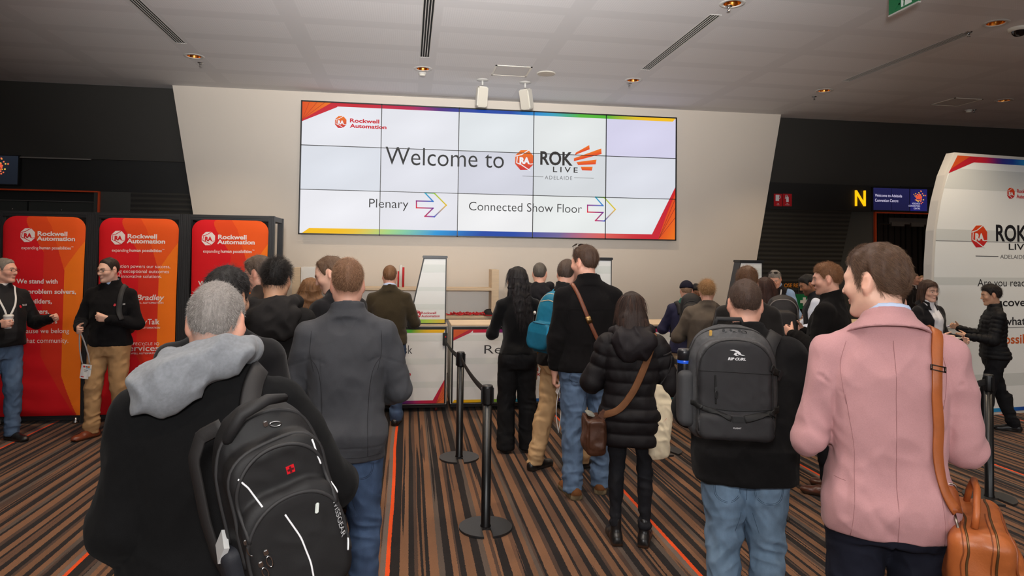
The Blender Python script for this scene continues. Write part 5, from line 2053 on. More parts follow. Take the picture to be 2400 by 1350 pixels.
def build_hair(J, hp, body, rng):
    st = hp.get('style', 'short')
    if st == 'none':
        return
    hs = J.hs
    h = hp.get('h', .006)
    lo, hi = np.array([-.17, -.22, -.13]), np.array([.17, .17, .2])
    long_ = hp.get('long')
    if long_:
        lo[2] = -.16 - long_ - .04
        lo[1] -= .06
        lo[0] -= .05
        hi[0] += .05
    F = Field(lo, hi, h)
    t = hp.get('t', .012)
    tt = hp.get('top', t)          # extra height on top
    F.ap(ell((0, -.012 - hp.get('back', 0.0), .028 + (tt - t) / 2), (.0722 + t, .096 + t + hp.get('back', 0.0), .089 + (t + tt) / 2)))
    F.ap(ell((0, .022, .028 + (tt - t) / 2), (.066 + t * .8, .066 + t * .9, .072 + tt)), .02)
    for e in hp.get('lumps', ()):
        F.ap(ell(*e), .02)

    def mask(x, y, z):
        ax = np.abs(x) + 0 * y + 0 * z
        yy = y + 0 * x + 0 * z
        hl = hairline(yy.ravel(), ax.ravel(), hp).reshape(yy.shape).astype(f4)
        return (hl - z) * .6
    x_, y_, z_ = F.ax[0][:, None, None], F.ax[1][None, :, None], F.ax[2][None, None, :]
    g_ = np.clip(-mask(x_, y_, z_) / .6 / hp.get('fade', .040), 0, 1)
    if not long_:
        F.v += (t * .92 * (1 - g_ * g_ * (3 - 2 * g_))).astype(f4)
    F.ap((mask, lo, hi), .006, 'i')
    if 'bald' in hp:               # open crown: (centre y, half width x, half length y)
        by_, bx_, bl_ = hp['bald']
        F.ap(ell((0, by_, .15), (bx_, bl_, .11)), .012, 's')
    if long_:
        wl = hp.get('wl', .085)
        dp = hp.get('dp', .05)
        yb = hp.get('yb', -.075)
        F.ap(loft([(-.12 - long_, 0, yb - .02, wl * .72, dp * .62), (-.10 - long_ * .8, 0, yb - .015, wl * .95, dp * .9), (-.10 - long_ * .4, 0, yb - .008, wl, dp), (-.06, 0, yb + .005, wl * .98, dp * 1.15), (.03, 0, -.03, .082, .085), (.09, 0, -.02, .06, .07)], ex=2.2), .03)
        for q in (-1, 1):
            if hp.get('sides', 1):
                F.ap(cone((q * .075, -.005, .03), (q * .085, .005 + hp.get('sy', 0), -.06 - long_ * .55), .024, .020), .025)
        F.ap(ell((0, .085, -.045), (.062, .075, .105)), .012, 's')
    P, Q = F.mesh()
    if len(P) == 0:
        return
    P = relax(P, Q, 1, .4)
    N = vnormals(P, Q)
    wv = hp.get('wave', 0.0)
    flow = np.stack([P[:, 0] * 34, P[:, 1] * 34, P[:, 2] * 9], 1)
    if long_:
        flow[:, 0] += np.sin(P[:, 2] * 40) * wv * 60
    amp = hp.get('amp', .0035)
    P = P + N * (amp * vnoise(flow * 1.0, 5) + amp * .6 * vnoise(flow * 2.3, 9))[:, None]
    if wv:
        P = P + N * (wv * np.sin(P[:, 2] * 75 + 3 * vnoise(P * 18, 2)) * (P[:, 2] < .02))[:, None]
    Pw = (J.hc + (P * hs) @ J.Rh.T).astype(f4)
    c = hp['c']
    ho = mesh_obj('hair', Pw, Q, hairbase_mat('hair_%s' % hp['name'], c), body)
    J.hair = ho
    # strands
    ns = int(hp.get('n', 1500) * 2.2)
    if ns:
        Nw = (N @ J.Rh.T)
        tri = Q
        if long_:
            fc = P[Q].mean(1)
            tri = Q[(fc[:, 1] < .015) | (fc[:, 2] > .085)]
        ctr = Pw[tri].mean(1)
        ar = np.linalg.norm(np.cross(Pw[tri[:, 2]] - Pw[tri[:, 0]], Pw[tri[:, 3]] - Pw[tri[:, 1]]), axis=1)
        fi = rng.choice(len(tri), ns, p=ar / ar.sum())
        wts = rng.dirichlet((1, 1, 1, 1), ns)
        R0 = (Pw[tri[fi]] * wts[:, :, None]).sum(1)
        Nn = (Nw[tri[fi]] * wts[:, :, None]).sum(1)
        Nn /= np.linalg.norm(Nn, axis=1, keepdims=True) + 1e-9
        Ll = ((R0 - J.hc) @ J.Rh) / hs
        ln = hp.get('len', .014) * (0.6 + 0.8 * rng.rand(ns))
        # comb direction in head space: from the crown outwards and down
        cr = np.array(hp.get('crown', (0.01, -.055, .10)))
        fl = Ll - cr
        fl = fl + np.array(hp.get('comb', (0, 0, 0))) * 0.1
        fl = fl @ J.Rh.T
        fl = fl - Nn * (fl * Nn).sum(1, keepdims=True)
        fl /= np.linalg.norm(fl, axis=1, keepdims=True) + 1e-9
        lift = hp.get('lift', .30)
        npnt = 5 if not long_ else 9
        jit = rng.randn(ns, 3) * hp.get('jit', .25)
        D = fl * (1 - lift) + Nn * lift + jit
        D /= np.linalg.norm(D, axis=1, keepdims=True) + 1e-9
        pos = np.zeros((ns, npnt, 3), f4)
        pos[:, 0] = R0 - Nn * .003
        step = ln / (npnt - 1)
        if long_:
            fin = np.array([0, 0, -1.0])
            ln = np.where(Ll[:, 2] < .03, hp.get('llen', .10), hp.get('llen', .10)) * (0.5 + rng.rand(ns))
            step = ln / (npnt - 1)
            D = fin - Nn * (Nn @ fin)[:, None] + fl * np.clip(Ll[:, 2:3] * 16, 0, 1) + Nn * .01 + jit * .10
            D /= np.linalg.norm(D, axis=1, keepdims=True) + 1e-9
        for k in range(1, npnt):
            pos[:, k] = pos[:, k - 1] + D * step[:, None]
            D = D + np.array([0, 0, -(hp.get('grav', .08) if not long_ else .40)]) + rng.randn(ns, 3) * hp.get('curl', .06)
            if long_ and wv:
                D = D + Nn * (.35 * np.sin(k * 1.7 + R0[:, 2] * 60))[:, None]
            D /= np.linalg.norm(D, axis=1, keepdims=True) + 1e-9
        hc = bpy.data.hair_curves.new('hair_strands')
        hc.add_curves([npnt] * ns)
        hc.position_data.foreach_set('vector', pos.ravel())
        ra = hc.attributes.get('radius') or hc.attributes.new('radius', 'FLOAT', 'POINT')
        rr = np.tile(np.linspace(1, .35, npnt), ns) * hp.get('r', .00042)
        ra.data.foreach_set('value', rr.astype(f4))
        hc.materials.append(hair_mat('strand_%s' % hp['name'], hp.get('cs', c), hp.get('c2')))
        so = bpy.data.objects.new('hair_strands', hc)
        COL.objects.link(so)
        so.parent = ho
        so['kind'] = 'stuff'


def folds(P, N, c, axis, r, wl, amp, phase=0.0, seed=0):
    """irregular ring-like creases around a joint c along the limb axis, within r"""
    ax = nrm_(axis)
    e1 = nrm_(np.cross(ax, (0.3, 0.9, 0.2)))
    e2 = np.cross(ax, e1)
    d = (P - c)
    t = d @ ax
    m = (d ** 2).sum(1) < (2.2 * r) ** 2
    out = np.zeros(len(P))
    if m.any():
        dm = d[m]
        q = np.stack([t[m] / wl + .35 * np.sin(dm @ e1 * 22 + phase), dm @ e1 * 6 + phase, dm @ e2 * 6], 1)
        n1 = vnoise(q * 1.15, seed)
        n2 = vnoise(q * 2.1 + 5, seed + 1)
        g = np.exp(-((dm ** 2).sum(1) / (r * r)))
        out[m] = g * amp * (1.5 * (.5 - np.abs(n1)) * 1.4 + .5 * n2)
    return out


def shade(c, P, v=.0, f=20, seed=1):
    n = vnoise(P * f, seed)
    return np.array(c) * (1 + v * n)[:, None]


def trousers(J, b, body, w, h, rng, hem=0):
    s = J.s
    e = b.get('ease', 0.0)
    lo = np.minimum.reduce([J.ft[1], J.ft[-1], J.kn[1], J.kn[-1]]) - .2
    hi = np.maximum.reduce([J.ft[1], J.ft[-1], J.kn[1], J.kn[-1]]) + .2
    lo[2], hi[2] = 0.0, 1.12 * s
    lo[0], hi[0] = min(lo[0], -.26 * s * w), max(hi[0], .26 * s * w)
    lo[1], hi[1] = min(lo[1], -.24), max(hi[1], .24)
    F = Field(lo, hi, h)
    ww = b.get('w', w)
    hb = b.get('hips', 1.0)
    F.ap(loft([tuple(np.array(r) * s * np.array([1, 1, 1, ww * hb, 1])) for r in [(.80, 0, -.01, .160 + e, .105 + e), (.90, 0, -.012, .172 + e, .125 + e), (1.0, 0, -.004, .165 + e, .12 + e), (1.08, 0, 0, .155 + e, .112 + e)]], ex=2.4), .0)
    cuff = b.get('cuff', .045)
    for q in (1, -1):
        hp_ = J.hip[q] + np.array([0, 0, -.02 * s])
        F.ap(cone(hp_, J.kn[q], (.094 + e) * s * (ww * .6 + .4), (b.get('knee', .068) + e * .7) * s), .03)
        end = J.an[q].copy()
        end[2] = cuff * s + .012
        F.ap(cone(J.kn[q], end, (b.get('knee', .068) + e * .7) * s, (b.get('ank', .060) + e * .6) * s), .02)
        F.ap(ell(J.hip[q] + np.array([0, -.062, .01]) * s, np.array([.082 * ww + e, .070 + e, .088]) * s), .035)
        F.ap(ell(J.kn[q] * .55 + end * .45 + np.array([0, -.022 * s, .06 * s]), np.array([.050 + e * .5, .055 + e * .5, .11]) * s), .03)
    F.ap(plane((0, 0, -1), -cuff * s, lo, hi), .004, 'i')
    if hem > .5:
        F.ap(plane((0, 0, 1), (hem + .03) * s, lo, hi), .004, 'i')
    P, Q = F.mesh()
    P = relax(P, Q, 1, .4)
    N = vnormals(P, Q)
    amp = b.get('amp', 1.0)
    d = np.zeros(len(P))
    for q in (1, -1):
        near = (np.sign(P[:, 0] - (J.kn[1][0] + J.kn[-1][0]) / 2) == q)
        ax = J.hip[q] - J.kn[q]
        d += near * folds(P, N, J.kn[q] + np.array([0, -.05, .0]) * s, ax + np.array([q * .25, .2, 0]), .14 * s, .055, .0110 * amp, q, 3 + q)
        d += near * folds(P, N, J.an[q] + np.array([0, 0, .07]) * s, np.array([.1 * q, .15, 1]), .12 * s, .050, .0130 * amp * b.get('stack', 1.0), q * 2, 7 + q)
        d += near * folds(P, N, J.hip[q] + np.array([0, -.08, -.09]) * s, np.array([-q * .7, .2, 1]), .13 * s, .060, .0100 * amp, q, 11 + q)
    low = np.stack([P[:, 0] * 9 + P[:, 2] * 5, P[:, 1] * 9, P[:, 2] * 5 - P[:, 0] * 4], 1)
    d += .0060 * amp * vnoise(low, 4) + .0040 * amp * (1 - 2 * np.abs(vnoise(low * 2.2, 8)))
    # seams: centre back and outer legs
    cb = np.exp(-(P[:, 0] / .006) ** 2) * (P[:, 2] > .80 * s) * (P[:, 1] < 0)
    d -= .004 * cb
    P = P + N * d[:, None]
    c = b['c']
    col = shade(c, P, b.get('var', .10), 7, 3)
    if b.get('denim'):
        # worn, paler fields on the seat, thighs and knees; stitching of the back pockets
        fade = np.zeros(len(P))
        for q in (1, -1):
            fade += .55 * np.exp(-(((P - (J.hip[q] + np.array([0, -.1, -.05]) * s)) / np.array([.07, .12, .10])) ** 2).sum(1))
            fade += .45 * np.exp(-(((P - (J.kn[q] * .6 + J.hip[q] * .4)) / np.array([.05, .2, .16])) ** 2).sum(1))
        fade += .25 * vnoise(low * 1.6, 21)
        col = col * (1 + .55 * np.clip(fade, -.4, 1))[:, None]
        st = np.zeros(len(P))
        for q in (1, -1):
            u = (P[:, 0] - q * .083 * s * ww) * q
            z = P[:, 2] - .90 * s
            inn_ = (np.abs(u) < .068 * s) & (z > -.085 * s - .02 * s * (1 - np.abs(u) / .068 / s)) & (z < .07 * s) & (P[:, 1] < -.03)
            e1 = np.abs(np.abs(u) - .060 * s) < .0035
            e2 = np.abs(z + .075 * s + .018 * s * (1 - np.abs(u) / .06 / s)) < .0040
            st += inn_ * (e1 | e2)
        col = np.where(st[:, None] > 0, col * .55, col)
    o = J.boto = mesh_obj(b.get('name', 'trousers'), P, Q, b.get('m', M_COTTON), body, np.clip(col, 0, 1))
    return (P, Q)


def shoe(J, q, sp, body, h):
    s = J.s * sp.get('k', 1.0)
    f = J.ft[q]
    R = rot(0, 0, math.degrees(J.toe[q]))
    W = lambda x, y, z: f + R @ (np.array([x, y, z]) * s)
    lo, hi = f - np.array([.2, .24, .0]), f + np.array([.2, .26, .22])
    lo[2] = -.02
    F = Field(lo, hi, h)
    hgt = sp.get('hgt', .06)
    F.ap(cone(W(0, -.072, .045), W(0, .05, .040), .036 * s, .040 * s))
    F.ap(ell(W(0, .115, .028), np.array([.045, .075, .034]) * s, R), .03)
    F.ap(ell(W(0, -.07, .03), np.array([.036, .042, .04]) * s, R), .02)
    F.ap(cone(W(0, -.040, .05), W(0, -.036, .05 + hgt), .040 * s, .036 * s), .025)
    F.ap(rbox(W(0, .035, .012), np.array([.040, .128, .0125]) * s, .010, R), .012)
    if sp.get('heel'):
        F.ap(rbox(W(0, -.075, .018), np.array([.036, .036, .020]) * s, .006, R), .004)
        F.ap(rbox(W(0, .01, .0), np.array([.06, .035, .012]) * s, .004, R), .006, 's')
    F.ap(plane((0, 0, -1), -.002, lo, hi), .002, 'i')
    P, Q = F.mesh()
    N = vnormals(P, Q)
    L = (P - f) @ R / s
    sole = L[:, 2] < sp.get('sole', .024)
    if sp.get('rugged'):
        P = P + N * (.004 * np.sign(np.sin(L[:, 1] * 190)) * (L[:, 2] < .03))[:, None]
    col = shade(sp['c'], P, .12, 30, 2)
    col = np.where(sole[:, None], np.array(sp.get('cs', (.02, .018, .016))), col)
    mesh_obj('boot' if hgt > .07 else 'shoe', P, Q, sp.get('m', M_SHOE), body, col)


def top_garment(J, t, body, w, bulk, belly, h, rng, female):
    s = J.s
    e = t.get('ease', .02)
    hem = t.get('hem', .84)
    long_ = t.get('sleeve', 1.0)
    flare = t.get('flare', 0.0)
    pts = []
    for q in (1, -1):
        pts += [J.el[q], J.wr[q], J.sh[q]]
    pts += [np.array([-.3 * w, -.3, hem * s]), np.array([.3 * w, .3, hem * s]), J.nb + [0, 0, .12], J.tp(.3 * w, -.25, 1.2), J.tp(-.3 * w, .3, 1.2)]
    lo, hi = bb(*pts)
    lo, hi = lo - .13, hi + .13
    lo[2] = hem * s - .04
    F = Field(lo, hi, h)
    B = bulk
    bly = belly
    wf = 0.93 if female else 1.0
    sec = [(hem - .01, 0, -.005 + bly * .1, .168 + e + flare + B * .4, .118 + e + flare * .7 + B * .5 + bly * .4), (.93, 0, -.006 + bly * .25, .170 + e + flare * .5 + B * .6, .120 + e + B * .6 + bly * .5), (1.07, 0, bly * .5, (.150 if not female else .132) + e + B, .108 + e + B + bly * .55), (1.20, 0, bly * .25, .158 * wf + e + B * .9, .113 + e + B * .9 + bly * .2),
           (1.33, 0, 0, .170 * wf + e + B * .5, .113 + e * .9 + B * .5), (1.40, 0, -.008, .152 * wf + e * .8, .092 + e * .8 + B * .2), (1.455, 0, -.016, .104 * wf + e * .6, .068 + e * .6), (1.515, 0, -.020, .066 + e * .2, .060 + e * .3)]
    sec = [r for r in sec if r[0] >= hem - .011]
    F.ap(loft([tuple(np.array(r) * s * np.array([1, 1, 1, w, 1])) for r in sec], J.T, J.pel, ex=t.get('ex', 2.35)))
    for q in (1, -1):
        F.ap(cone(J.tp(q * .040, -.022, 1.492), J.sh[q] + J.T @ np.array([-q * .012, 0, .012]) * s, (.042 + e * .3) * s, (.044 + e * .45) * s), .03)
        if t.get('sleeve', 1) > 0:
            k = t.get('armk', .028)
            ur = t.get('ur', .054) + e * .55 + B * .15
            F.ap(cone(J.sh[q], J.el[q], ur * s, (t.get('er', .046) + e * .5 + B * .1) * s), k)
            if t.get('sleeve', 1) >= 1:
                wv = J.el[q] + (J.wr[q] - J.el[q]) * t.get('slen', 1.0)
                F.ap(cone(J.el[q], wv, (t.get('er', .046) + e * .5 + B * .1) * s, (t.get('wr', .033) + e * .35) * s), .012)
                F.ap(cone(J.el[q], J.el[q] + (J.wr[q] - J.el[q]) * .3, (t.get('er', .046) + e * .6) * s, (.046 + e * .45) * s), .02)
    if hem < .95:
        for q in (1, -1):
            F.ap(ell(np.array([q * .07 * w, -.050, max(.91, hem)]) * s, np.array([.095 * w + e, .085 + e, .10]) * s), .05)
    # level hem in the figure's own lean
    n = J.T @ np.array([0, 0, -1.0])
    F.ap(plane(n, n @ J.pel - (hem - .94) * s + t.get('hemdrop', 0), lo, hi), .006, 'i')
    # neck opening
    F.ap(cone(J.nb + J.T @ np.array([0, .026, .0]) * s, J.nb + J.T @ np.array([0, .066, .2]) * s, .052 * s, .070 * s), .008, 's')
    col_ = t.get('collar')
    cz = t.get('ch', .062)
    if col_ == 'stand':
        F.ap(loft([tuple(np.array(r) * s) for r in [(1.468, 0, -.018, .082, .074), (1.50, 0, -.016, .074, .068), (1.495 + cz, 0, -.010, .073, .068)]], J.T, J.pel, hollow=.0085 * s, ex=2.1, tilt=.30), .020)
    elif col_ == 'lapel':
        pass
    elif col_ == 'crew':
        F.ap(loft([tuple(np.array(r) * s) for r in [(1.478, 0, -.018, .078, .070), (1.515, 0, -.016, .070, .064)]], J.T, J.pel, hollow=.007 * s, ex=2.0, tilt=.25), .010)
    if t.get('shirt') is not None and col_ == 'stand':
        F.ap(cone(J.tp(0, .108, 1.415), J.tp(0, .066, 1.585), .004 * s, .052 * s), .005, 's')
    elif t.get('shirt') is not None:
        F.ap(cone(J.tp(0, .165, 1.20), J.tp(0, .105, 1.56), .006 * s, .062 * s), .006, 's')
    if col_ in ('hood',) or t.get('hood'):
        hd = t.get('hood', {})
        kx = hd.get('x', 0.0)
        sc = hd.get('k', 1.0)
        if not hd.get('separate'):
            hood_prims(F, J, s, kx, sc)
    P, Q = F.mesh()
    P = relax(P, Q, 1, .4)
    N = vnormals(P, Q)
    amp = t.get('amp', 1.0)
    L = (P - J.pel) @ J.T + J.pel            # torso frame
    d = np.zeros(len(P))
    torso_ = np.clip(1 - np.maximum.reduce([np.exp(-(((P - (J.el[q])) ** 2).sum(1)) / .03) for q in (1, -1)]), 0, 1)
    for q in (1, -1):
        if t.get('sleeve', 1) >= 1:
            ax = J.el[q] - J.sh[q]
            d += folds(P, N, J.el[q], ax + np.array([q * .3, .3, 0]), .095 * s, .050, .0110 * amp, q, 5 + q)
            d += folds(P, N, J.wr[q] * .7 + J.el[q] * .3, J.fd[q], .09 * s, .046, .0080 * amp, q, 15 + q)
            d += folds(P, N, J.sh[q] * .6 + J.el[q] * .4, ax + np.array([q * .6, 0, .3]), .11 * s, .065, .0085 * amp, 2 * q, 25 + q)
    if t.get('quilt'):
        qz = t['quilt']
        arm = np.zeros(len(P), bool)
        tt = L[:, 2].copy()
        for q in (1, -1):
            # along-sleeve coordinate where the sleeve is nearer than the trunk
            out = (L[:, 0] * q > (.165 * w) * s)
            for a_, b_, o0 in ((J.sh[q], J.el[q], 0.0), (J.el[q], J.wr[q], .295 * s)):
                ab = b_ - a_
                u = np.clip(((P - a_) @ ab) / (ab @ ab), 0, 1)
                dd = np.linalg.norm(P - a_ - u[:, None] * ab, axis=1)
                m = out & (dd < .10 * s)
                tt = np.where(m, 1.40 * s - o0 - u * np.linalg.norm(ab), tt)
        ph = (tt / (qz * s)) % 1.0
        pf = np.abs(np.sin(ph * PI)) ** .55
        d += t.get('qa', .012) * (pf - .6)
        d += .004 * vnoise(np.stack([P[:, 0] * 30, P[:, 1] * 30, P[:, 2] * 12], 1), 3) * pf
    sk = t.get('skew', 3.0)
    low = np.stack([P[:, 0] * 6 + P[:, 2] * sk, P[:, 1] * 6, P[:, 2] * 4.5 - P[:, 0] * sk], 1)
    low2 = np.stack([P[:, 0] * 6 - P[:, 2] * sk, P[:, 1] * 6, P[:, 2] * 4.5 + P[:, 0] * sk], 1)
    d += amp * (.0080 * vnoise(low, 31) + .0065 * (.6 - 1.6 * np.abs(vnoise(low2 * 1.5, 33))) + .0032 * (.5 - np.abs(vnoise(low * 3.1 + 4, 35))))
    # waist creases
    wq = np.stack([P[:, 0] * 5, P[:, 1] * 5, L[:, 2] * 15 + P[:, 0] * 3], 1)
    d += amp * .010 * (.45 - np.abs(vnoise(wq, 41))) * np.exp(-((L[:, 2] - 1.02 * s) / .12) ** 2)
    for (pl, dep_, wd_) in t.get('creases', ()):
        pl = np.array(pl, float)
        best = np.full(len(P), 9.0)
        Ls = L / s
        for a_, b_ in zip(pl[:-1], pl[1:]):
            ab = b_ - a_
            u_ = np.clip(((Ls - a_) @ ab) / (ab @ ab), 0, 1)
            best = np.minimum(best, np.linalg.norm((Ls - a_ - u_[:, None] * ab) * np.array([1, .6, 1]), axis=1))
        d -= dep_ * np.exp(-(best / wd_) ** 2) - dep_ * .28 * np.exp(-((best - wd_ * 2.2) / (wd_ * 1.1)) ** 2)
    for (kind, fn) in t.get('seams', ()):
        d -= .0028 * fn(L / s)
    P = P + N * d[:, None]
    c = np.array(t['c'])
    if c.max() < .032:
        c = c * .62
    col = shade(c, P, t.get('var', .06), 12, 9)
    if t.get('paint'):
        col = t['paint'](L / s, col, J)
    o = mesh_obj(t.get('name', 'jacket'), P, Q, t.get('m', M_SOFTSHELL), body, np.clip(col, 0, 1))
    if col_ == 'lapel':
        lo2, hi2 = J.nb - .26, J.nb + .16
        F2 = Field(lo2, hi2, .0055)
        F2.ap(loft([tuple(np.array(r) * s) for r in [(1.462, 0, -.020, .118 + e * .7, .090 + e * .7), (1.485, 0, -.020, .100 + e * .5, .082 + e * .5), (1.51, 0, -.018, .081 + e * .2, .072 + e * .2), (1.540, 0, -.014, .070, .065)]], J.T, J.pel, hollow=.0055 * s, ex=2.1, tilt=.42))
        F2.ap(ell(J.tp(0, .12, 1.50), np.array([.075, .085, .10]) * s, J.T), .006, 's')
        P2, Q2 = F2.mesh()
        P2 = relax(P2, Q2, 1, .4)
        mesh_obj('collar', P2, Q2, t.get('m', M_SOFTSHELL), body, shade(c, P2, .03, 30, 2))
    if t.get('shirt') is not None:
        lo2, hi2 = J.nb - .25, J.nb + .16
        F2 = Field(lo2, hi2, .006)
        F2.ap(loft([tuple(np.array(r) * s) for r in [(1.47, 0, -.016, .076, .066), (1.52, 0, -.014, .068, .062), (1.548 + t.get('shirt_h', 0), 0, -.010, .066, .061)]], J.T, J.pel, hollow=.006 * s, ex=2.0, tilt=.38), .0)
        F2.ap(loft([tuple(np.array(r) * s) for r in [(1.26, 0, 0, .10, .098 + e * .8 + B * .4), (1.33, 0, 0, .10, .102 + e * .8 + B * .4), (1.40, 0, -.008, .088, .082 + e * .75 + B * .15), (1.455, 0, -.016, .070, .058 + e * .55), (1.515, 0, -.018, .060, .052)]], J.T, J.pel, ex=2.2), .004)
        F2.ap(cone(J.tp(0, .10, 1.50), J.tp(0, .09, 1.60), .002 * s, .030 * s), .003, 's')
        P2, Q2 = F2.mesh()
        mesh_obj('shirt_collar', relax(P2, Q2, 1, .4), Q2, M_SHIRT, body, np.tile(np.array(t['shirt']), (len(P2), 1)))
    hd = t.get('hood')
    if hd and hd.get('separate'):
        lo2, hi2 = J.nb - np.array([.34, .34, .34]), J.nb + np.array([.34, .2, .16])
        F2 = Field(lo2, hi2, h * .9)
        if hd.get('slump'):
            tq = lambda x, y, z: J.tp(x * .94, y, (z - 1.5) * .9 + 1.548)
            pr = [(.075, .06, 1.485), (.100, -.01, 1.505), (.088, -.075, 1.515), (.03, -.108, 1.522), (-.045, -.112, 1.520), (-.105, -.085, 1.500), (-.125, -.01, 1.480), (-.095, .05, 1.470)]
            for a_, b_ in zip(pr[:-1], pr[1:]):
                F2.ap(cone(tq(*a_), tq(*b_), .027 * s, .027 * s), .02)
            F2.ap(ell(tq(-.035, -.125, 1.470), np.array([.150, .050, .055]) * s, J.T @ rot(0, -14, 0)), .03)
            F2.ap(ell(tq(-.105, -.140, 1.425), np.array([.110, .052, .068]) * s, J.T @ rot(0, -26, 0)), .03)
            F2.ap(ell(tq(-.150, -.110, 1.415), np.array([.055, .060, .050]) * s, J.T), .03)
            F2.ap(cone(J.nb + J.T @ np.array([0, .02, -.03]) * s, J.nb + J.T @ np.array([0, .05, .2]) * s, .060 * s, .085 * s), .012, 's')
        else:
            hood_prims(F2, J, s, hd.get('x', 0.0), hd.get('k', 1.0), hd.get('z', 0), hd.get('up', 0))
        P2, Q2 = F2.mesh()
        P2 = relax(P2, Q2, 1, .4)
        N2 = vnormals(P2, Q2)
        lw = np.stack([P2[:, 0] * 9 + P2[:, 2] * 6, P2[:, 1] * 9, P2[:, 2] * 7 - P2[:, 0] * 6], 1)
        P2 = P2 + N2 * (.014 * vnoise(lw, 51) + .013 * (1 - 2 * np.abs(vnoise(lw * 1.6, 53))))[:, None]
        mesh_obj('hood', P2, Q2, hd.get('m', t.get('m', M_FLEECE)), body, shade(hd['c'], P2, .12, 150, 3))
    J.topo = o
    return (P, Q)


def hood_prims(F, J, s, kx=0.0, sc=1.0, dz=0.0, up=0.0):
    tp = lambda x, y, z: J.tp(x, y, z + dz)
    # roll round the neck
    pr = [(.085, .05, 1.49), (.115, -.01, 1.51), (.10, -.075, 1.515), (.045, -.112, 1.515), (-.045, -.112, 1.515), (-.10, -.075, 1.515), (-.115, -.01, 1.51), (-.085, .05, 1.49)]
    for a, b in zip(pr[:-1], pr[1:]):
        F.ap(cone(tp(*a), tp(*b), .034 * s * sc, .034 * s * sc), .02)
    # the hood lying on the back: a wide pouch that narrows to its tip
    F.ap(ell(tp(kx * .5, -.135, 1.455), np.array([.150 * sc, .055 * sc, .070 * sc]) * s, J.T), .04)
    F.ap(ell(tp(kx, -.145, 1.385 + up), np.array([.120 * sc, .045 * sc, .080 * sc]) * s, J.T), .04)
    F.ap(cone(J.nb + J.T @ np.array([0, .02, -.03]) * s, J.nb + J.T @ np.array([0, .05, .2]) * s, .064 * s, .09 * s), .015, 's')


def strap(J, pts, width, thick, parent, name, m, col, off=.006, mesh=None, n=40):
    """a strap laid on the garment: pts in figure space, pulled to the cloth"""
    P, Q = mesh or J.top
    bvh = BVHTree.FromPolygons([Vector(p) for p in P], [tuple(q) for q in Q])
    pts = np.array(pts, float)
    seg = np.r_[0, np.cumsum(np.linalg.norm(np.diff(pts, axis=0), axis=1))]
    u = np.linspace(0, seg[-1], n)
    cv = np.stack([np.interp(u, seg, pts[:, i]) for i in range(3)], 1)
    for _ in range(4):
        cv[1:-1] = (cv[:-2] + 2 * cv[1:-1] + cv[2:]) / 4
    out, nn = [], []
    for p in cv:
        q, nr, _, dist = bvh.find_nearest(Vector(p))
        out.append(np.array(q + nr * off))
        nn.append(np.array(nr))
    out, nn = np.array(out), np.array(nn)
    for _ in range(9):
        out[1:-1] = (out[:-2] + 2 * out[1:-1] + out[2:]) / 4
        nn[1:-1] = (nn[:-2] + 2 * nn[1:-1] + nn[2:]) / 4
    for i in range(len(out)):          # nothing may sink back into the cloth
        q, nr, _, _ = bvh.find_nearest(Vector(out[i]))
        if (Vector(out[i]) - q).dot(nr) < off:
            out[i] = np.array(q + nr * off)
    out[1:-1] = (out[:-2] + 2 * out[1:-1] + out[2:]) / 4
    mb = MB().ribbon([Vector(p) for p in out], [Vector(p) for p in nn], width, thick, 0, col)
    return mb.build(name, m, parent), out, nn


def snap(bvh, p, d):
    """the point of the surface met from outside along d, else the nearest one"""
    d = Vector(d).normalized()
    q, n, _, _ = bvh.ray_cast(Vector(p) - d * .6, d, 1.2)
    if q is None:
        q, n, _, _ = bvh.find_nearest(Vector(p))
    return q, n


def cloth_seams(J, lines, col, r=.0011, m=None, mesh=None, parent=None):
    """sewn seams: fine dark lines lying on the cloth, each given in the figure's own proportions"""
    P, Q = mesh or J.top
    bvh = BVHTree.FromPolygons([Vector(p) for p in P], [tuple(q) for q in Q])
    mb = MB()
    for pts in lines:
        pts = np.array([J.tp(*p) for p in pts])
        seg = np.r_[0, np.cumsum(np.linalg.norm(np.diff(pts, axis=0), axis=1))]
        u = np.linspace(0, seg[-1], max(12, int(seg[-1] / .012)))
        cv = np.stack([np.interp(u, seg, pts[:, i]) for i in range(3)], 1)
        for _ in range(5):
            cv[1:-1] = (cv[:-2] + 2 * cv[1:-1] + cv[2:]) / 4
        out = []
        dv = J.T @ np.array([0, 1.0, 0])
        for p in cv:
            q, n = snap(bvh, p, dv)
            out.append(np.array(q + n * r * .7))
        out = np.array(out)
        for _ in range(2):
            out[1:-1] = (out[:-2] + 2 * out[1:-1] + out[2:]) / 4
        mb.tube(out, r, 5, 0, col)
    return mb.build('seams', m or M_SHIRT, parent or J.topo)


def jeans_stitching(J, col, z0=.90, k=1.0, low=.62):
    """patch pockets, centre seam and outer seams of a pair of jeans, sewn in a paler or darker thread"""
    ln = [[(0, -.3, z0 + .03), (0, -.3, z0 - .09)]]
    for q in (1, -1):
        x0, x1 = q * .030 * k, q * .135 * k
        xm = (x0 + x1) / 2
        ln.append([(x0, -.3, z0 + .03), (x0 + q * .004, -.3, z0 - .07), (xm, -.3, z0 - .095), (x1 - q * .004, -.3, z0 - .07), (x1, -.3, z0 + .03)])
        ln.append([(x0 - q * .006, -.3, z0 + .03), (x0 - q * .002, -.3, z0 - .074), (xm, -.3, z0 - .102), (x1 + q * .002, -.3, z0 - .074), (x1 + q * .006, -.3, z0 + .03)])
    for q in (1, -1):
        a, b = J.hip[q] / J.s, J.kn[q] / J.s
        ln.append([(a[0] - q * .065, -.3, z0 - .15), (b[0] - q * .045, -.3, b[2] + .05)])
    return cloth_seams(J, ln, col, r=.0010, mesh=J.bottom, parent=J.boto)


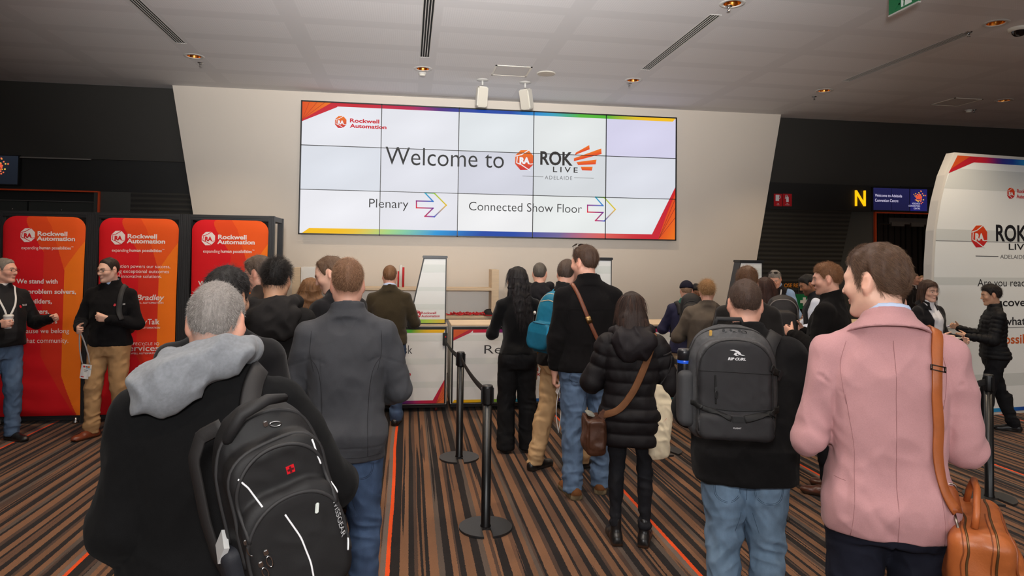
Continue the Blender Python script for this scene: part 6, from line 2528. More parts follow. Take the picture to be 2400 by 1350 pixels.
def place_like(o, J):
    """put a carried thing, modelled in the figure's space, where the figure stands"""
    o.location = (J.loc[0], J.loc[1], 0)
    o.rotation_euler = J.o.rotation_euler
    return o

# ------------------------------------------------------------------ the people
PALE, RUDDY, TAN, BROWN = S(228, 182, 160), S(222, 168, 146), S(205, 158, 128), S(150, 104, 78)
BLK = S(27, 26, 28)
BLK2 = S(33, 32, 34)
SHO = dict(c=S(28, 26, 26))
JEANS = dict(c=S(80, 100, 126), denim=1, m=M_DENIM, name='jeans', ease=.006)
DJEANS = dict(c=S(64, 82, 110), denim=1, m=M_DENIM, name='jeans', ease=.006)
LJEANS = dict(c=S(112, 136, 160), denim=1, m=M_DENIM, name='jeans', ease=.016, amp=1.3)
KHAKI = dict(c=S(172, 136, 96), m=M_COTTON, ease=.004)
BLKTR = dict(c=S(24, 24, 27), m=M_COTTON, ease=.004)


def hairp(name, c, c2, **k):
    d = dict(name=name, c=c, c2=c2, style='short', t=.009, top=.014, n=900, len=.014)
    d.update(k)
    return d


def shirt_front(col_in, col_sh, zlo=1.05, half=.045):
    def f(L, c, J):
        m = (L[:, 1] > 0.0) & (np.abs(L[:, 0]) < half + (L[:, 2] - zlo) * .06) & (L[:, 2] > zlo)
        return np.where(m[:, None], np.array(col_sh), c)
    return f


def sleeves(col_sl, xs=.172):
    def f(L, c, J):
        m = np.abs(L[:, 0]) > xs
        return np.where(m[:, None], np.array(col_sl), c)
    return f


def local_of(J, px, py, dep):
    p = at_dep(px, py, dep)
    xy = J.Rz.T @ (np.array([p.x, p.y]) - J.loc)
    return np.array([xy[0], xy[1], p.z])


def glasses(J, c=None, on_head=False, dark=False):
    """wire spectacles; lenses as thin rims with clear or dark glass"""
    Wd = lambda p: Vector(J.hc + J.Rh @ (np.array(p) * J.hs))
    dy, dz = (0.0, 0.0)
    R = np.eye(3)
    if on_head:
        tilt = rot(58, 0, 0)
        Wd = lambda p: Vector(J.hc + J.Rh @ ((tilt @ (np.array(p) - [0, -.01, 0]) * 1.12 + np.array([0, -.012, .022])) * J.hs))
    mb = MB()
    for q in (-1, 1):
        pts = [(q * .033 + .0235 * math.cos(t), .110 - .012 * ((q * .033 + .0235 * math.cos(t)) / .056) ** 2, .002 + .0155 * math.sin(t)) for t in np.linspace(0, 2 * PI, 20, endpoint=False)]
        mb.tube([Wd(p) for p in pts], .0014, 6, closed=True)
        mb.tube([Wd((q * .056, .100, .006)), Wd((q * .076, .07, .008)), Wd((q * .082, .0, .008)), Wd((q * .082, -.02, -.008))], .0016, 6)
        if dark:
            mb.add([Wd(p) for p in pts], [tuple(range(20))], 0)
    mb.tube([Wd((-.010, .112, .006)), Wd((0, .114, .009)), Wd((.010, .112, .006))], .0014, 6)
    return mb.build('sunglasses' if dark else 'glasses', M_LENS, J.o)


def decal(J, txt, c, u, v, width, col, m, parent, mesh=None, off=.003, bold=.02, shear=0.0):
    """lettering laid on the cloth: c centre, u right, v up in figure space"""
    P, Q = mesh or J.top
    bvh = BVHTree.FromPolygons([Vector(p) for p in P], [tuple(q) for q in Q])
    vs, fs = text_mesh(txt, bold, shear)
    a, b = min(x[0] for x in vs), max(x[0] for x in vs)
    k = width / (b - a)
    out = []
    for x in vs:
        p = Vector(c) + Vector(u) * ((x[0] - (a + b) / 2) * k) + Vector(v) * (x[1] * k)
        q, n = snap(bvh, p, J.T @ np.array([0, -1.0, 0]))
        out.append(q + n * off)
    return MB().add(out, fs, 0, col).build('lettering', m, parent)


def lanyard_loop(J, zb, label, col=(.8, .8, .8), badge=True, x=0.0, rear=True):
    """lanyard worn round the neck with its badge on the chest"""
    s = J.s
    t = empty('lanyard', (J.loc[0], J.loc[1], 0), label=label, cat='lanyard')
    t.rotation_euler = J.o.rotation_euler
    pts = [J.tp(x, .16, zb), J.tp(-.05, .15, zb + .12), J.tp(-.075, .13, 1.38), J.tp(-.085, .02, 1.49), J.tp(-.05, -.08, 1.52), J.tp(.05, -.08, 1.52), J.tp(.085, .02, 1.49), J.tp(.075, .13, 1.38), J.tp(.05, .15, zb + .12), J.tp(x, .16, zb)]
    _, cv, nn = strap(J, pts, .018, .002, t, 'ribbon', mat('lanyard_white', (1, 1, 1), rough=.6, attr=True), col, off=.007, n=60)
    if badge:
        p, nr = Vector(cv[0]), Vector(nn[0])
        badge_card(t, p + nr * .004 - Vector((0, 0, .07)), nr, .095, .13)
    return t


def badge_card(parent, c, nr, w=.09, h=.13, tilt=0.0):
    nr = Vector(nr)
    nr.z = 0
    nr.normalize()
    u = Vector((0, 0, 1)).cross(nr).normalized()
    v = Vector((0, 0, 1))
    if tilt:
        q = Matrix.Rotation(tilt, 3, nr)
        u, v = q @ u, q @ v
    mb = MB()
    wt, rd = S(236, 236, 234), S(200, 40, 50)
    mb.prism([(-w / 2, -h / 2), (w / 2, -h / 2), (w / 2, h / 2), (-w / 2, h / 2)], c + nr * .001, u, v, .003, 0, wt)
    for (x0, z0, x1, z1, cc) in ((-.3, .28, -.12, .40, rd), (-.08, .30, .14, .37, S(70, 70, 72)), (.16, .28, .34, .40, S(230, 120, 40)), (-.2, .08, .2, .12, S(90, 90, 92)), (-.12, -.02, .12, .02, S(120, 120, 122)), (-.4, -.40, -.1, -.34, rd), (.0, .2, .5, .235, S(120, 190, 220))):
        mb.add([c + nr * .0022 + u * (x0 * w) + v * (z0 * h), c + nr * .0022 + u * (x1 * w) + v * (z0 * h), c + nr * .0022 + u * (x1 * w) + v * (z1 * h), c + nr * .0022 + u * (x0 * w) + v * (z1 * h)], [(0, 1, 2, 3)], 0, cc)
    return mb.build('badge', M_PRINT, parent)


def chest_logo(J):
    s = J.s
    mb = MB()
    P, Q = J.top
    bvh = BVHTree.FromPolygons([Vector(p) for p in P], [tuple(q) for q in Q])
    for dx in (0.0,):
        c = Vector(J.tp(-.115, .16, 1.315))
        pts = []
        for t in np.linspace(0, 2 * PI, 10, endpoint=False):
            q, n, _, _ = bvh.find_nearest(c + Vector((-.014 * math.cos(t) * 1.0, 0, .014 * math.sin(t))))
            pts.append(q + n * .003)
        mb.add(pts, [tuple(reversed(range(10)))], 0, S(205, 30, 45))
    mb.build('chest_emblem', M_PRINT, J.topo)
    return decal(J, 'SAGE', J.tp(-.150, .16, 1.308), (-1, 0, 0), (0, 0, 1), .05, S(200, 200, 200), M_PRINT, J.topo)


def want(n):
    return True


PEOPLE = {}

if want(1):
    J = person('person', 'person in black jacket, lanyard and blue jeans holding a paper cup at the left edge', 8, 606, 6.45, -128, RUDDY, dict(c=BLK, m=M_SOFTSHELL, hem=.93, collar='stand', ch=.045, ease=.018, paint=shirt_front(BLK, S(34, 34, 36), 1.0, .05), shirt=S(222, 222, 220)),
               JEANS, SHO, hairp('silver', S(120, 112, 104), S(200, 196, 188), t=.004, top=.007, front=.072, len=.007, stubble=S(150, 138, 126), stub_w=.7), bulk=.012, belly=.06,
               arms=(((.30, .22, -1), (-.45, .9, .12)), ((.35, .30, -1), (.10, .95, .20))), head=(30, -2, 0), h=.008, eye=S(70, 80, 80), brow=S(120, 108, 98), hands={-1: dict(curl=88, t=(-.3, .2, 1), thumb=(.75, .2, .75)), 1: dict(curl=52, t=(-.2, .4, 1))}, feet=((.11, .02, 12), (.12, .05, 10)))
    glasses(J)
    lanyard_loop(J, 1.19, 'white conference lanyard worn by the person with the paper cup', S(226, 226, 224), x=.02)
    chest_logo(J)
    # paper cup in his right hand
    pc, n = J.palm[1]
    wp = to_world(J, pc + n * .018 * 1 + np.array([0, 0, .012]))
    t = empty('paper_cup', wp - Vector((0, 0, .055)), label='white takeaway coffee cup with orange sleeve held at the left edge', cat='cup')
    MB().lathe([(.028, 0), (.0295, .02), (.039, .108), (.040, .112), (.037, .112)], n=28).build('cup_body', mat('paper_white', S(232, 230, 226), rough=.6), t)
    MB().lathe([(.0305, .018), (.0345, .058), (.0340, .058)], n=28, cap=False).build('cup_sleeve', mat('orange_sleeve', S(225, 110, 40), rough=.6), t)
    MB().lathe([(.041, .106), (.042, .112), (.038, .122), (.036, .126), (.0, .124)], n=28).build('lid', M_WHITE, t)
    PEOPLE[1] = J

if want(2):
    J = person('person', 'person in black zip fleece and khaki trousers holding a lanyard before the banners', 256, 605, 6.68, 177, PALE, dict(c=BLK2, m=M_FLEECE, hem=.90, collar='stand', ease=.016, shirt=S(170, 192, 224), amp=1.1),
               dict(KHAKI, ease=.006), dict(c=S(110, 52, 30), cs=S(60, 36, 24)), hairp('dark_brown', S(46, 36, 30), S(90, 72, 58), t=.005, top=.008, front=.082, len=.008, stubble=S(80, 64, 54)), bulk=.006,
               arms=(((.34, .05, -1), (-.30, .72, -.10)), ((.30, .05, -1), (-.80, .60, .20))), head=(-26, 6, 0), h=.008, eye=S(70, 90, 100), hands={1: dict(curl=80, t=(-.3, .7, .5)), -1: dict(curl=62, t=(.1, .3, 1), thumb=(.9, .25, .45))}, feet=((.13, .06, 25), (.12, -.02, 12)))
    glasses(J)
    chest_logo(J)
    s = J.s
    t = empty('lanyard', (J.loc[0], J.loc[1], 0), label='white lanyard with badge hanging from a hand beside khaki trousers', cat='lanyard')
    t.rotation_euler = J.o.rotation_euler
    pc = Vector(J.palm[1][0])
    d = Vector(local_of(J, 203, 853, 6.55)) - pc
    mb = MB()
    mw_ = Vector((0.2, 1, 0)).normalized()
    for k in (-1, 1):
        pts = [pc + d * (i / 12) + Vector((k * .035 * math.sin(PI * min(1, i / 12 * .62)), 0.01, 0)) for i in range(13)]
        mb.ribbon(pts, [mw_] * 13, .017, .002, 0, S(225, 225, 224))
    mb.build('ribbon', M_PRINT, t)
    badge_card(t, pc + d + Vector((.0, .012, -.072)), (0.1, 1, 0), .10, .14, -.12)
    PEOPLE[2] = J

if want(3):
    J = person('person', 'person in black hoodie with grey hood wearing the bulky black backpack, nearest at left', 508, 660, 2.02, 14, RUDDY, dict(c=S(27, 27, 28), m=M_FLEECE, hem=.915, ease=.030, amp=1.3, ur=.066, er=.058, wr=.040, name='hoodie', hood=dict(separate=1, c=S(120, 123, 128), k=1.0, x=-.06, slump=1, m=M_KNIT)),
               dict(c=S(70, 82, 92), denim=1, m=M_DENIM, name='jeans', ease=.01), SHO, hairp('grey', S(126, 120, 116), S(188, 182, 176), t=.003, top=.007, n=9000, len=.011, r=.00030, h=.005, jit=.30, lift=.28, fade=.075, nape=-.070, stubble=S(150, 132, 124), stub_w=.55, crown=(.0, -.062, .098)), w=1.05, bulk=.022, belly=.03, drop=.03,
               arms=(((.66, -.10, -1), (-.45, .70, -.2)), ((.10, -.10, -1), (-.34, .45, -.8))), head=(-14, 4, 0), neck=.018, h=.0075, hh=.006)
    PEOPLE[3] = J

if want(4):
    J = person('person', 'person in dark coat directly behind the grey hood, mostly hidden', 533, 637, 2.85, 12, TAN, dict(c=BLK2, m=M_WOOL, hem=.80, ease=.03, collar='stand', name='coat'), BLKTR, SHO,
               hairp('black', S(22, 20, 20), S(60, 54, 52), t=.016, top=.026, n=2500, len=.022, amp=.005), w=1.05, head=(-28, 5, 0), beard=(S(60, 44, 38), .5), h=.011, bulk=.01)
    PEOPLE[4] = J

if want(5):
    J = person('person', 'person standing sideways before the third banner, only the turned head showing', 604, 604, 4.95, 35, RUDDY, dict(c=S(60, 50, 44), m=M_WOOL, hem=.84, ease=.02, collar='stand'), DJEANS, SHO,
               hairp('ash_brown', S(84, 70, 60), S(140, 122, 108), t=.011, top=.020, n=1600, len=.02), head=(38, 12, 0), h=.012)
    PEOPLE[5] = J

if want(6):
    J = person('person', 'person in black hooded parka seen from behind, between the grey hood and charcoal jacket', 650, 612, 4.1, 12, TAN, dict(c=S(30, 28, 28), m=M_COTTON, hem=.74, ease=.030, amp=1.2, hood=dict(separate=1, c=S(33, 31, 31), k=1.02, m=M_COTTON), name='parka'), BLKTR, SHO,
               hairp('jet', S(20, 18, 18), S(62, 54, 50), t=.010, top=.020, n=2600, len=.026, lift=.75, jit=.3), head=(-16, 14, 0), h=.0105, w=1.0)
    PEOPLE[6] = J

if want(7):
    J = person('person', 'person in dark coat looking down to the left, beyond the charcoal softshell jacket', 764, 604, 4.75, 52, PALE, dict(c=S(34, 33, 36), m=M_WOOL, hem=.70, ease=.026, collar='stand', ch=.05, name='coat'), BLKTR, SHO,
               hairp('thin_brown', S(84, 62, 46), S(140, 110, 84), t=.009, top=.010, front=.105, n=1300, len=.02), head=(34, 22, 0), h=.010, eye=S(70, 80, 90), arms=('phone', 'phone'), lean=4)
    PEOPLE[7] = J

if want(8):
    J = person('person', 'person in dark maroon top almost hidden between the parka and the dark coat', 727, 655, 5.7, 15, PALE, dict(c=S(44, 30, 28), m=M_WOOL, hem=.80, ease=.02, collar='crew'), BLKTR, SHO,
               hairp('auburn', S(110, 76, 48), S(176, 130, 88), t=.016, top=.018, long=.22, wl=.12, dp=.06, wave=.006, amp=.007, n=900, llen=.13), female=True, h=.012)
    PEOPLE[8] = J

if want(9):
    J = person('person', 'person in charcoal softshell jacket and blue jeans in the left foreground', 816, 609, 3.42, 5, RUDDY,
               dict(c=S(64, 65, 69), m=M_SOFTSHELL, hem=.80, ease=.020, collar='stand', ch=.055, amp=.9,
                    seams=[('yoke', lambda L: np.exp(-((L[:, 2] - (1.30 - .35 * (np.abs(np.abs(L[:, 0]) - .16)) )) / .004) ** 2) * (L[:, 1] < 0) * (np.abs(L[:, 0]) > .10)),
                           ('side', lambda L: np.exp(-((np.abs(L[:, 0]) - (.115 + .06 * np.clip(L[:, 2] - 1.12, 0, .2))) / .004) ** 2) * (L[:, 1] < 0) * (L[:, 2] < 1.30)),
                           ('hem', lambda L: np.exp(-((L[:, 2] - .875) / .003) ** 2))]),
               dict(DJEANS, ease=.010, w=.98), SHO, hairp('chestnut', S(104, 74, 54), S(176, 136, 104), t=.005, top=.016, n=8000, len=.014, r=.00032, h=.005, jit=.28, lift=.30, fade=.06, nape=-.066, stubble=S(150, 104, 80), stub_w=.4, crown=(.022, -.05, .105)),
               arms=(((.30, .0, -1), (-.40, .70, -.25)), ((.24, .0, -1), (-.35, .75, -.4))), h=.0075, hh=.006, w=1.06, bulk=.006, feet=((.11, 0, 8), (.11, 0, 8)))
    cloth_seams(J, [[(-.165, -.2, 1.43), (-.172, -.2, 1.33), (-.150, -.2, 1.24)], [(.165, -.2, 1.43), (.172, -.2, 1.33), (.150, -.2, 1.24)], [(-.165, -.2, 1.30), (-.13, -.2, 1.26), (-.112, -.2, 1.16), (-.105, -.2, 1.0), (-.11, -.2, .83)],
                    [(.165, -.2, 1.30), (.13, -.2, 1.26), (.112, -.2, 1.16), (.105, -.2, 1.0), (.11, -.2, .83)], [(-.17, -.1, .835), (-.08, -.2, .83), (.08, -.2, .83), (.17, -.1, .835)]], S(36, 36, 39))
    jeans_stitching(J, S(40, 50, 68), z0=.80)
    PEOPLE[9] = J

if want(10):
    J = person('person', 'person in dark olive sweater and jeans leaning on the help desk counter', 914, 624, 7.3, -2, RUDDY, dict(c=S(58, 50, 36), m=M_KNIT, hem=.90, ease=.024, collar='stand', ch=.05, name='sweater', shirt=S(190, 205, 235), shirt_h=.012), DJEANS, SHO,
               hairp('sandy', S(110, 78, 54), S(170, 128, 94), t=.006, top=.014, n=900, len=.013), arms=(((.40, .10, -1), (-.35, .9, -.1)), ((.34, .15, -1), (-.35, .9, -.1))), h=.012, w=1.04, bulk=.012)
    jeans_stitching(J, S(34, 42, 58), z0=.88)
    PEOPLE[10] = J

if want(11):
    J = person('person', 'person in black sweater and wide black trousers leaning on the registration counter', 1212, 628, 6.38, 4, TAN, dict(c=S(24, 24, 26), m=M_KNIT, hem=.94, ease=.010, collar='crew', name='sweater'), dict(c=S(22, 22, 24), m=M_COTTON, ease=.014, ank=.078, knee=.074, cuff=.03, amp=.7), dict(c=S(34, 33, 35)),
               hairp('raven', S(24, 21, 22), S(70, 62, 62), t=.014, top=.016, long=.26, wl=.095, dp=.05, wave=.005, amp=.006, n=1500, llen=.12, r=.0006), female=True, arms=(((.22, .2, -1), (-.4, .9, .25)), ((.26, .28, -1), (-.25, .95, .15))), head=(24, 4, 0), h=.010, w=.94, feet=((.11, .0, 6), (.11, .02, 6)))
    PEOPLE[11] = J

if want(12):
    J = person('person', 'person in black hoodie facing the registration counter, beyond the teal backpack', 1265, 617, 7.5, -16, RUDDY, dict(c=S(30, 29, 32), m=M_FLEECE, hem=.88, ease=.028, hood=dict(separate=1, c=S(34, 33, 36), k=.95), name='hoodie'), dict(KHAKI), dict(c=S(80, 62, 44), m=M_SUEDE, hgt=.10),
               hairp('steel', S(84, 78, 72), S(140, 132, 124), t=.005, top=.009, n=800, len=.008), arms=('counter', 'counter'), h=.012, w=1.04)
    PEOPLE[12] = J

if want(13):
    J = person('person', 'person in khaki trousers and black shoes wearing the teal backpack, turned sideways', 1331, 611, 5.95, -62, RUDDY, dict(c=S(28, 27, 29), m=M_SOFTSHELL, hem=.86, ease=.022, collar='stand'), dict(KHAKI, c=S(186, 152, 112), amp=1.3), dict(c=S(20, 19, 20)),
               hairp('brown_grey', S(72, 58, 50), S(124, 104, 90), t=.008, top=.014, n=1100, len=.014), arms=('phone', 'phone'), head=(30, 12, 0), lean=5, h=.010, feet=((.10, .20, 8), (.10, -.16, 8)))
    PEOPLE[13] = J

if want(14):
    J = person('person', 'person in black fleece and jeans, sunglasses pushed up, holding a white card low', 1372, 578, 5.28, -4, RUDDY, dict(c=S(31, 29, 30), m=M_FLEECE, hem=.88, ease=.024, collar='stand', ch=.06, amp=.9, seams=[('yoke', lambda L: np.exp(-((L[:, 2] - 1.31) / .004) ** 2) * (L[:, 1] < 0))]),
               dict(c=S(88, 108, 134), denim=1, m=M_DENIM, name='jeans', ease=.012, amp=1.25), dict(c=S(104, 66, 38), cs=S(120, 104, 80), m=M_SUEDE, hgt=.065, rugged=1, sole=.034, k=1.05),
               hairp('dark_chestnut', S(62, 44, 34), S(112, 82, 62), t=.009, top=.016, n=2600, len=.018), arms=('front', ((.16, -.06, -1), (.02, .16, -1))), head=(40, 4, 0), h=.008, w=1.04, bulk=.008, eye=S(60, 60, 60), hands={-1: dict(curl=58)}, feet=((.12, .06, 14), (.11, -.04, 12)), beard=(S(120, 90, 76), .35))
    cloth_seams(J, [[(-.17, -.2, 1.33), (0, -.2, 1.325), (.17, -.2, 1.33)], [(-.15, -.2, 1.45), (-.172, -.2, 1.33), (-.15, -.2, 1.22)], [(.15, -.2, 1.45), (.172, -.2, 1.33), (.15, -.2, 1.22)], [(0, -.2, 1.325), (0, -.2, .9)]], S(18, 17, 18))
    glasses(J, on_head=True, dark=True)
    t = empty('shoulder_bag', (J.loc[0], J.loc[1], 0), label='brown leather shoulder bag strap with buckle across a black fleece, centre', cat='bag')
    t.rotation_euler = J.o.rotation_euler
    pts = [J.tp(-.115, .12, 1.40), J.tp(-.115, .05, 1.49), J.tp(-.112, -.03, 1.50), J.tp(-.085, -.15, 1.41), J.tp(.0, -.19, 1.20), J.tp(.06, -.19, 1.08), J.tp(.12, -.17, .98), J.tp(.24, -.06, .90)]
    _, cv, nn = strap(J, pts, .032, .004, t, 'strap', M_LEATHER, S(112, 62, 40), off=.004)
    k = 20
    mb = MB().ribbon([Vector(cv[q]) + Vector(nn[q]) * .003 for q in range(k - 1, k + 2)], [Vector(nn[q]) for q in range(k - 1, k + 2)], .046, .006)
    mb.build('buckle', mat('brass', S(150, 120, 80), rough=.35, metal=1), t)
    bagc = J.tp(.27, .02, .84)
    F = Field(bagc - .3, bagc + .3, .010)
    F.ap(rbox(bagc, (.05, .15, .11), .03, rot(0, 0, 0)))
    P_, Q_ = F.mesh()
    mesh_obj('bag_body', P_, Q_, M_LEATHER, t, np.tile(np.array(S(96, 56, 36)), (len(P_), 1)))
    # white card and lanyard in the hanging left hand
    t = empty('lanyard', (J.loc[0], J.loc[1], 0), label='white card on a thin cord held low beside blue jeans, centre', cat='lanyard')
    t.rotation_euler = J.o.rotation_euler
    pc = Vector(J.palm[-1][0])
    MB().box(pc + Vector((0.015, .01, -.05)), (.006, .05, .09), rot=Euler((.2, .25, .2)), col=S(235, 235, 235)).build('card', M_PRINT, t)
    mb = MB()
    for k in (-1, 1):
        mb.tube([pc + Vector((.02, .02 + k * .008, -.06 - .34 * q)) + Vector((k * .02 * math.sin(PI * q), 0, 0)) for q in np.linspace(0, 1, 12)], .003, 6, 0, S(225, 225, 225))
    mb.build('cord', M_PRINT, t)
    jeans_stitching(J, S(52, 66, 88), z0=.87)
    PEOPLE[14] = J

if want(15):
    J = person('person', 'person in black quilted puffer coat, black jeans and ankle boots', 1479, 688, 4.42, -16, PALE, dict(c=S(29, 25, 28), m=M_PUFF, hem=.70, ease=.030, quilt=.088, qa=.012, flare=.012, amp=.8, name='puffer_coat', armk=.02, ur=.056, er=.052, wr=.040, hood=dict(separate=1, c=S(30, 26, 29), k=1.0, m=M_PUFF, z=-.01)),
               dict(c=S(30, 30, 34), m=M_DENIM, name='jeans', ease=-.012, ank=.044, knee=.058, cuff=.12, amp=.8), dict(c=S(26, 24, 24), cs=S(60, 40, 28), hgt=.11, heel=1, sole=.02), hairp('espresso', S(40, 28, 24), S(92, 66, 54), t=.014, top=.016, long=.15, wl=.108, dp=.058, amp=.005, n=3200, llen=.11, r=.0006),
               female=True, arms=(((.34, .02, -1), (-.35, .8, .05)), ((.36, .02, -1), (-.4, .8, .05))), head=(8, 10, 0), h=.008, w=1.02, bulk=.02, feet=((.10, .0, 10), (.11, .0, 10)))
    PEOPLE[15] = J

if want(16):
    J = person('person', 'person in navy jacket and navy cap leaning on the counter', 1609, 660, 7.72, -22, RUDDY, dict(c=S(40, 40, 66), m=M_SOFTSHELL, hem=.86, ease=.022, collar='stand', paint=lambda L, c, J: np.where((L[:, 2] > 1.495)[:, None], np.array(S(40, 96, 84)), c)), dict(KHAKI, c=S(160, 140, 116)), dict(c=S(70, 52, 38)),
               hairp('fair_grey', S(150, 120, 96), S(190, 160, 130), t=.004, top=.004, n=0), arms=(((.45, .25, -1), (-.5, .85, .2)), ((.45, .25, -1), (-.5, .85, .25))), head=(0, 8, 0), h=.012, w=1.02, bulk=.006)
    Wd = lambda p: J.hc + J.Rh @ (np.array(p) * J.hs)
    F = Field((-.14, -.17, -.02), (.14, .22, .17), .008)
    F.ap(ell((0, -.012, .035), (.090, .110, .102)))
    F.ap(plane((0, 0, -1), -.028, (-.14, -.17, -.05), (.14, .22, .17)), .01, 'i')
    F.ap(rbox((0, .12, .035), (.062, .062, .006), .005), .012)
    P_, Q_ = F.mesh()
    P_ = (J.hc + P_ * J.hs @ J.Rh.T).astype(f4)
    c_ = empty('cap', (J.loc[0], J.loc[1], 0), label='navy baseball cap worn above the navy jacket', cat='cap')
    c_.rotation_euler = J.o.rotation_euler
    mesh_obj('cap_crown', P_, Q_, M_COTTON, c_, np.tile(np.array(S(24, 24, 40)), (len(P_), 1)))
    PEOPLE[16] = J

if want(17):
    J = person('person', 'person bending behind the counter just beyond the navy cap, mostly hidden', 1634, 668, 9.7, 170, BROWN, dict(c=S(30, 30, 34), m=M_COTTON, hem=.9, ease=.02, collar='crew'), BLKTR, SHO, hairp('black_far', S(24, 21, 21), S(60, 54, 50), t=.014, top=.018, n=400), head=(0, 30, 0), h=.013)
    PEOPLE[17] = J

if want(18):
    J = person('person', 'person in grey brown jacket with a dark shoulder strap, seen from behind', 1657, 659, 6.85, -18, RUDDY, dict(c=S(92, 82, 72), m=M_SOFTSHELL, hem=.84, ease=.030, collar='stand', ch=.05, amp=1.1, paint=lambda L, c, J: c * np.where((L[:, 2] < 1.34), .80, 1.0)[:, None]), dict(c=S(44, 48, 56), m=M_DENIM, name='jeans', ease=.006), dict(c=S(60, 58, 56), cs=S(90, 88, 84)),
               hairp('tousled', S(140, 104, 68), S(206, 168, 122), t=.014, top=.022, n=1800, len=.028, lift=.6, jit=.5), arms=(((.40, .08, -1), (-.5, .85, .2)), ((.46, .10, -1), (-.5, .85, .1))), head=(0, 8, 0), h=.011, w=1.08, bulk=.012)
    t = empty('shoulder_bag', (J.loc[0], J.loc[1], 0), label='dark webbing shoulder strap across the grey brown jacket', cat='bag')
    t.rotation_euler = J.o.rotation_euler
    strap(J, [J.tp(.12, .05, 1.52), J.tp(.125, -.03, 1.53), J.tp(.10, -.14, 1.42), J.tp(.02, -.19, 1.2), J.tp(-.10, -.18, 1.0)], .05, .004, t, 'strap', M_NYLON, S(48, 38, 32), off=.005)
    PEOPLE[18] = J

if want(19):
    J = person('person', 'person in black fleece and light blue jeans wearing the large charcoal backpack', 1746, 655, 3.32, -20, RUDDY, dict(c=S(34, 33, 34), m=M_FLEECE, hem=.80, ease=.036, collar='stand', ch=.05, amp=1.1, flare=.012, ur=.066, er=.058, wr=.044), dict(LJEANS, hips=1.08, ease=.022), SHO,
               hairp('dark_thin', S(66, 50, 42), S(112, 90, 76), t=.004, top=.007, n=8000, len=.012, r=.00032, h=.005, fade=.06, nape=-.066, stubble=S(140, 106, 90), stub_w=.5, jit=.25, lift=.22), arms=('front', 'front'), h=.0070, w=1.10, bulk=.034, belly=.05, hh=.004, head=(0, 8, 0), headscale=1.02)
    glasses(J)
    jeans_stitching(J, S(66, 84, 104), z0=.79, k=1.15)
    PEOPLE[19] = J

if want(20):
    J = person('person', 'person in dark jacket whose head shows right above the charcoal backpack wearer', 1751, 629, 5.3, -24, RUDDY, dict(c=S(40, 37, 36), m=M_WOOL, hem=.84, ease=.024, collar='stand'), DJEANS, SHO, hairp('warm_brown', S(80, 54, 36), S(136, 98, 66), t=.012, top=.022, n=1800, len=.022), head=(0, 10, 0), h=.012)
    PEOPLE[20] = J

if want(21):
    J = person('person', 'person in dark jacket wearing the dark backpack with grey trim', 1793, 652, 6.15, -30, PALE, dict(c=S(40, 34, 34), m=M_COTTON, hem=.82, ease=.024, collar='crew'), DJEANS, SHO, hairp('dark_auburn', S(52, 32, 26), S(110, 70, 54), t=.013, top=.015, long=.24, wl=.085, dp=.05, n=1200, llen=.14), female=True, h=.011)
    PEOPLE[21] = J

if want(22):
    J = person('person', 'person in black vest over light blue shirt leaning over the counter, facing the queue', 1814, 636, 9.35, 128, RUDDY, dict(c=S(40, 36, 38), m=M_SOFTSHELL, hem=.90, ease=.016, collar='stand', ch=.03, name='vest', shirt=S(150, 178, 214), paint=sleeves(S(146, 174, 212), .150)), DJEANS, SHO,
               hairp('white_grey', S(140, 134, 128), S(206, 200, 192), t=.010, top=.012, n=900, len=.016), arms=(((.2, .1, -1), (-.3, .9, .25)), ((.25, .1, -1), (-.2, .9, .15))), lean=18, head=(10, 22, 0), h=.010, eye=S(60, 60, 60), bulk=.01)
    glasses(J, on_head=True, dark=True)
    lanyard_loop(J, 1.18, 'white lanyard round the neck above the black vest and light blue shirt', S(226, 226, 226), badge=False)
    PEOPLE[22] = J

if want(23):
    J = person('person', 'person in navy vest with white sleeves turned left at the counter', 1888, 646, 7.9, 66, BROWN, dict(c=S(28, 30, 40), m=M_SOFTSHELL, hem=.88, ease=.018, collar='stand', name='vest', paint=sleeves(S(206, 214, 232), .150)), BLKTR, SHO,
               hairp('black_profile', S(22, 20, 20), S(54, 48, 46), t=.012, top=.018, n=900, len=.018), arms=('counter', 'counter'), head=(8, 20, 0), beard=(S(44, 32, 28), .7), h=.010, eye=S(40, 30, 26), lean=6)
    PEOPLE[23] = J

if want(24):
    J = person('person', 'person in black fleece in profile facing left, beside the pink blazer', 1940, 619, 5.35, 42, RUDDY, dict(c=S(28, 26, 26), m=M_FLEECE, hem=.84, ease=.026, collar='stand', ch=.055), BLKTR, dict(c=S(84, 44, 28), cs=S(50, 34, 26)),
               hairp('ginger', S(112, 76, 50), S(170, 124, 88), t=.006, top=.018, n=2600, len=.016, lift=.6, stubble=S(150, 122, 104), stub_w=.5), arms=('phone', 'phone'), head=(16, 5, 0), h=.0085, w=1.1, bulk=.014, eye=S(70, 80, 90), beard=(S(150, 110, 90), .35))
    PEOPLE[24] = J

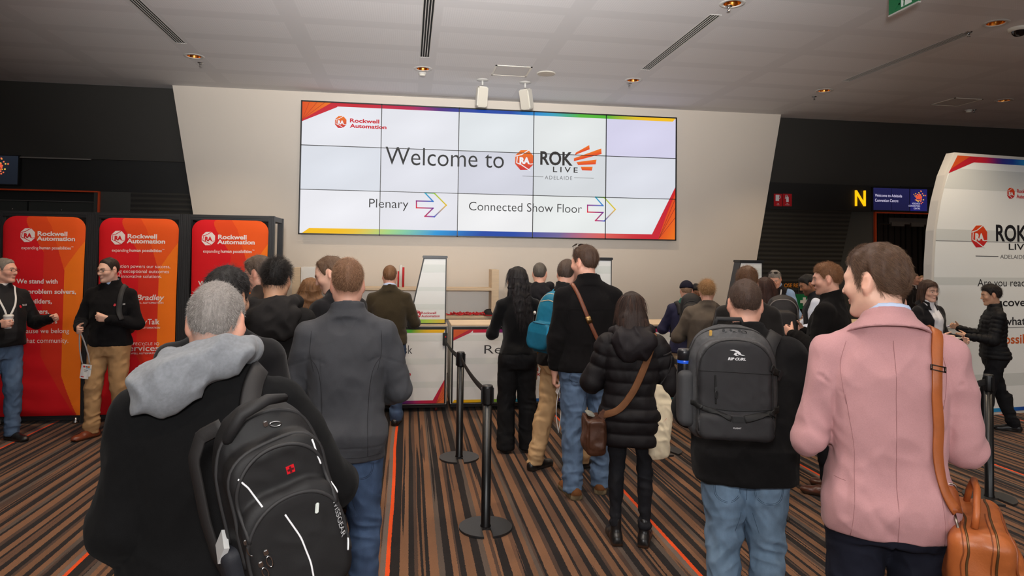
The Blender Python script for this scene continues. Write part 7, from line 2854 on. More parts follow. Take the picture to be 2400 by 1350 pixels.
if want(25):
    def blazer_paint(L, c, J):
        c = c.copy()
        m = (np.abs(np.abs(L[:, 0]) - .135) < .055) & (np.abs(L[:, 2] - 1.0) < .003)
        return c
    J = person('person', 'person in salmon pink blazer looking to the left, right foreground', 2056, 575, 2.45, -24, PALE,
               dict(c=S(182, 136, 138), m=M_WOOL, hem=.825, ease=.016, collar='lapel', name='blazer', shirt=S(196, 212, 240), shirt_h=.010, amp=1.05, var=.04, ur=.053, er=.043, wr=.036, armk=.016, flare=.006,
                    creases=[([(-.215, -.07, 1.335), (-.185, -.09, 1.305), (-.150, -.10, 1.285)], .007, .0055), ([(.20, -.08, 1.33), (.155, -.11, 1.28), (.148, -.11, 1.20)], .006, .006),
                             ([(-.12, -.15, 1.09), (-.02, -.16, 1.075), (.10, -.15, 1.09)], .0045, .008), ([(-.08, -.15, 1.03), (.05, -.16, 1.02), (.13, -.14, 1.04)], .004, .008), ([(-.15, -.12, 1.16), (-.14, -.12, 1.02), (-.15, -.12, .9)], .006, .012), ([(.15, -.12, 1.12), (.14, -.12, .98), (.145, -.12, .86)], .007, .011),
                             ([(-.10, -.14, .97), (-.06, -.15, .90), (-.02, -.16, .85)], .004, .012)]),
               dict(c=S(24, 26, 38), m=M_COTTON, ease=.004), dict(c=S(80, 46, 30)),
               hairp('combed_brown', S(72, 52, 40), S(130, 100, 78), t=.010, top=.018, front=.072, n=12000, len=.028, r=.00030, h=.005, lift=.06, jit=.08, grav=.12, comb=(0, -.6, -.2), crown=(.01, .08, .10), amp=.004, nape=-.078),
               arms=(((.17, -.02, -1), (-.50, .80, .05)), ((.20, -.06, -1), (-.40, .85, .12))), head=(50, 4, 0), h=.007, eye=S(80, 90, 100), w=1.04, hh=.008)
    cloth_seams(J, [[(0, -.2, 1.462), (0, -.2, 1.2), (0, -.2, .83)], [(-.135, -.14, 1.452), (-.160, -.16, 1.38), (-.152, -.16, 1.30), (-.142, -.14, 1.25)], [(.135, -.14, 1.452), (.160, -.16, 1.38), (.152, -.16, 1.30), (.142, -.14, 1.25)],
                    [(-.145, -.16, 1.28), (-.118, -.18, 1.10), (-.125, -.18, .95), (-.135, -.18, .83)], [(.145, -.16, 1.28), (.118, -.18, 1.10), (.125, -.18, .95), (.135, -.18, .83)], [(-.175, -.06, 1.005), (-.145, -.11, 1.0)], [(.150, -.11, 1.005), (.175, -.06, 1.0)]], S(150, 106, 108), r=.0009)
    PEOPLE[25] = J

if want(26):
    J = person('person', 'person in dark grey coat, only a shoulder showing behind the pink blazer', 2088, 664, 3.9, -42, PALE, dict(c=S(72, 72, 74), m=M_WOOL, hem=.8, ease=.03, collar='stand', ch=.03), BLKTR, SHO, hairp('brown_hidden', S(60, 44, 34), S(110, 84, 64), n=300), h=.012, w=1.1)
    PEOPLE[26] = J

if want(27):
    J = person('person', 'person in black blazer and white shirt offering a card beside the white sign', 2175, 658, 7.1, -165, PALE, dict(c=S(32, 31, 34), m=M_WOOL, hem=.84, ease=.018, collar='lapel', name='blazer', shirt=S(232, 232, 234), shirt_h=.005, paint=shirt_front(BLK, S(222, 222, 226), 1.0, .055)), BLKTR, SHO,
               hairp('bob_brown', S(56, 38, 30), S(112, 80, 62), t=.014, top=.014, long=.07, wl=.088, dp=.05, n=1100, llen=.09, front=.066), female=True, arms=(((.22, .1, -1), (-.15, .95, .12)), ((.20, .1, -1), (-.25, .95, .0))), head=(-14, 6, 4), h=.008, eye=S(60, 60, 56), hands={1: dict(curl=30), -1: dict(curl=30)})
    t = empty('paper_card', to_world(J, J.palm[1][0] + np.array([0, .06, .015])), label='small white card held out beside the white curved sign', cat='card')
    t.rotation_euler = (0, 0, math.radians(-60))
    MB().box((0, 0, 0), (.14, .10, .002), col=S(232, 226, 216)).build('card_sheet', M_PRINT, t)
    PEOPLE[27] = J

if want(28):
    J = person('person', 'person in black puffer jacket holding a lanyard in front of the white sign', 2322, 669, 7.35, 62, TAN, dict(c=S(27, 27, 30), m=M_PUFF, hem=.88, ease=.020, quilt=.052, qa=.009, collar='stand', ch=.055, amp=.6, name='puffer_jacket'), dict(BLKTR, ease=-.002), dict(c=S(24, 23, 24), cs=S(40, 38, 36)),
               hairp('black_young', S(24, 20, 19), S(66, 54, 48), t=.012, top=.022, n=1500, len=.022, front=.066), arms=(((.14, .30, -1), (-.10, .9, .35)), ((.14, .25, -1), (-.12, .95, .10))), head=(2, 8, 0), h=.008, eye=S(50, 40, 36), feet=((.09, -.20, 10), (.09, .16, 6)), hands={1: dict(curl=45), -1: dict(curl=35)})
    t = empty('lanyard', (J.loc[0], J.loc[1], 0), label='pale lilac lanyard loop held in front of the black puffer jacket', cat='lanyard')
    t.rotation_euler = J.o.rotation_euler
    a_, b_ = Vector(J.palm[1][0]), Vector(J.palm[-1][0])
    mid = (a_ + b_) / 2
    pts = [a_ + Vector((0, .02, .02)), a_ + Vector((.02, .09, -.02)), mid + Vector((0, .10, -.14)), mid + Vector((0, .08, -.26)), mid + Vector((0, .03, -.20)), b_ + Vector((0, .03, -.02))]
    pts = [Vector((np.interp(u, range(6), [p[0] for p in pts]), np.interp(u, range(6), [p[1] for p in pts]), np.interp(u, range(6), [p[2] for p in pts]))) for u in np.linspace(0, 5, 30)]
    MB().ribbon(pts, [Vector((1, .2, 0))] * 30, .018, .002, 0, S(206, 204, 222)).build('ribbon', M_PRINT, t)
    # wrist watch
    wv = Vector(J.wr[-1] - J.fd[-1] * .03)
    ring = MB().lathe([(.031, -.008), (.033, -.006), (.033, .006), (.031, .008)], wv, n=20, axis=J.fd[-1], cap=False)
    ring.build('wrist_watch', M_BLACKPLASTIC, J.o)
    PEOPLE[28] = J

FAR = [(29, 2141, 641, 12.4, -150, 'person in a black suit seen from afar through the right doorway', 'far_grey', S(120, 100, 84), S(40, 36, 38)),
       (30, 2161, 646, 14.6, 160, 'small distant person beyond the doorway, left of the pair by the sign edge', 'far_fair', S(150, 116, 84), S(40, 38, 40)),
       (31, 2173, 641, 14.2, 150, 'small distant person beyond the doorway, half behind the white sign edge', 'far_brown', S(110, 78, 54), S(52, 46, 46)),
       (32, 1921, 656, 9.7, 80, 'person mostly hidden between the white sleeves and the black fleece', 'far_dark', S(60, 44, 34), S(60, 52, 48))]
for n_, px_, py_, dp_, rz_, lab_, hn_, hc_, tc_ in FAR:
    if want(n_):
        PEOPLE[n_] = person('person', lab_, px_, py_, dp_, rz_, RUDDY, dict(c=tc_, m=M_WOOL, hem=.8, ease=.02, collar='lapel', shirt=S(226, 226, 228)), BLKTR, SHO, hairp(hn_, hc_, S(190, 160, 130), n=200, t=.005, top=.008, front=.08), h=.014, eye=S(50, 50, 50))

# ------------------------------------------------------------------ bags
def pack_shape(w, d, h, fp=None, ex=3.0, hh=.008):
    """rucksack body in its own space: back panel at y = 0, front towards -y, base at z = 0"""
    F = Field((-w * .75, -d * 1.6, -.06), (w * .75, d * .5, h + .08), hh)
    F.ap(loft([(0, 0, -d * .5, w * .40, d * .36), (h * .06, 0, -d * .5, w * .48, d * .47), (h * .3, 0, -d * .5, w * .50, d * .50), (h * .72, 0, -d * .5, w * .48, d * .48), (h * .88, 0, -d * .47, w * .40, d * .42), (h * .97, 0, -d * .42, w * .27, d * .30), (h, 0, -d * .4, w * .12, d * .15)], ex=ex))
    for (cx, cz, hw, hz, bul, dz) in (fp or []):
        F.ap(slab((cx, -d - bul + .02, cz), hw, hz, min(hw, hz) * .62, bul + .02, min(.022, bul + .012), rot(dz, 0, 0)), .008)
    P, Q = F.mesh()
    P = relax(P, Q, 1, .4)
    N = vnormals(P, Q)
    lw = np.stack([P[:, 0] * 14, P[:, 1] * 14, P[:, 2] * 11 + P[:, 0] * 8], 1)
    P = P + N * (.003 * vnoise(lw, 71) + .0025 * (.5 - np.abs(vnoise(lw * 2, 73))))[:, None]
    return P.astype(f4), Q


def seam(PQ, pts, r, m, parent, name, col=(1, 1, 1), off=.001, flat=None, closed=False, n=40):
    """piping, zip or webbing laid on a bag's surface"""
    P, Q = PQ
    bvh = BVHTree.FromPolygons([Vector(p) for p in P], [tuple(q) for q in Q])
    pts = np.array(pts, float)
    seg = np.r_[0, np.cumsum(np.linalg.norm(np.diff(pts, axis=0), axis=1))]
    u = np.linspace(0, seg[-1], n)
    cv = np.stack([np.interp(u, seg, pts[:, i]) for i in range(3)], 1)
    for _ in range(3):
        cv[1:-1] = (cv[:-2] + 2 * cv[1:-1] + cv[2:]) / 4
    out, nn = [], []
    for p in cv:
        if p[1] < -.25:
            q, nr = snap(bvh, p, (0, 1, 0))
        else:
            q, nr, _, _ = bvh.find_nearest(Vector(p))
        out.append(np.array(q + nr * off))
        nn.append(np.array(nr))
    out, nn = np.array(out), np.array(nn)
    for _ in range(2):
        out[1:-1] = (out[:-2] + 2 * out[1:-1] + out[2:]) / 4
    mb = MB()
    if flat:
        mb.ribbon(out, nn, flat, .003, 0, col)
    else:
        mb.tube(out, r, 6, 0, col)
    return mb.build(name, m, parent)


def arch(x0, x1, z0, z1, y, r=None, n=12):
    """inverted U from (x0,z0) over the top z1 to (x1,z0)"""
    r = r or min((x1 - x0) / 2, z1 - z0) * .9
    pts = [(x0, y, z0)]
    pts += [(x0 + r - r * math.cos(t), y, z1 - r + r * math.sin(t)) for t in np.linspace(0, PI / 2, n)]
    pts += [(x1 - r + r * math.sin(t), y, z1 - r + r * math.cos(t)) for t in np.linspace(0, PI / 2, n)]
    pts += [(x1, y, z0)]
    return pts


def pull(parent, c, m, L_=.035, ang=0.0):
    """zip pull: a slider and a hanging cord loop"""
    c = Vector(c)
    mb = MB().box(c, (.010, .008, .014), bev=.002)
    a = Vector((math.sin(ang), 0, -math.cos(ang)))
    b = Vector((math.cos(ang), 0, math.sin(ang)))
    pts = [c + a * (.008 + (L_ - .008) * (0.5 - 0.5 * math.cos(t))) + b * .0055 * math.sin(t) + Vector((0, -.005, 0)) for t in np.linspace(0, 2 * PI, 14, endpoint=False)]
    mb.tube(pts, .0018, 5, closed=True)
    return mb.build('zip_pull', m, parent)


def pack_obj(name, label, px, py, dep, rz, roll, pitch, cat='backpack'):
    """Empty at the bag's base centre; px, py, dep give where that point hangs"""
    t = empty(name, at_dep(px, py, dep), label=label, cat=cat)
    t.rotation_euler = Euler((math.radians(pitch), math.radians(roll), math.radians(rz)), 'XYZ')
    return t


def strap_on(J, pts, width, thick, parent, col, m=None, off=.005, name='shoulder_strap'):
    """strap laid on figure J's cloth but belonging to bag `parent`"""
    so, cv, nn = strap(J, pts, width, thick, None, name, m or M_NYLON, col, off=off)
    so.parent = parent
    bpy.context.view_layer.update()
    so.matrix_parent_inverse = parent.matrix_world.inverted() @ J.o.matrix_world
    return so


def into(parent, o, wm=None):
    o.parent = parent
    return o


# black rucksack on the shoulder of the man in the grey hood
if 3 in PEOPLE:
    J = PEOPLE[3]
    t = pack_obj('backpack', 'bulky black backpack with white piping and a red cross emblem, slung on one shoulder', 672, 1325, 1.70, 26, -15, 4)
    w, d, h = .245, .140, .455
    PQ = pack_shape(w, d, h, [(.0, h * .32, w * .45, h * .30, .034, -4), (.0, h * .56, w * .43, h * .30, .014, 4)], hh=.006)
    P, Q = PQ
    col = np.tile(np.array(S(18, 17, 18)), (len(P), 1))
    col[(P[:, 1] < -d * .9) & (np.abs(P[:, 2] - h * .66) < h * .12)] = S(22, 21, 22)
    mesh_obj('pack_body', P, Q, M_NYLON, t, col)
    wt, zk = S(225, 225, 228), S(40, 39, 40)
    for pts in ([(-.085, -.3, h * .76), (-.070, -.3, h * .70), (-.055, -.3, h * .60)], [(.085, -.3, h * .80), (.088, -.3, h * .72), (.092, -.3, h * .66)], [(-.015, -.3, h * .52), (.005, -.3, h * .38), (.012, -.3, h * .24), (.008, -.3, h * .10)], [(.105, -.3, h * .56), (.115, -.3, h * .42), (.112, -.3, h * .28), (.098, -.3, h * .20)]):
        seam(PQ, pts, .0022, mat('reflective_piping', (1, 1, 1), rough=.4, attr=True), t, 'piping', wt)
    for k_, pts in enumerate((arch(-w * .40, w * .40, h * .46, h * .84, -.32), arch(-w * .44, w * .44, h * .12, h * .60, -.32), arch(-w * .47, w * .47, h * .30, h * .90, -.16), arch(-w * .44, w * .44, h * .38, h * .95, -.09))):
        seam(PQ, pts, .0045, M_NYLON, t, 'zip', zk)
    for c, a_ in (((-w * .42, -d - .055, h * .47), .15), ((-w * .30, -d - .075, h * .40), .1), ((-w * .36, -d - .07, h * .35), .2), ((w * .02, -d * .9, h * .93), 1.2)):
        pull(t, c, M_CHROME, .034, a_)
    # carrying handle, side pocket, emblem
    hp_ = [(-.02 - .055, -d * .55, h * .86), (-.075, -d * .85, h * .93), (-.04, -d * 1.0, h * 1.03), (.02, -d * .95, h * 1.05), (.065, -d * .7, h * 1.0)]
    MB().tube([Vector(p) for p in hp_], [.010, .013, .014, .013, .010], 10, 0, S(28, 27, 28)).build('handle', M_NYLON, t)
    F = Field((-w * .8, -d * 1.2, -.02), (-w * .3, .05, h * .5), .007)
    F.ap(rbox((-w * .50, -d * .52, h * .20), (.028, d * .36, h * .17), .025))
    P2, Q2 = F.mesh()
    mesh_obj('side_pocket', P2, Q2, M_NYLON, t, np.tile(np.array(S(33, 34, 40)), (len(P2), 1)))
    MB().box((-w * .56, -d * .6, h * .37), (.012, .05, .05), rot=Euler((.5, .4, 0)), col=S(190, 190, 190)).build('tissue_pack', M_PRINT, t)
    ec = Vector((.024, -d - .030, h * .70))
    mb = MB().box(ec, (.026, .010, .026), 0, bev=.004)
    mb.build('emblem', mat('emblem_red', S(190, 24, 36), rough=.25, coat=.5), t)
    MB().box(ec + Vector((0, -.006, 0)), (.014, .003, .004), col=S(70, 12, 18)).box(ec + Vector((0, -.006, 0)), (.004, .0031, .014), col=S(70, 12, 18)).build('emblem_cross', M_PRINT, t)
    MB().box((.05, -d - .080, h * .50), (.008, .004, .024), rot=Euler((0, .3, 0)), bev=.002, col=S(200, 205, 200)).build('tag', M_PRINT, t)
    vs, fs = text_mesh('SWISSGEAR', .01)
    xm = max(v[0] for v in vs)
    bvh = BVHTree.FromPolygons([Vector(p) for p in P], [tuple(q) for q in Q])
    out = []
    for v in vs:
        q, n_ = snap(bvh, (w * .37 + v[1] * .016, -.3, h * .50 - v[0] / xm * .10), (0, 1, 0))
        out.append(q + n_ * .002)
    MB().add(out, fs, 0, S(150, 150, 152)).build('lettering', M_PRINT, t)
    bpy.context.view_layer.update()
    strap_on(J, [J.tp(.105, -.25, 1.18), J.tp(.11, -.20, 1.30), J.tp(.115, -.14, 1.44), J.tp(.12, -.04, 1.50), J.tp(.13, .08, 1.44), J.tp(.14, .16, 1.28)], .062, .010, t, S(44, 42, 42), off=.004)
    # the free strap loops down on the left of the bag
    pts = [Vector(v) for v in ((-.07, -.04, h * .93), (-.115, -.01, h * .89), (-.140, .0, h * .78), (-.148, .0, h * .45), (-.145, -.01, h * .22), (-.135, -.02, h * .06), (-.10, -.04, .03))]
    cs = [Vector((np.interp(u, range(7), [p[i] for p in pts]) for i in range(3))) for u in np.linspace(0, 6, 30)]
    MB().ribbon(cs, [Vector((-.9, -.5, 0))] * 30, [.036 if i < 20 else .024 for i in range(30)], .005, 0, S(36, 34, 34)).build('loose_strap', M_NYLON, t)
    MB().box((-.17, -.03, h * .03), (.03, .012, .04), rot=Euler((.2, .5, .2)), bev=.003).build('strap_buckle', mat('dull_plastic', S(70, 72, 74), rough=.3), t)

# big grey rucksack on the heavy set man
if 19 in PEOPLE:
    J = PEOPLE[19]
    t = pack_obj('backpack', 'large charcoal backpack with white wave logo, worn over the black fleece', 1703, 1012, 2.98, -17, 0, -2)
    w, d, h = .375, .19, .475
    PQ = pack_shape(w, d, h, [(0, h * .47, w * .40, h * .42, .016, 2), (0, h * .14, w * .41, h * .115, .026, 0)], hh=.0065)
    P, Q = PQ
    hz = .25 * vnoise(P * 260, 3)
    col = np.array(S(66, 66, 68)) * (1 + hz)[:, None]
    rx_ = np.maximum(np.abs(P[:, 0]) - w * .14, 0) / (w * .25)
    rz_ = np.maximum(P[:, 2] - h * .66, 0) / (h * .22)
    fm = (P[:, 1] < -d * .78) & (np.abs(P[:, 0]) < w * .39) & (rx_ ** 2 + rz_ ** 2 < 1)
    col[fm] = S(38, 37, 39)
    mesh_obj('pack_body', P, Q, M_NYLON, t, np.clip(col, 0, 1))
    zk = S(26, 25, 26)
    seam(PQ, arch(-w * .395, w * .395, h * .10, h * .885, -.35, r=.11), .0032, M_NYLON, t, 'piping', zk)
    seam(PQ, arch(-w * .43, w * .43, h * .30, h * .95, -.12, r=.09), .0045, M_NYLON, t, 'zip', zk)
    seam(PQ, [(-w * .38, -.3, h * .615), (0, -.3, h * .61), (w * .38, -.3, h * .60)], .0022, M_NYLON, t, 'seam_line', zk)
    seam(PQ, [(-w * .38, -.3, h * .30), (0, -.3, h * .275), (w * .38, -.3, h * .30)], .003, M_NYLON, t, 'seam_line', zk)
    seam(PQ, [(-w * .22, -.3, h * .58), (-w * .21, -.3, h * .33)], .004, M_NYLON, t, 'zip', S(18, 18, 18))
    pull(t, (-w * .215, -d - .05, h * .47), M_BLACKPLASTIC, .04, 0)
    for x in (-.035, -.005, .03):
        pull(t, (x, -d * .75, h * .955), M_BLACKPLASTIC, .03, 1.1 + x * 8)
    MB().box((-w * .24, -d * .80, h * .93), (.012, .006, .026), rot=Euler((.4, 0, 0)), bev=.002, col=S(214, 170, 90)).build('gold_pull', M_PRINT, t)
    seam(PQ, [(-w * .50, -.10, h * .33), (-w * .30, -.32, h * .28), (-.02, -.32, h * .215)], .003, M_NYLON, t, 'webbing', S(22, 22, 22), flat=.022, off=.006)
    seam(PQ, [(w * .50, -.10, h * .28), (w * .34, -.32, h * .26), (.03, -.32, h * .215)], .003, M_NYLON, t, 'webbing', S(22, 22, 22), flat=.030, off=.006)
    MB().box((.005, -d - .055, h * .213), (.05, .012, .024), bev=.004).build('buckle', M_BLACKPLASTIC, t)
    seam(PQ, [(w * .36, -.30, h * .66), (w * .5, -.14, h * .60), (w * .56, -.06, h * .55)], .003, M_NYLON, t, 'webbing', S(24, 24, 24), flat=.030, off=.008)
    MB().box((w * .53, -d * .42, h * .56), (.018, .05, .045), rot=Euler((0, .5, .2)), bev=.004).build('side_buckle', M_BLACKPLASTIC, t)
    MB().tube([Vector(v) for v in ((-.06, -d * .35, h * .985), (-.05, -d * .35, h * 1.05), (.05, -d * .35, h * 1.05), (.06, -d * .35, h * .985))], .010, 8, 0, S(34, 33, 34)).build('handle', M_NYLON, t)
    # lettering and wave emblem
    bvh = BVHTree.FromPolygons([Vector(p) for p in P], [tuple(q) for q in Q])

    def on(x, z):
        q, n_, _, _ = snap(bvh, (x, -.32, z), (0, 1, 0)) + (0, 0)
        return q + n_ * .0025
    for s_, x0, z0, wd, b_, ish in (('RIP CURL', .004, h * .715, .072, .045, .25), ('FLIGHT', .002, h * .135, .032, .01, .1)):
        vs, fs = text_mesh(s_, b_, ish)
        a_, b2 = min(v[0] for v in vs), max(v[0] for v in vs)
        k = wd / (b2 - a_)
        MB().add([on(x0 + (v[0] - (a_ + b2) / 2) * k, z0 + v[1] * k * .85) for v in vs], fs, 0, S(226, 226, 228)).build('lettering', M_PRINT, t)
    wave = [(-.026, .040), (-.012, .044), (.004, .038), (.012, .026), (.016, .014), (.030, .006), (.018, .006), (.006, .012), (.000, .024), (-.008, .034)]
    wave2 = [(-.006, .026), (.002, .020), (-.002, .010), (.008, .004), (-.004, .004), (-.012, .012)]
    for wv in (wave, wave2):
        MB().add([on(.004 + x * 1.1, h * .748 + z * .62) for x, z in wv], [tuple(range(len(wv)))], 0, S(226, 226, 228)).build('emblem', M_PRINT, t)
    F = Field((-w * .85, -d * 1.1, -.02), (-w * .35, .05, h * .75), .007)
    F.ap(rbox((-w * .50, -d * .50, h * .34), (.036, d * .36, h * .25), .028))
    P2, Q2 = F.mesh()
    mesh_obj('side_pocket', P2, Q2, M_NYLON, t, np.tile(np.array(S(58, 58, 60)), (len(P2), 1)))
    bpy.context.view_layer.update()
    for q in (1, -1):
        strap_on(J, [J.tp(q * .085, -.20, 1.36), J.tp(q * .095, -.16, 1.45), J.tp(q * .115, -.05, 1.50), J.tp(q * .135, .10, 1.42), J.tp(q * .15, .16, 1.25), J.tp(q * .20, .02, 1.05)], .07, .012, t, S(40, 39, 40), off=.003)
    # water bottle in the side pocket
    bp = t.matrix_world @ Vector((-w * .515, -d * .50, h * .30))
    bt = empty('water_bottle', bp, label='black water bottle with a blue ring in the side pocket of the charcoal backpack', cat='bottle')
    MB().lathe([(.030, 0), (.031, .01), (.031, .17), (.029, .18)], n=24).build('bottle_body', mat('bottle_black', S(20, 20, 24), rough=.2), bt)
    MB().lathe([(.0315, .165), (.0318, .168), (.0318, .176), (.0312, .178)], n=24, cap=False).build('blue_ring', mat('blue_band', S(30, 90, 220), rough=.3), bt)
    MB().lathe([(.030, .178), (.030, .215), (.027, .225), (.0, .226)], n=24).build('bottle_cap', mat('cap_black', S(30, 30, 34), rough=.3), bt)

# teal daypack
if 13 in PEOPLE:
    J = PEOPLE[13]
    t = pack_obj('backpack', 'teal blue backpack worn above khaki trousers, centre', 1297, 828, 5.72, -50, 5, -8)
    w, d, h = .28, .20, .52
    PQ = pack_shape(w, d, h, [(0, h * .26, w * .40, h * .22, .035, 0)], hh=.009, ex=2.6)
    P, Q = PQ
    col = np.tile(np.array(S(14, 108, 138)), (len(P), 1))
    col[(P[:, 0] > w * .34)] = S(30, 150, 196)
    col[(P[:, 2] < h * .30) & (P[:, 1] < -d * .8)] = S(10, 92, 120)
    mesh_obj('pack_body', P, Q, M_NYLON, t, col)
    seam(PQ, [(-w * .30, -.3, h * .80), (0, -.3, h * .84), (w * .28, -.3, h * .82)], .004, M_NYLON, t, 'zip', S(205, 190, 160))
    seam(PQ, arch(-w * .42, w * .42, h * .30, h * .93, -.14), .004, M_NYLON, t, 'zip', S(190, 180, 158))
    seam(PQ, [(-w * .4, -.3, h * .46), (0, -.3, h * .45), (w * .4, -.3, h * .46)], .004, M_NYLON, t, 'seam_line', S(8, 70, 96))
    MB().lathe([(0, -.004), (.012, -.003), (.016, .0)], (-w * .42, -d * .98, h * .60), n=16, axis=(0, -1, 0)).build('white_button', M_WHITE, t)
    bpy.context.view_layer.update()
    for q in (1, -1):
        strap_on(J, [J.tp(q * .085, -.17, 1.36), J.tp(q * .095, -.14, 1.45), J.tp(q * .115, -.04, 1.50), J.tp(q * .135, .10, 1.40), J.tp(q * .15, .14, 1.25)], .055, .010, t, S(20, 128, 166), off=.003)

# black pack with pale lettering, on the man with the cap
if 16 in PEOPLE:
    J = PEOPLE[16]
    t = pack_obj('backpack', 'black backpack with a pale stripe, worn on the navy jacket below the cap', 1617, 776, 7.47, -16, 0, -3)
    w, d, h = .24, .17, .42
    PQ = pack_shape(w, d, h, [(0, h * .42, w * .40, h * .30, .025, 2)], hh=.010)
    P, Q = PQ
    mesh_obj('pack_body', P, Q, M_NYLON, t, np.tile(np.array(S(30, 28, 30)), (len(P), 1)))
    seam(PQ, arch(-w * .42, w * .42, h * .15, h * .80, -.3), .004, M_NYLON, t, 'zip', S(52, 50, 52))
    seam(PQ, [(-w * .30, -.3, h * .55), (-w * .27, -.3, h * .20)], .006, M_PRINT, t, 'maker_stripe', S(130, 130, 136))
    bpy.context.view_layer.update()
    for q in (1, -1):
        strap_on(J, [J.tp(q * .085, -.17, 1.36), J.tp(q * .095, -.14, 1.45), J.tp(q * .115, -.04, 1.50), J.tp(q * .135, .10, 1.40), J.tp(q * .18, .12, 1.20), J.tp(q * .19, -.02, 1.06)], .05, .010, t, S(34, 32, 34), off=.003)

if 21 in PEOPLE:
    J = PEOPLE[21]
    t = pack_obj('backpack', 'dark backpack with grey trim and silver oval patch, right of the charcoal backpack', 1832, 800, 5.83, -26, 0, -3)
    w, d, h = .27, .19, .40
    PQ = pack_shape(w, d, h, [(0, h * .38, w * .40, h * .28, .03, 2)], hh=.010)
    P, Q = PQ
    mesh_obj('pack_body', P, Q, M_NYLON, t, np.tile(np.array(S(36, 32, 32)), (len(P), 1)))
    seam(PQ, arch(-w * .44, w * .44, h * .45, h * .90, -.16), .005, M_NYLON, t, 'zip', S(120, 112, 108))
    MB().lathe([(0, -.006), (.03, -.005), (.036, .0)], (-.01, -d - .04, h * .50), n=20, axis=(0, -1, 0)).build('silver_patch', mat('silver_patch', S(150, 148, 150), rough=.4), t)
    bpy.context.view_layer.update()
    for q in (1, -1):
        strap_on(J, [J.tp(q * .080, -.17, 1.36), J.tp(q * .09, -.14, 1.45), J.tp(q * .11, -.04, 1.50), J.tp(q * .13, .10, 1.40)], .05, .010, t, S(44, 40, 40), off=.003)

if 2 in PEOPLE:
    J = PEOPLE[2]
    t = empty('backpack', (J.loc[0], J.loc[1], 0), label='black backpack on the khaki trousers wearer, mainly its shoulder strap showing', cat='backpack')
    t.rotation_euler = J.o.rotation_euler
    P, Q = pack_shape(.26, .15, .40, hh=.011)
    R = rot(0, 0, 0)
    P = P + np.array([0, -.165, .98])
    mesh_obj('pack_body', P.astype(f4), Q, M_NYLON, t, np.tile(np.array(S(28, 28, 30)), (len(P), 1)))
    bpy.context.view_layer.update()
    for q in (-1,):
        strap_on(J, [J.tp(q * .085, -.15, 1.36), J.tp(q * .10, -.10, 1.46), J.tp(q * .125, .0, 1.49), J.tp(q * .140, .11, 1.40), J.tp(q * .145, .15, 1.28), J.tp(q * .165, .13, 1.16)], .055, .010, t, S(38, 38, 40), off=.003)

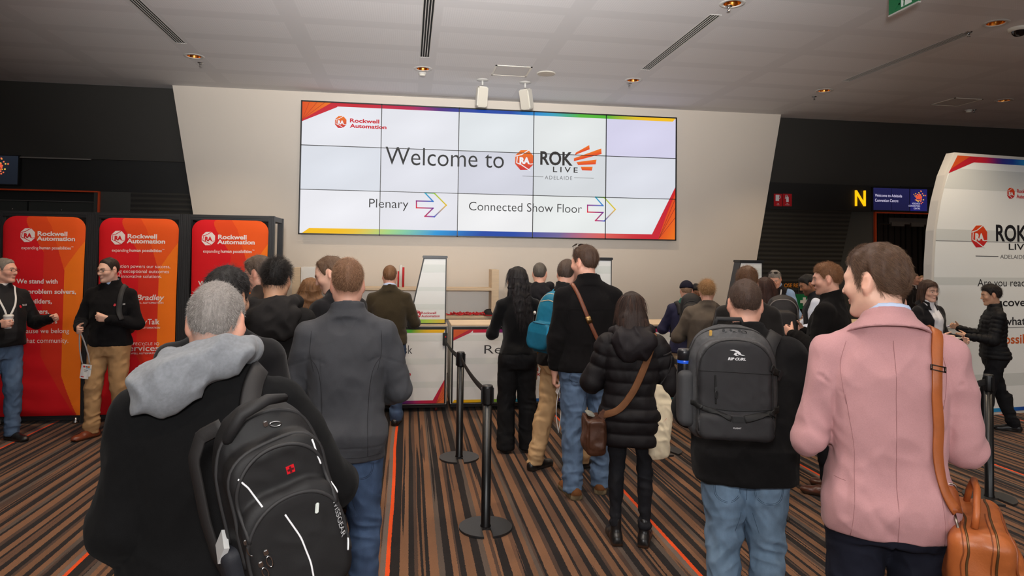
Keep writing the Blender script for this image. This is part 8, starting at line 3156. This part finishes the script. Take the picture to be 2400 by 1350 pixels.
# brown leather bag and cream tote of the woman in the puffer coat
if 15 in PEOPLE:
    J = PEOPLE[15]
    t = empty('handbag', (J.loc[0], J.loc[1], 0), label='brown leather handbag on a wide tan strap across the puffer coat', cat='bag')
    t.rotation_euler = J.o.rotation_euler
    c = local_of(J, 1393, 1005, 4.36)
    F = Field(c - .26, c + .26, .0075)
    R = rot(0, 0, 8)
    F.ap(rbox(c + np.array([0, .0, -.03]), (.062, .135, .115), .035, R))
    F.ap(ell(c + np.array([-.005, 0, -.075]), (.080, .145, .075), R), .03)
    F.ap(ell(c + np.array([-.030, -.02, .125]), (.030, .09, .06), R), .02, 's')
    F.ap(slab(c + R @ np.array([-.058, 0, -.005]), .010, .085, .004, .125, .005, R), .004)
    F.ap(slab(c + R @ np.array([0.0, -.135, -.01]), .050, .090, .025, .010, .006, R), .004)
    P, Q = F.mesh()
    P = relax(P, Q, 1, .4)
    N = vnormals(P, Q)
    P = P + N * (.007 * vnoise(P * 16, 3) + .005 * (.5 - np.abs(vnoise(P * 24, 5))))[:, None]
    mesh_obj('bag_body', P, Q, M_LEATHER, t, shade(S(72, 44, 30), P, .18, 14, 2))
    bvh = BVHTree.FromPolygons([Vector(p) for p in P], [tuple(q) for q in Q])
    MB().box(Vector(c) + Vector((-.03, .015, .095)), (.05, .10, .02), rot=Euler((0, .3, .2)), bev=.006).build('pale_lining', mat('lining_pale', S(150, 150, 140), rough=.8), t)
    s = J.s
    end = c + np.array([.025, -.06, .10])
    _, cv, nn = strap(J, [J.tp(.135, .06, 1.43), J.tp(.145, -.04, 1.47), J.tp(.125, -.16, 1.36), J.tp(.06, -.20, 1.22), J.tp(-.02, -.20, 1.06), J.tp(-.10, -.19, .95), end], .046, .004, t, 'strap', M_SUEDE, S(112, 76, 52), off=.006)
    MB().box(Vector(cv[-3]), (.05, .012, .055), rot=Euler((0, math.radians(35), 0)), bev=.004, col=S(84, 50, 32)).build('strap_tab', M_LEATHER, t)
    t = empty('tote_bag', (J.loc[0], J.loc[1], 0), label='cream cotton tote bag hanging beside the black puffer coat', cat='bag')
    t.rotation_euler = J.o.rotation_euler
    c = local_of(J, 1549, 990, 4.27)
    F = Field(c - np.array([.2, .2, .32]), c + np.array([.2, .2, .3]), .007)
    F.ap(loft([(c[2] - .235, c[0] - .022, c[1], .042, .024), (c[2] - .20, c[0] - .012, c[1], .064, .038), (c[2] - .06, c[0] - .004, c[1], .066, .044), (c[2] + .10, c[0] + .012, c[1], .074, .026), (c[2] + .17, c[0] + .004, c[1], .052, .020), (c[2] + .235, c[0] - .012, c[1], .020, .012)], ex=2.3))
    P, Q = F.mesh()
    P = relax(P, Q, 1, .4)
    N = vnormals(P, Q)
    lw = np.stack([P[:, 0] * 26, P[:, 1] * 20, P[:, 2] * 7], 1)
    P = P + N * (.009 * vnoise(lw, 3) + .012 * (.5 - np.abs(vnoise(lw * 1.3 + P[:, 2:3] * 9, 5))))[:, None]
    mesh_obj('tote_body', P, Q, M_COTTON, t, shade(S(222, 208, 180), P, .05, 30, 2))
    bvh = BVHTree.FromPolygons([Vector(p) for p in P], [tuple(q) for q in Q])
    rr = random.Random(2)
    mb = MB()
    for i in range(12):
        x, z = c[0] + rr.uniform(-.02, .03), c[2] + rr.uniform(-.03, .05)
        pts = []
        for dx, dz in ((-.004, -.002), (.004, -.001), (.004, .002), (-.004, .001)):
            q, n_, _, _ = bvh.find_nearest(Vector((x + dx, c[1] - .2, z + dz)))
            pts.append(q + n_ * .002)
        mb.add(pts, [(0, 1, 2, 3)], 0, rr.choice([S(190, 60, 60), S(90, 110, 170), S(170, 90, 90)]))
    mb.build('print', M_PRINT, t)
    tp_ = Vector(c) + Vector((-.012, 0, .225))
    sh = Vector(J.el[1] * .35 + J.sh[1] * .65)
    mb = MB()
    for k in (-1, 1):
        a_ = sh + Vector((.055, -.05 * k - .02, .03))
        mb.ribbon([a_.lerp(tp_, u) + Vector((.02 * math.sin(PI * u), 0, 0)) for u in np.linspace(0, 1, 14)], [Vector((.6, -.8, 0))] * 14, .012, .003, 0, S(30, 28, 30))
    mb.ribbon([sh + Vector((.055 * math.cos(a2) - .0, .05 * math.sin(a2) - .02, .03 + .035 * math.cos(a2 * 1.0) * 0 + .02 * math.cos(a2))) for a2 in np.linspace(-PI / 2, PI / 2, 10)], [Vector((1, 0, .3))] * 10, .012, .003, 0, S(30, 28, 30))
    mb.build('handles', M_NYLON, t)

# tan leather briefcase of the man in the blazer
if 25 in PEOPLE:
    J = PEOPLE[25]
    t = empty('briefcase', (J.loc[0], J.loc[1], 0), label='tan leather briefcase on a long shoulder strap, at the lower right', cat='bag')
    t.rotation_euler = J.o.rotation_euler
    c = local_of(J, 2292, 1318, 2.30)
    R = rot(4, -4, -14)
    F = Field(c - .34, c + .34, .0075)
    F.ap(rbox(c, (.090, .19, .165), .045, R))
    F.ap(ell(c + np.array([.0, 0, -.03]), (.112, .20, .13), R), .05)
    F.ap(rbox(c + R @ np.array([.10, 0, -.05]), (.025, .15, .10), .022, R), .02)
    P, Q = F.mesh()
    P = relax(P, Q, 1, .4)
    N = vnormals(P, Q)
    P = (P + N * (.006 * vnoise(P * 12, 3) + .004 * (.5 - np.abs(vnoise(P * 20, 5))))[:, None]).astype(f4)
    TAN_ = S(168, 92, 46)
    mesh_obj('bag_body', P, Q, M_LEATHER, t, shade(TAN_, P, .12, 10, 2))
    W = lambda x, y, z: Vector(c + R @ np.array([x, y, z]))
    PQ = (P, Q)
    for x in (-.035, .045):
        seam(PQ, [W(x, -.26, -.10), W(x, -.24, .06), W(x, -.17, .19), W(x, 0, .22), W(x, .15, .2)], .004, mat('brass_zip', S(120, 92, 60), rough=.4, metal=.8), t, 'zip')
        seam(PQ, [W(x - .014, -.26, -.10), W(x - .014, -.24, .06), W(x - .014, -.17, .19), W(x - .014, 0, .22)], .002, M_LEATHER, t, 'stitching', S(120, 62, 30))
        pp = W(x, -.235, .03 if x < 0 else .0)
        MB().box(pp, (.016, .010, .05), rot=Euler((.1, 0, .1)), bev=.003, col=S(140, 74, 36)).build('zip_pull', M_LEATHER, t)
    seam(PQ, [W(.13, -.2, -.14), W(.12, -.18, .05), W(.10, -.12, .17), W(.1, .1, .17)], .004, M_LEATHER, t, 'piping', S(130, 68, 34))
    MB().tube([W(-.01, -.12, .165), W(.0, -.11, .21), W(.012, -.04, .265), W(.012, .05, .265), W(.0, .11, .21), W(-.01, .12, .165)], .011, 10, 0, S(170, 92, 46)).build('handle', M_LEATHER, t)
    ring = Vector(local_of(J, 2229, 1140, 2.28))
    tp = J.tp
    _, cv, nn = strap(J, [tp(.125, .10, 1.42), tp(.125, .02, 1.48), tp(.128, -.06, 1.47), tp(.135, -.15, 1.36), tp(.15, -.19, 1.20), tp(.165, -.19, 1.05), tp(.19, -.17, .95)], .042, .005, t, 'shoulder_strap', M_LEATHER, S(164, 90, 46), off=.007, n=46)
    e0 = Vector(cv[-1])
    MB().ribbon([e0.lerp(ring, u) for u in np.linspace(-.05, 1, 10)], [Vector(nn[-1])] * 10, .046, .006, 0, S(140, 72, 36)).build('strap_end', M_LEATHER, t)
    k = 17
    cvv, nnv = [Vector(p) for p in cv], [Vector(p) for p in nn]
    fr = lambda a_, b_: [cvv[k].lerp(cvv[k + 1], a_), cvv[k].lerp(cvv[k + 1], (a_ + b_) / 2), cvv[k].lerp(cvv[k + 1], b_)]
    mb = MB()
    for a_, b_ in ((-.1, .12), (.95, 1.17)):
        mb.ribbon([p + nnv[k] * .004 for p in fr(a_, b_)], [nnv[k]] * 3, .058, .005)
    sd = (cvv[k + 1] - cvv[k]).normalized().cross(nnv[k]).normalized()
    for q in (-1, 1):
        mb.ribbon([p + nnv[k] * .003 + sd * q * .026 for p in fr(-.1, 1.17)], [nnv[k]] * 3, .006, .005)
    mb.build('strap_slider', mat('dark_steel', S(70, 62, 58), rough=.35, metal=.9), t)
    mb = MB()
    for rad, cc in ((.017, ring - Vector((0, 0, .012))), (.013, ring - Vector((0, 0, .040)))):
        mb.tube([cc + Vector((rad * math.cos(a_), 0, rad * 1.25 * math.sin(a_))) for a_ in np.linspace(0, 2 * PI, 20, endpoint=False)], .0035, 8, closed=True)
    mb.tube([ring - Vector((0, 0, .05)), W(-.05, -.16, .13)], .005, 8)
    mb.build('clip_ring', mat('brushed_steel', S(160, 150, 140), rough=.3, metal=1), t)
    # flap pockets of the blazer
    for q in (1, -1):
        cvs = [J.tp(q * x, .0, z) for x, z in ((.19, 1.0), (.16, 1.0))]
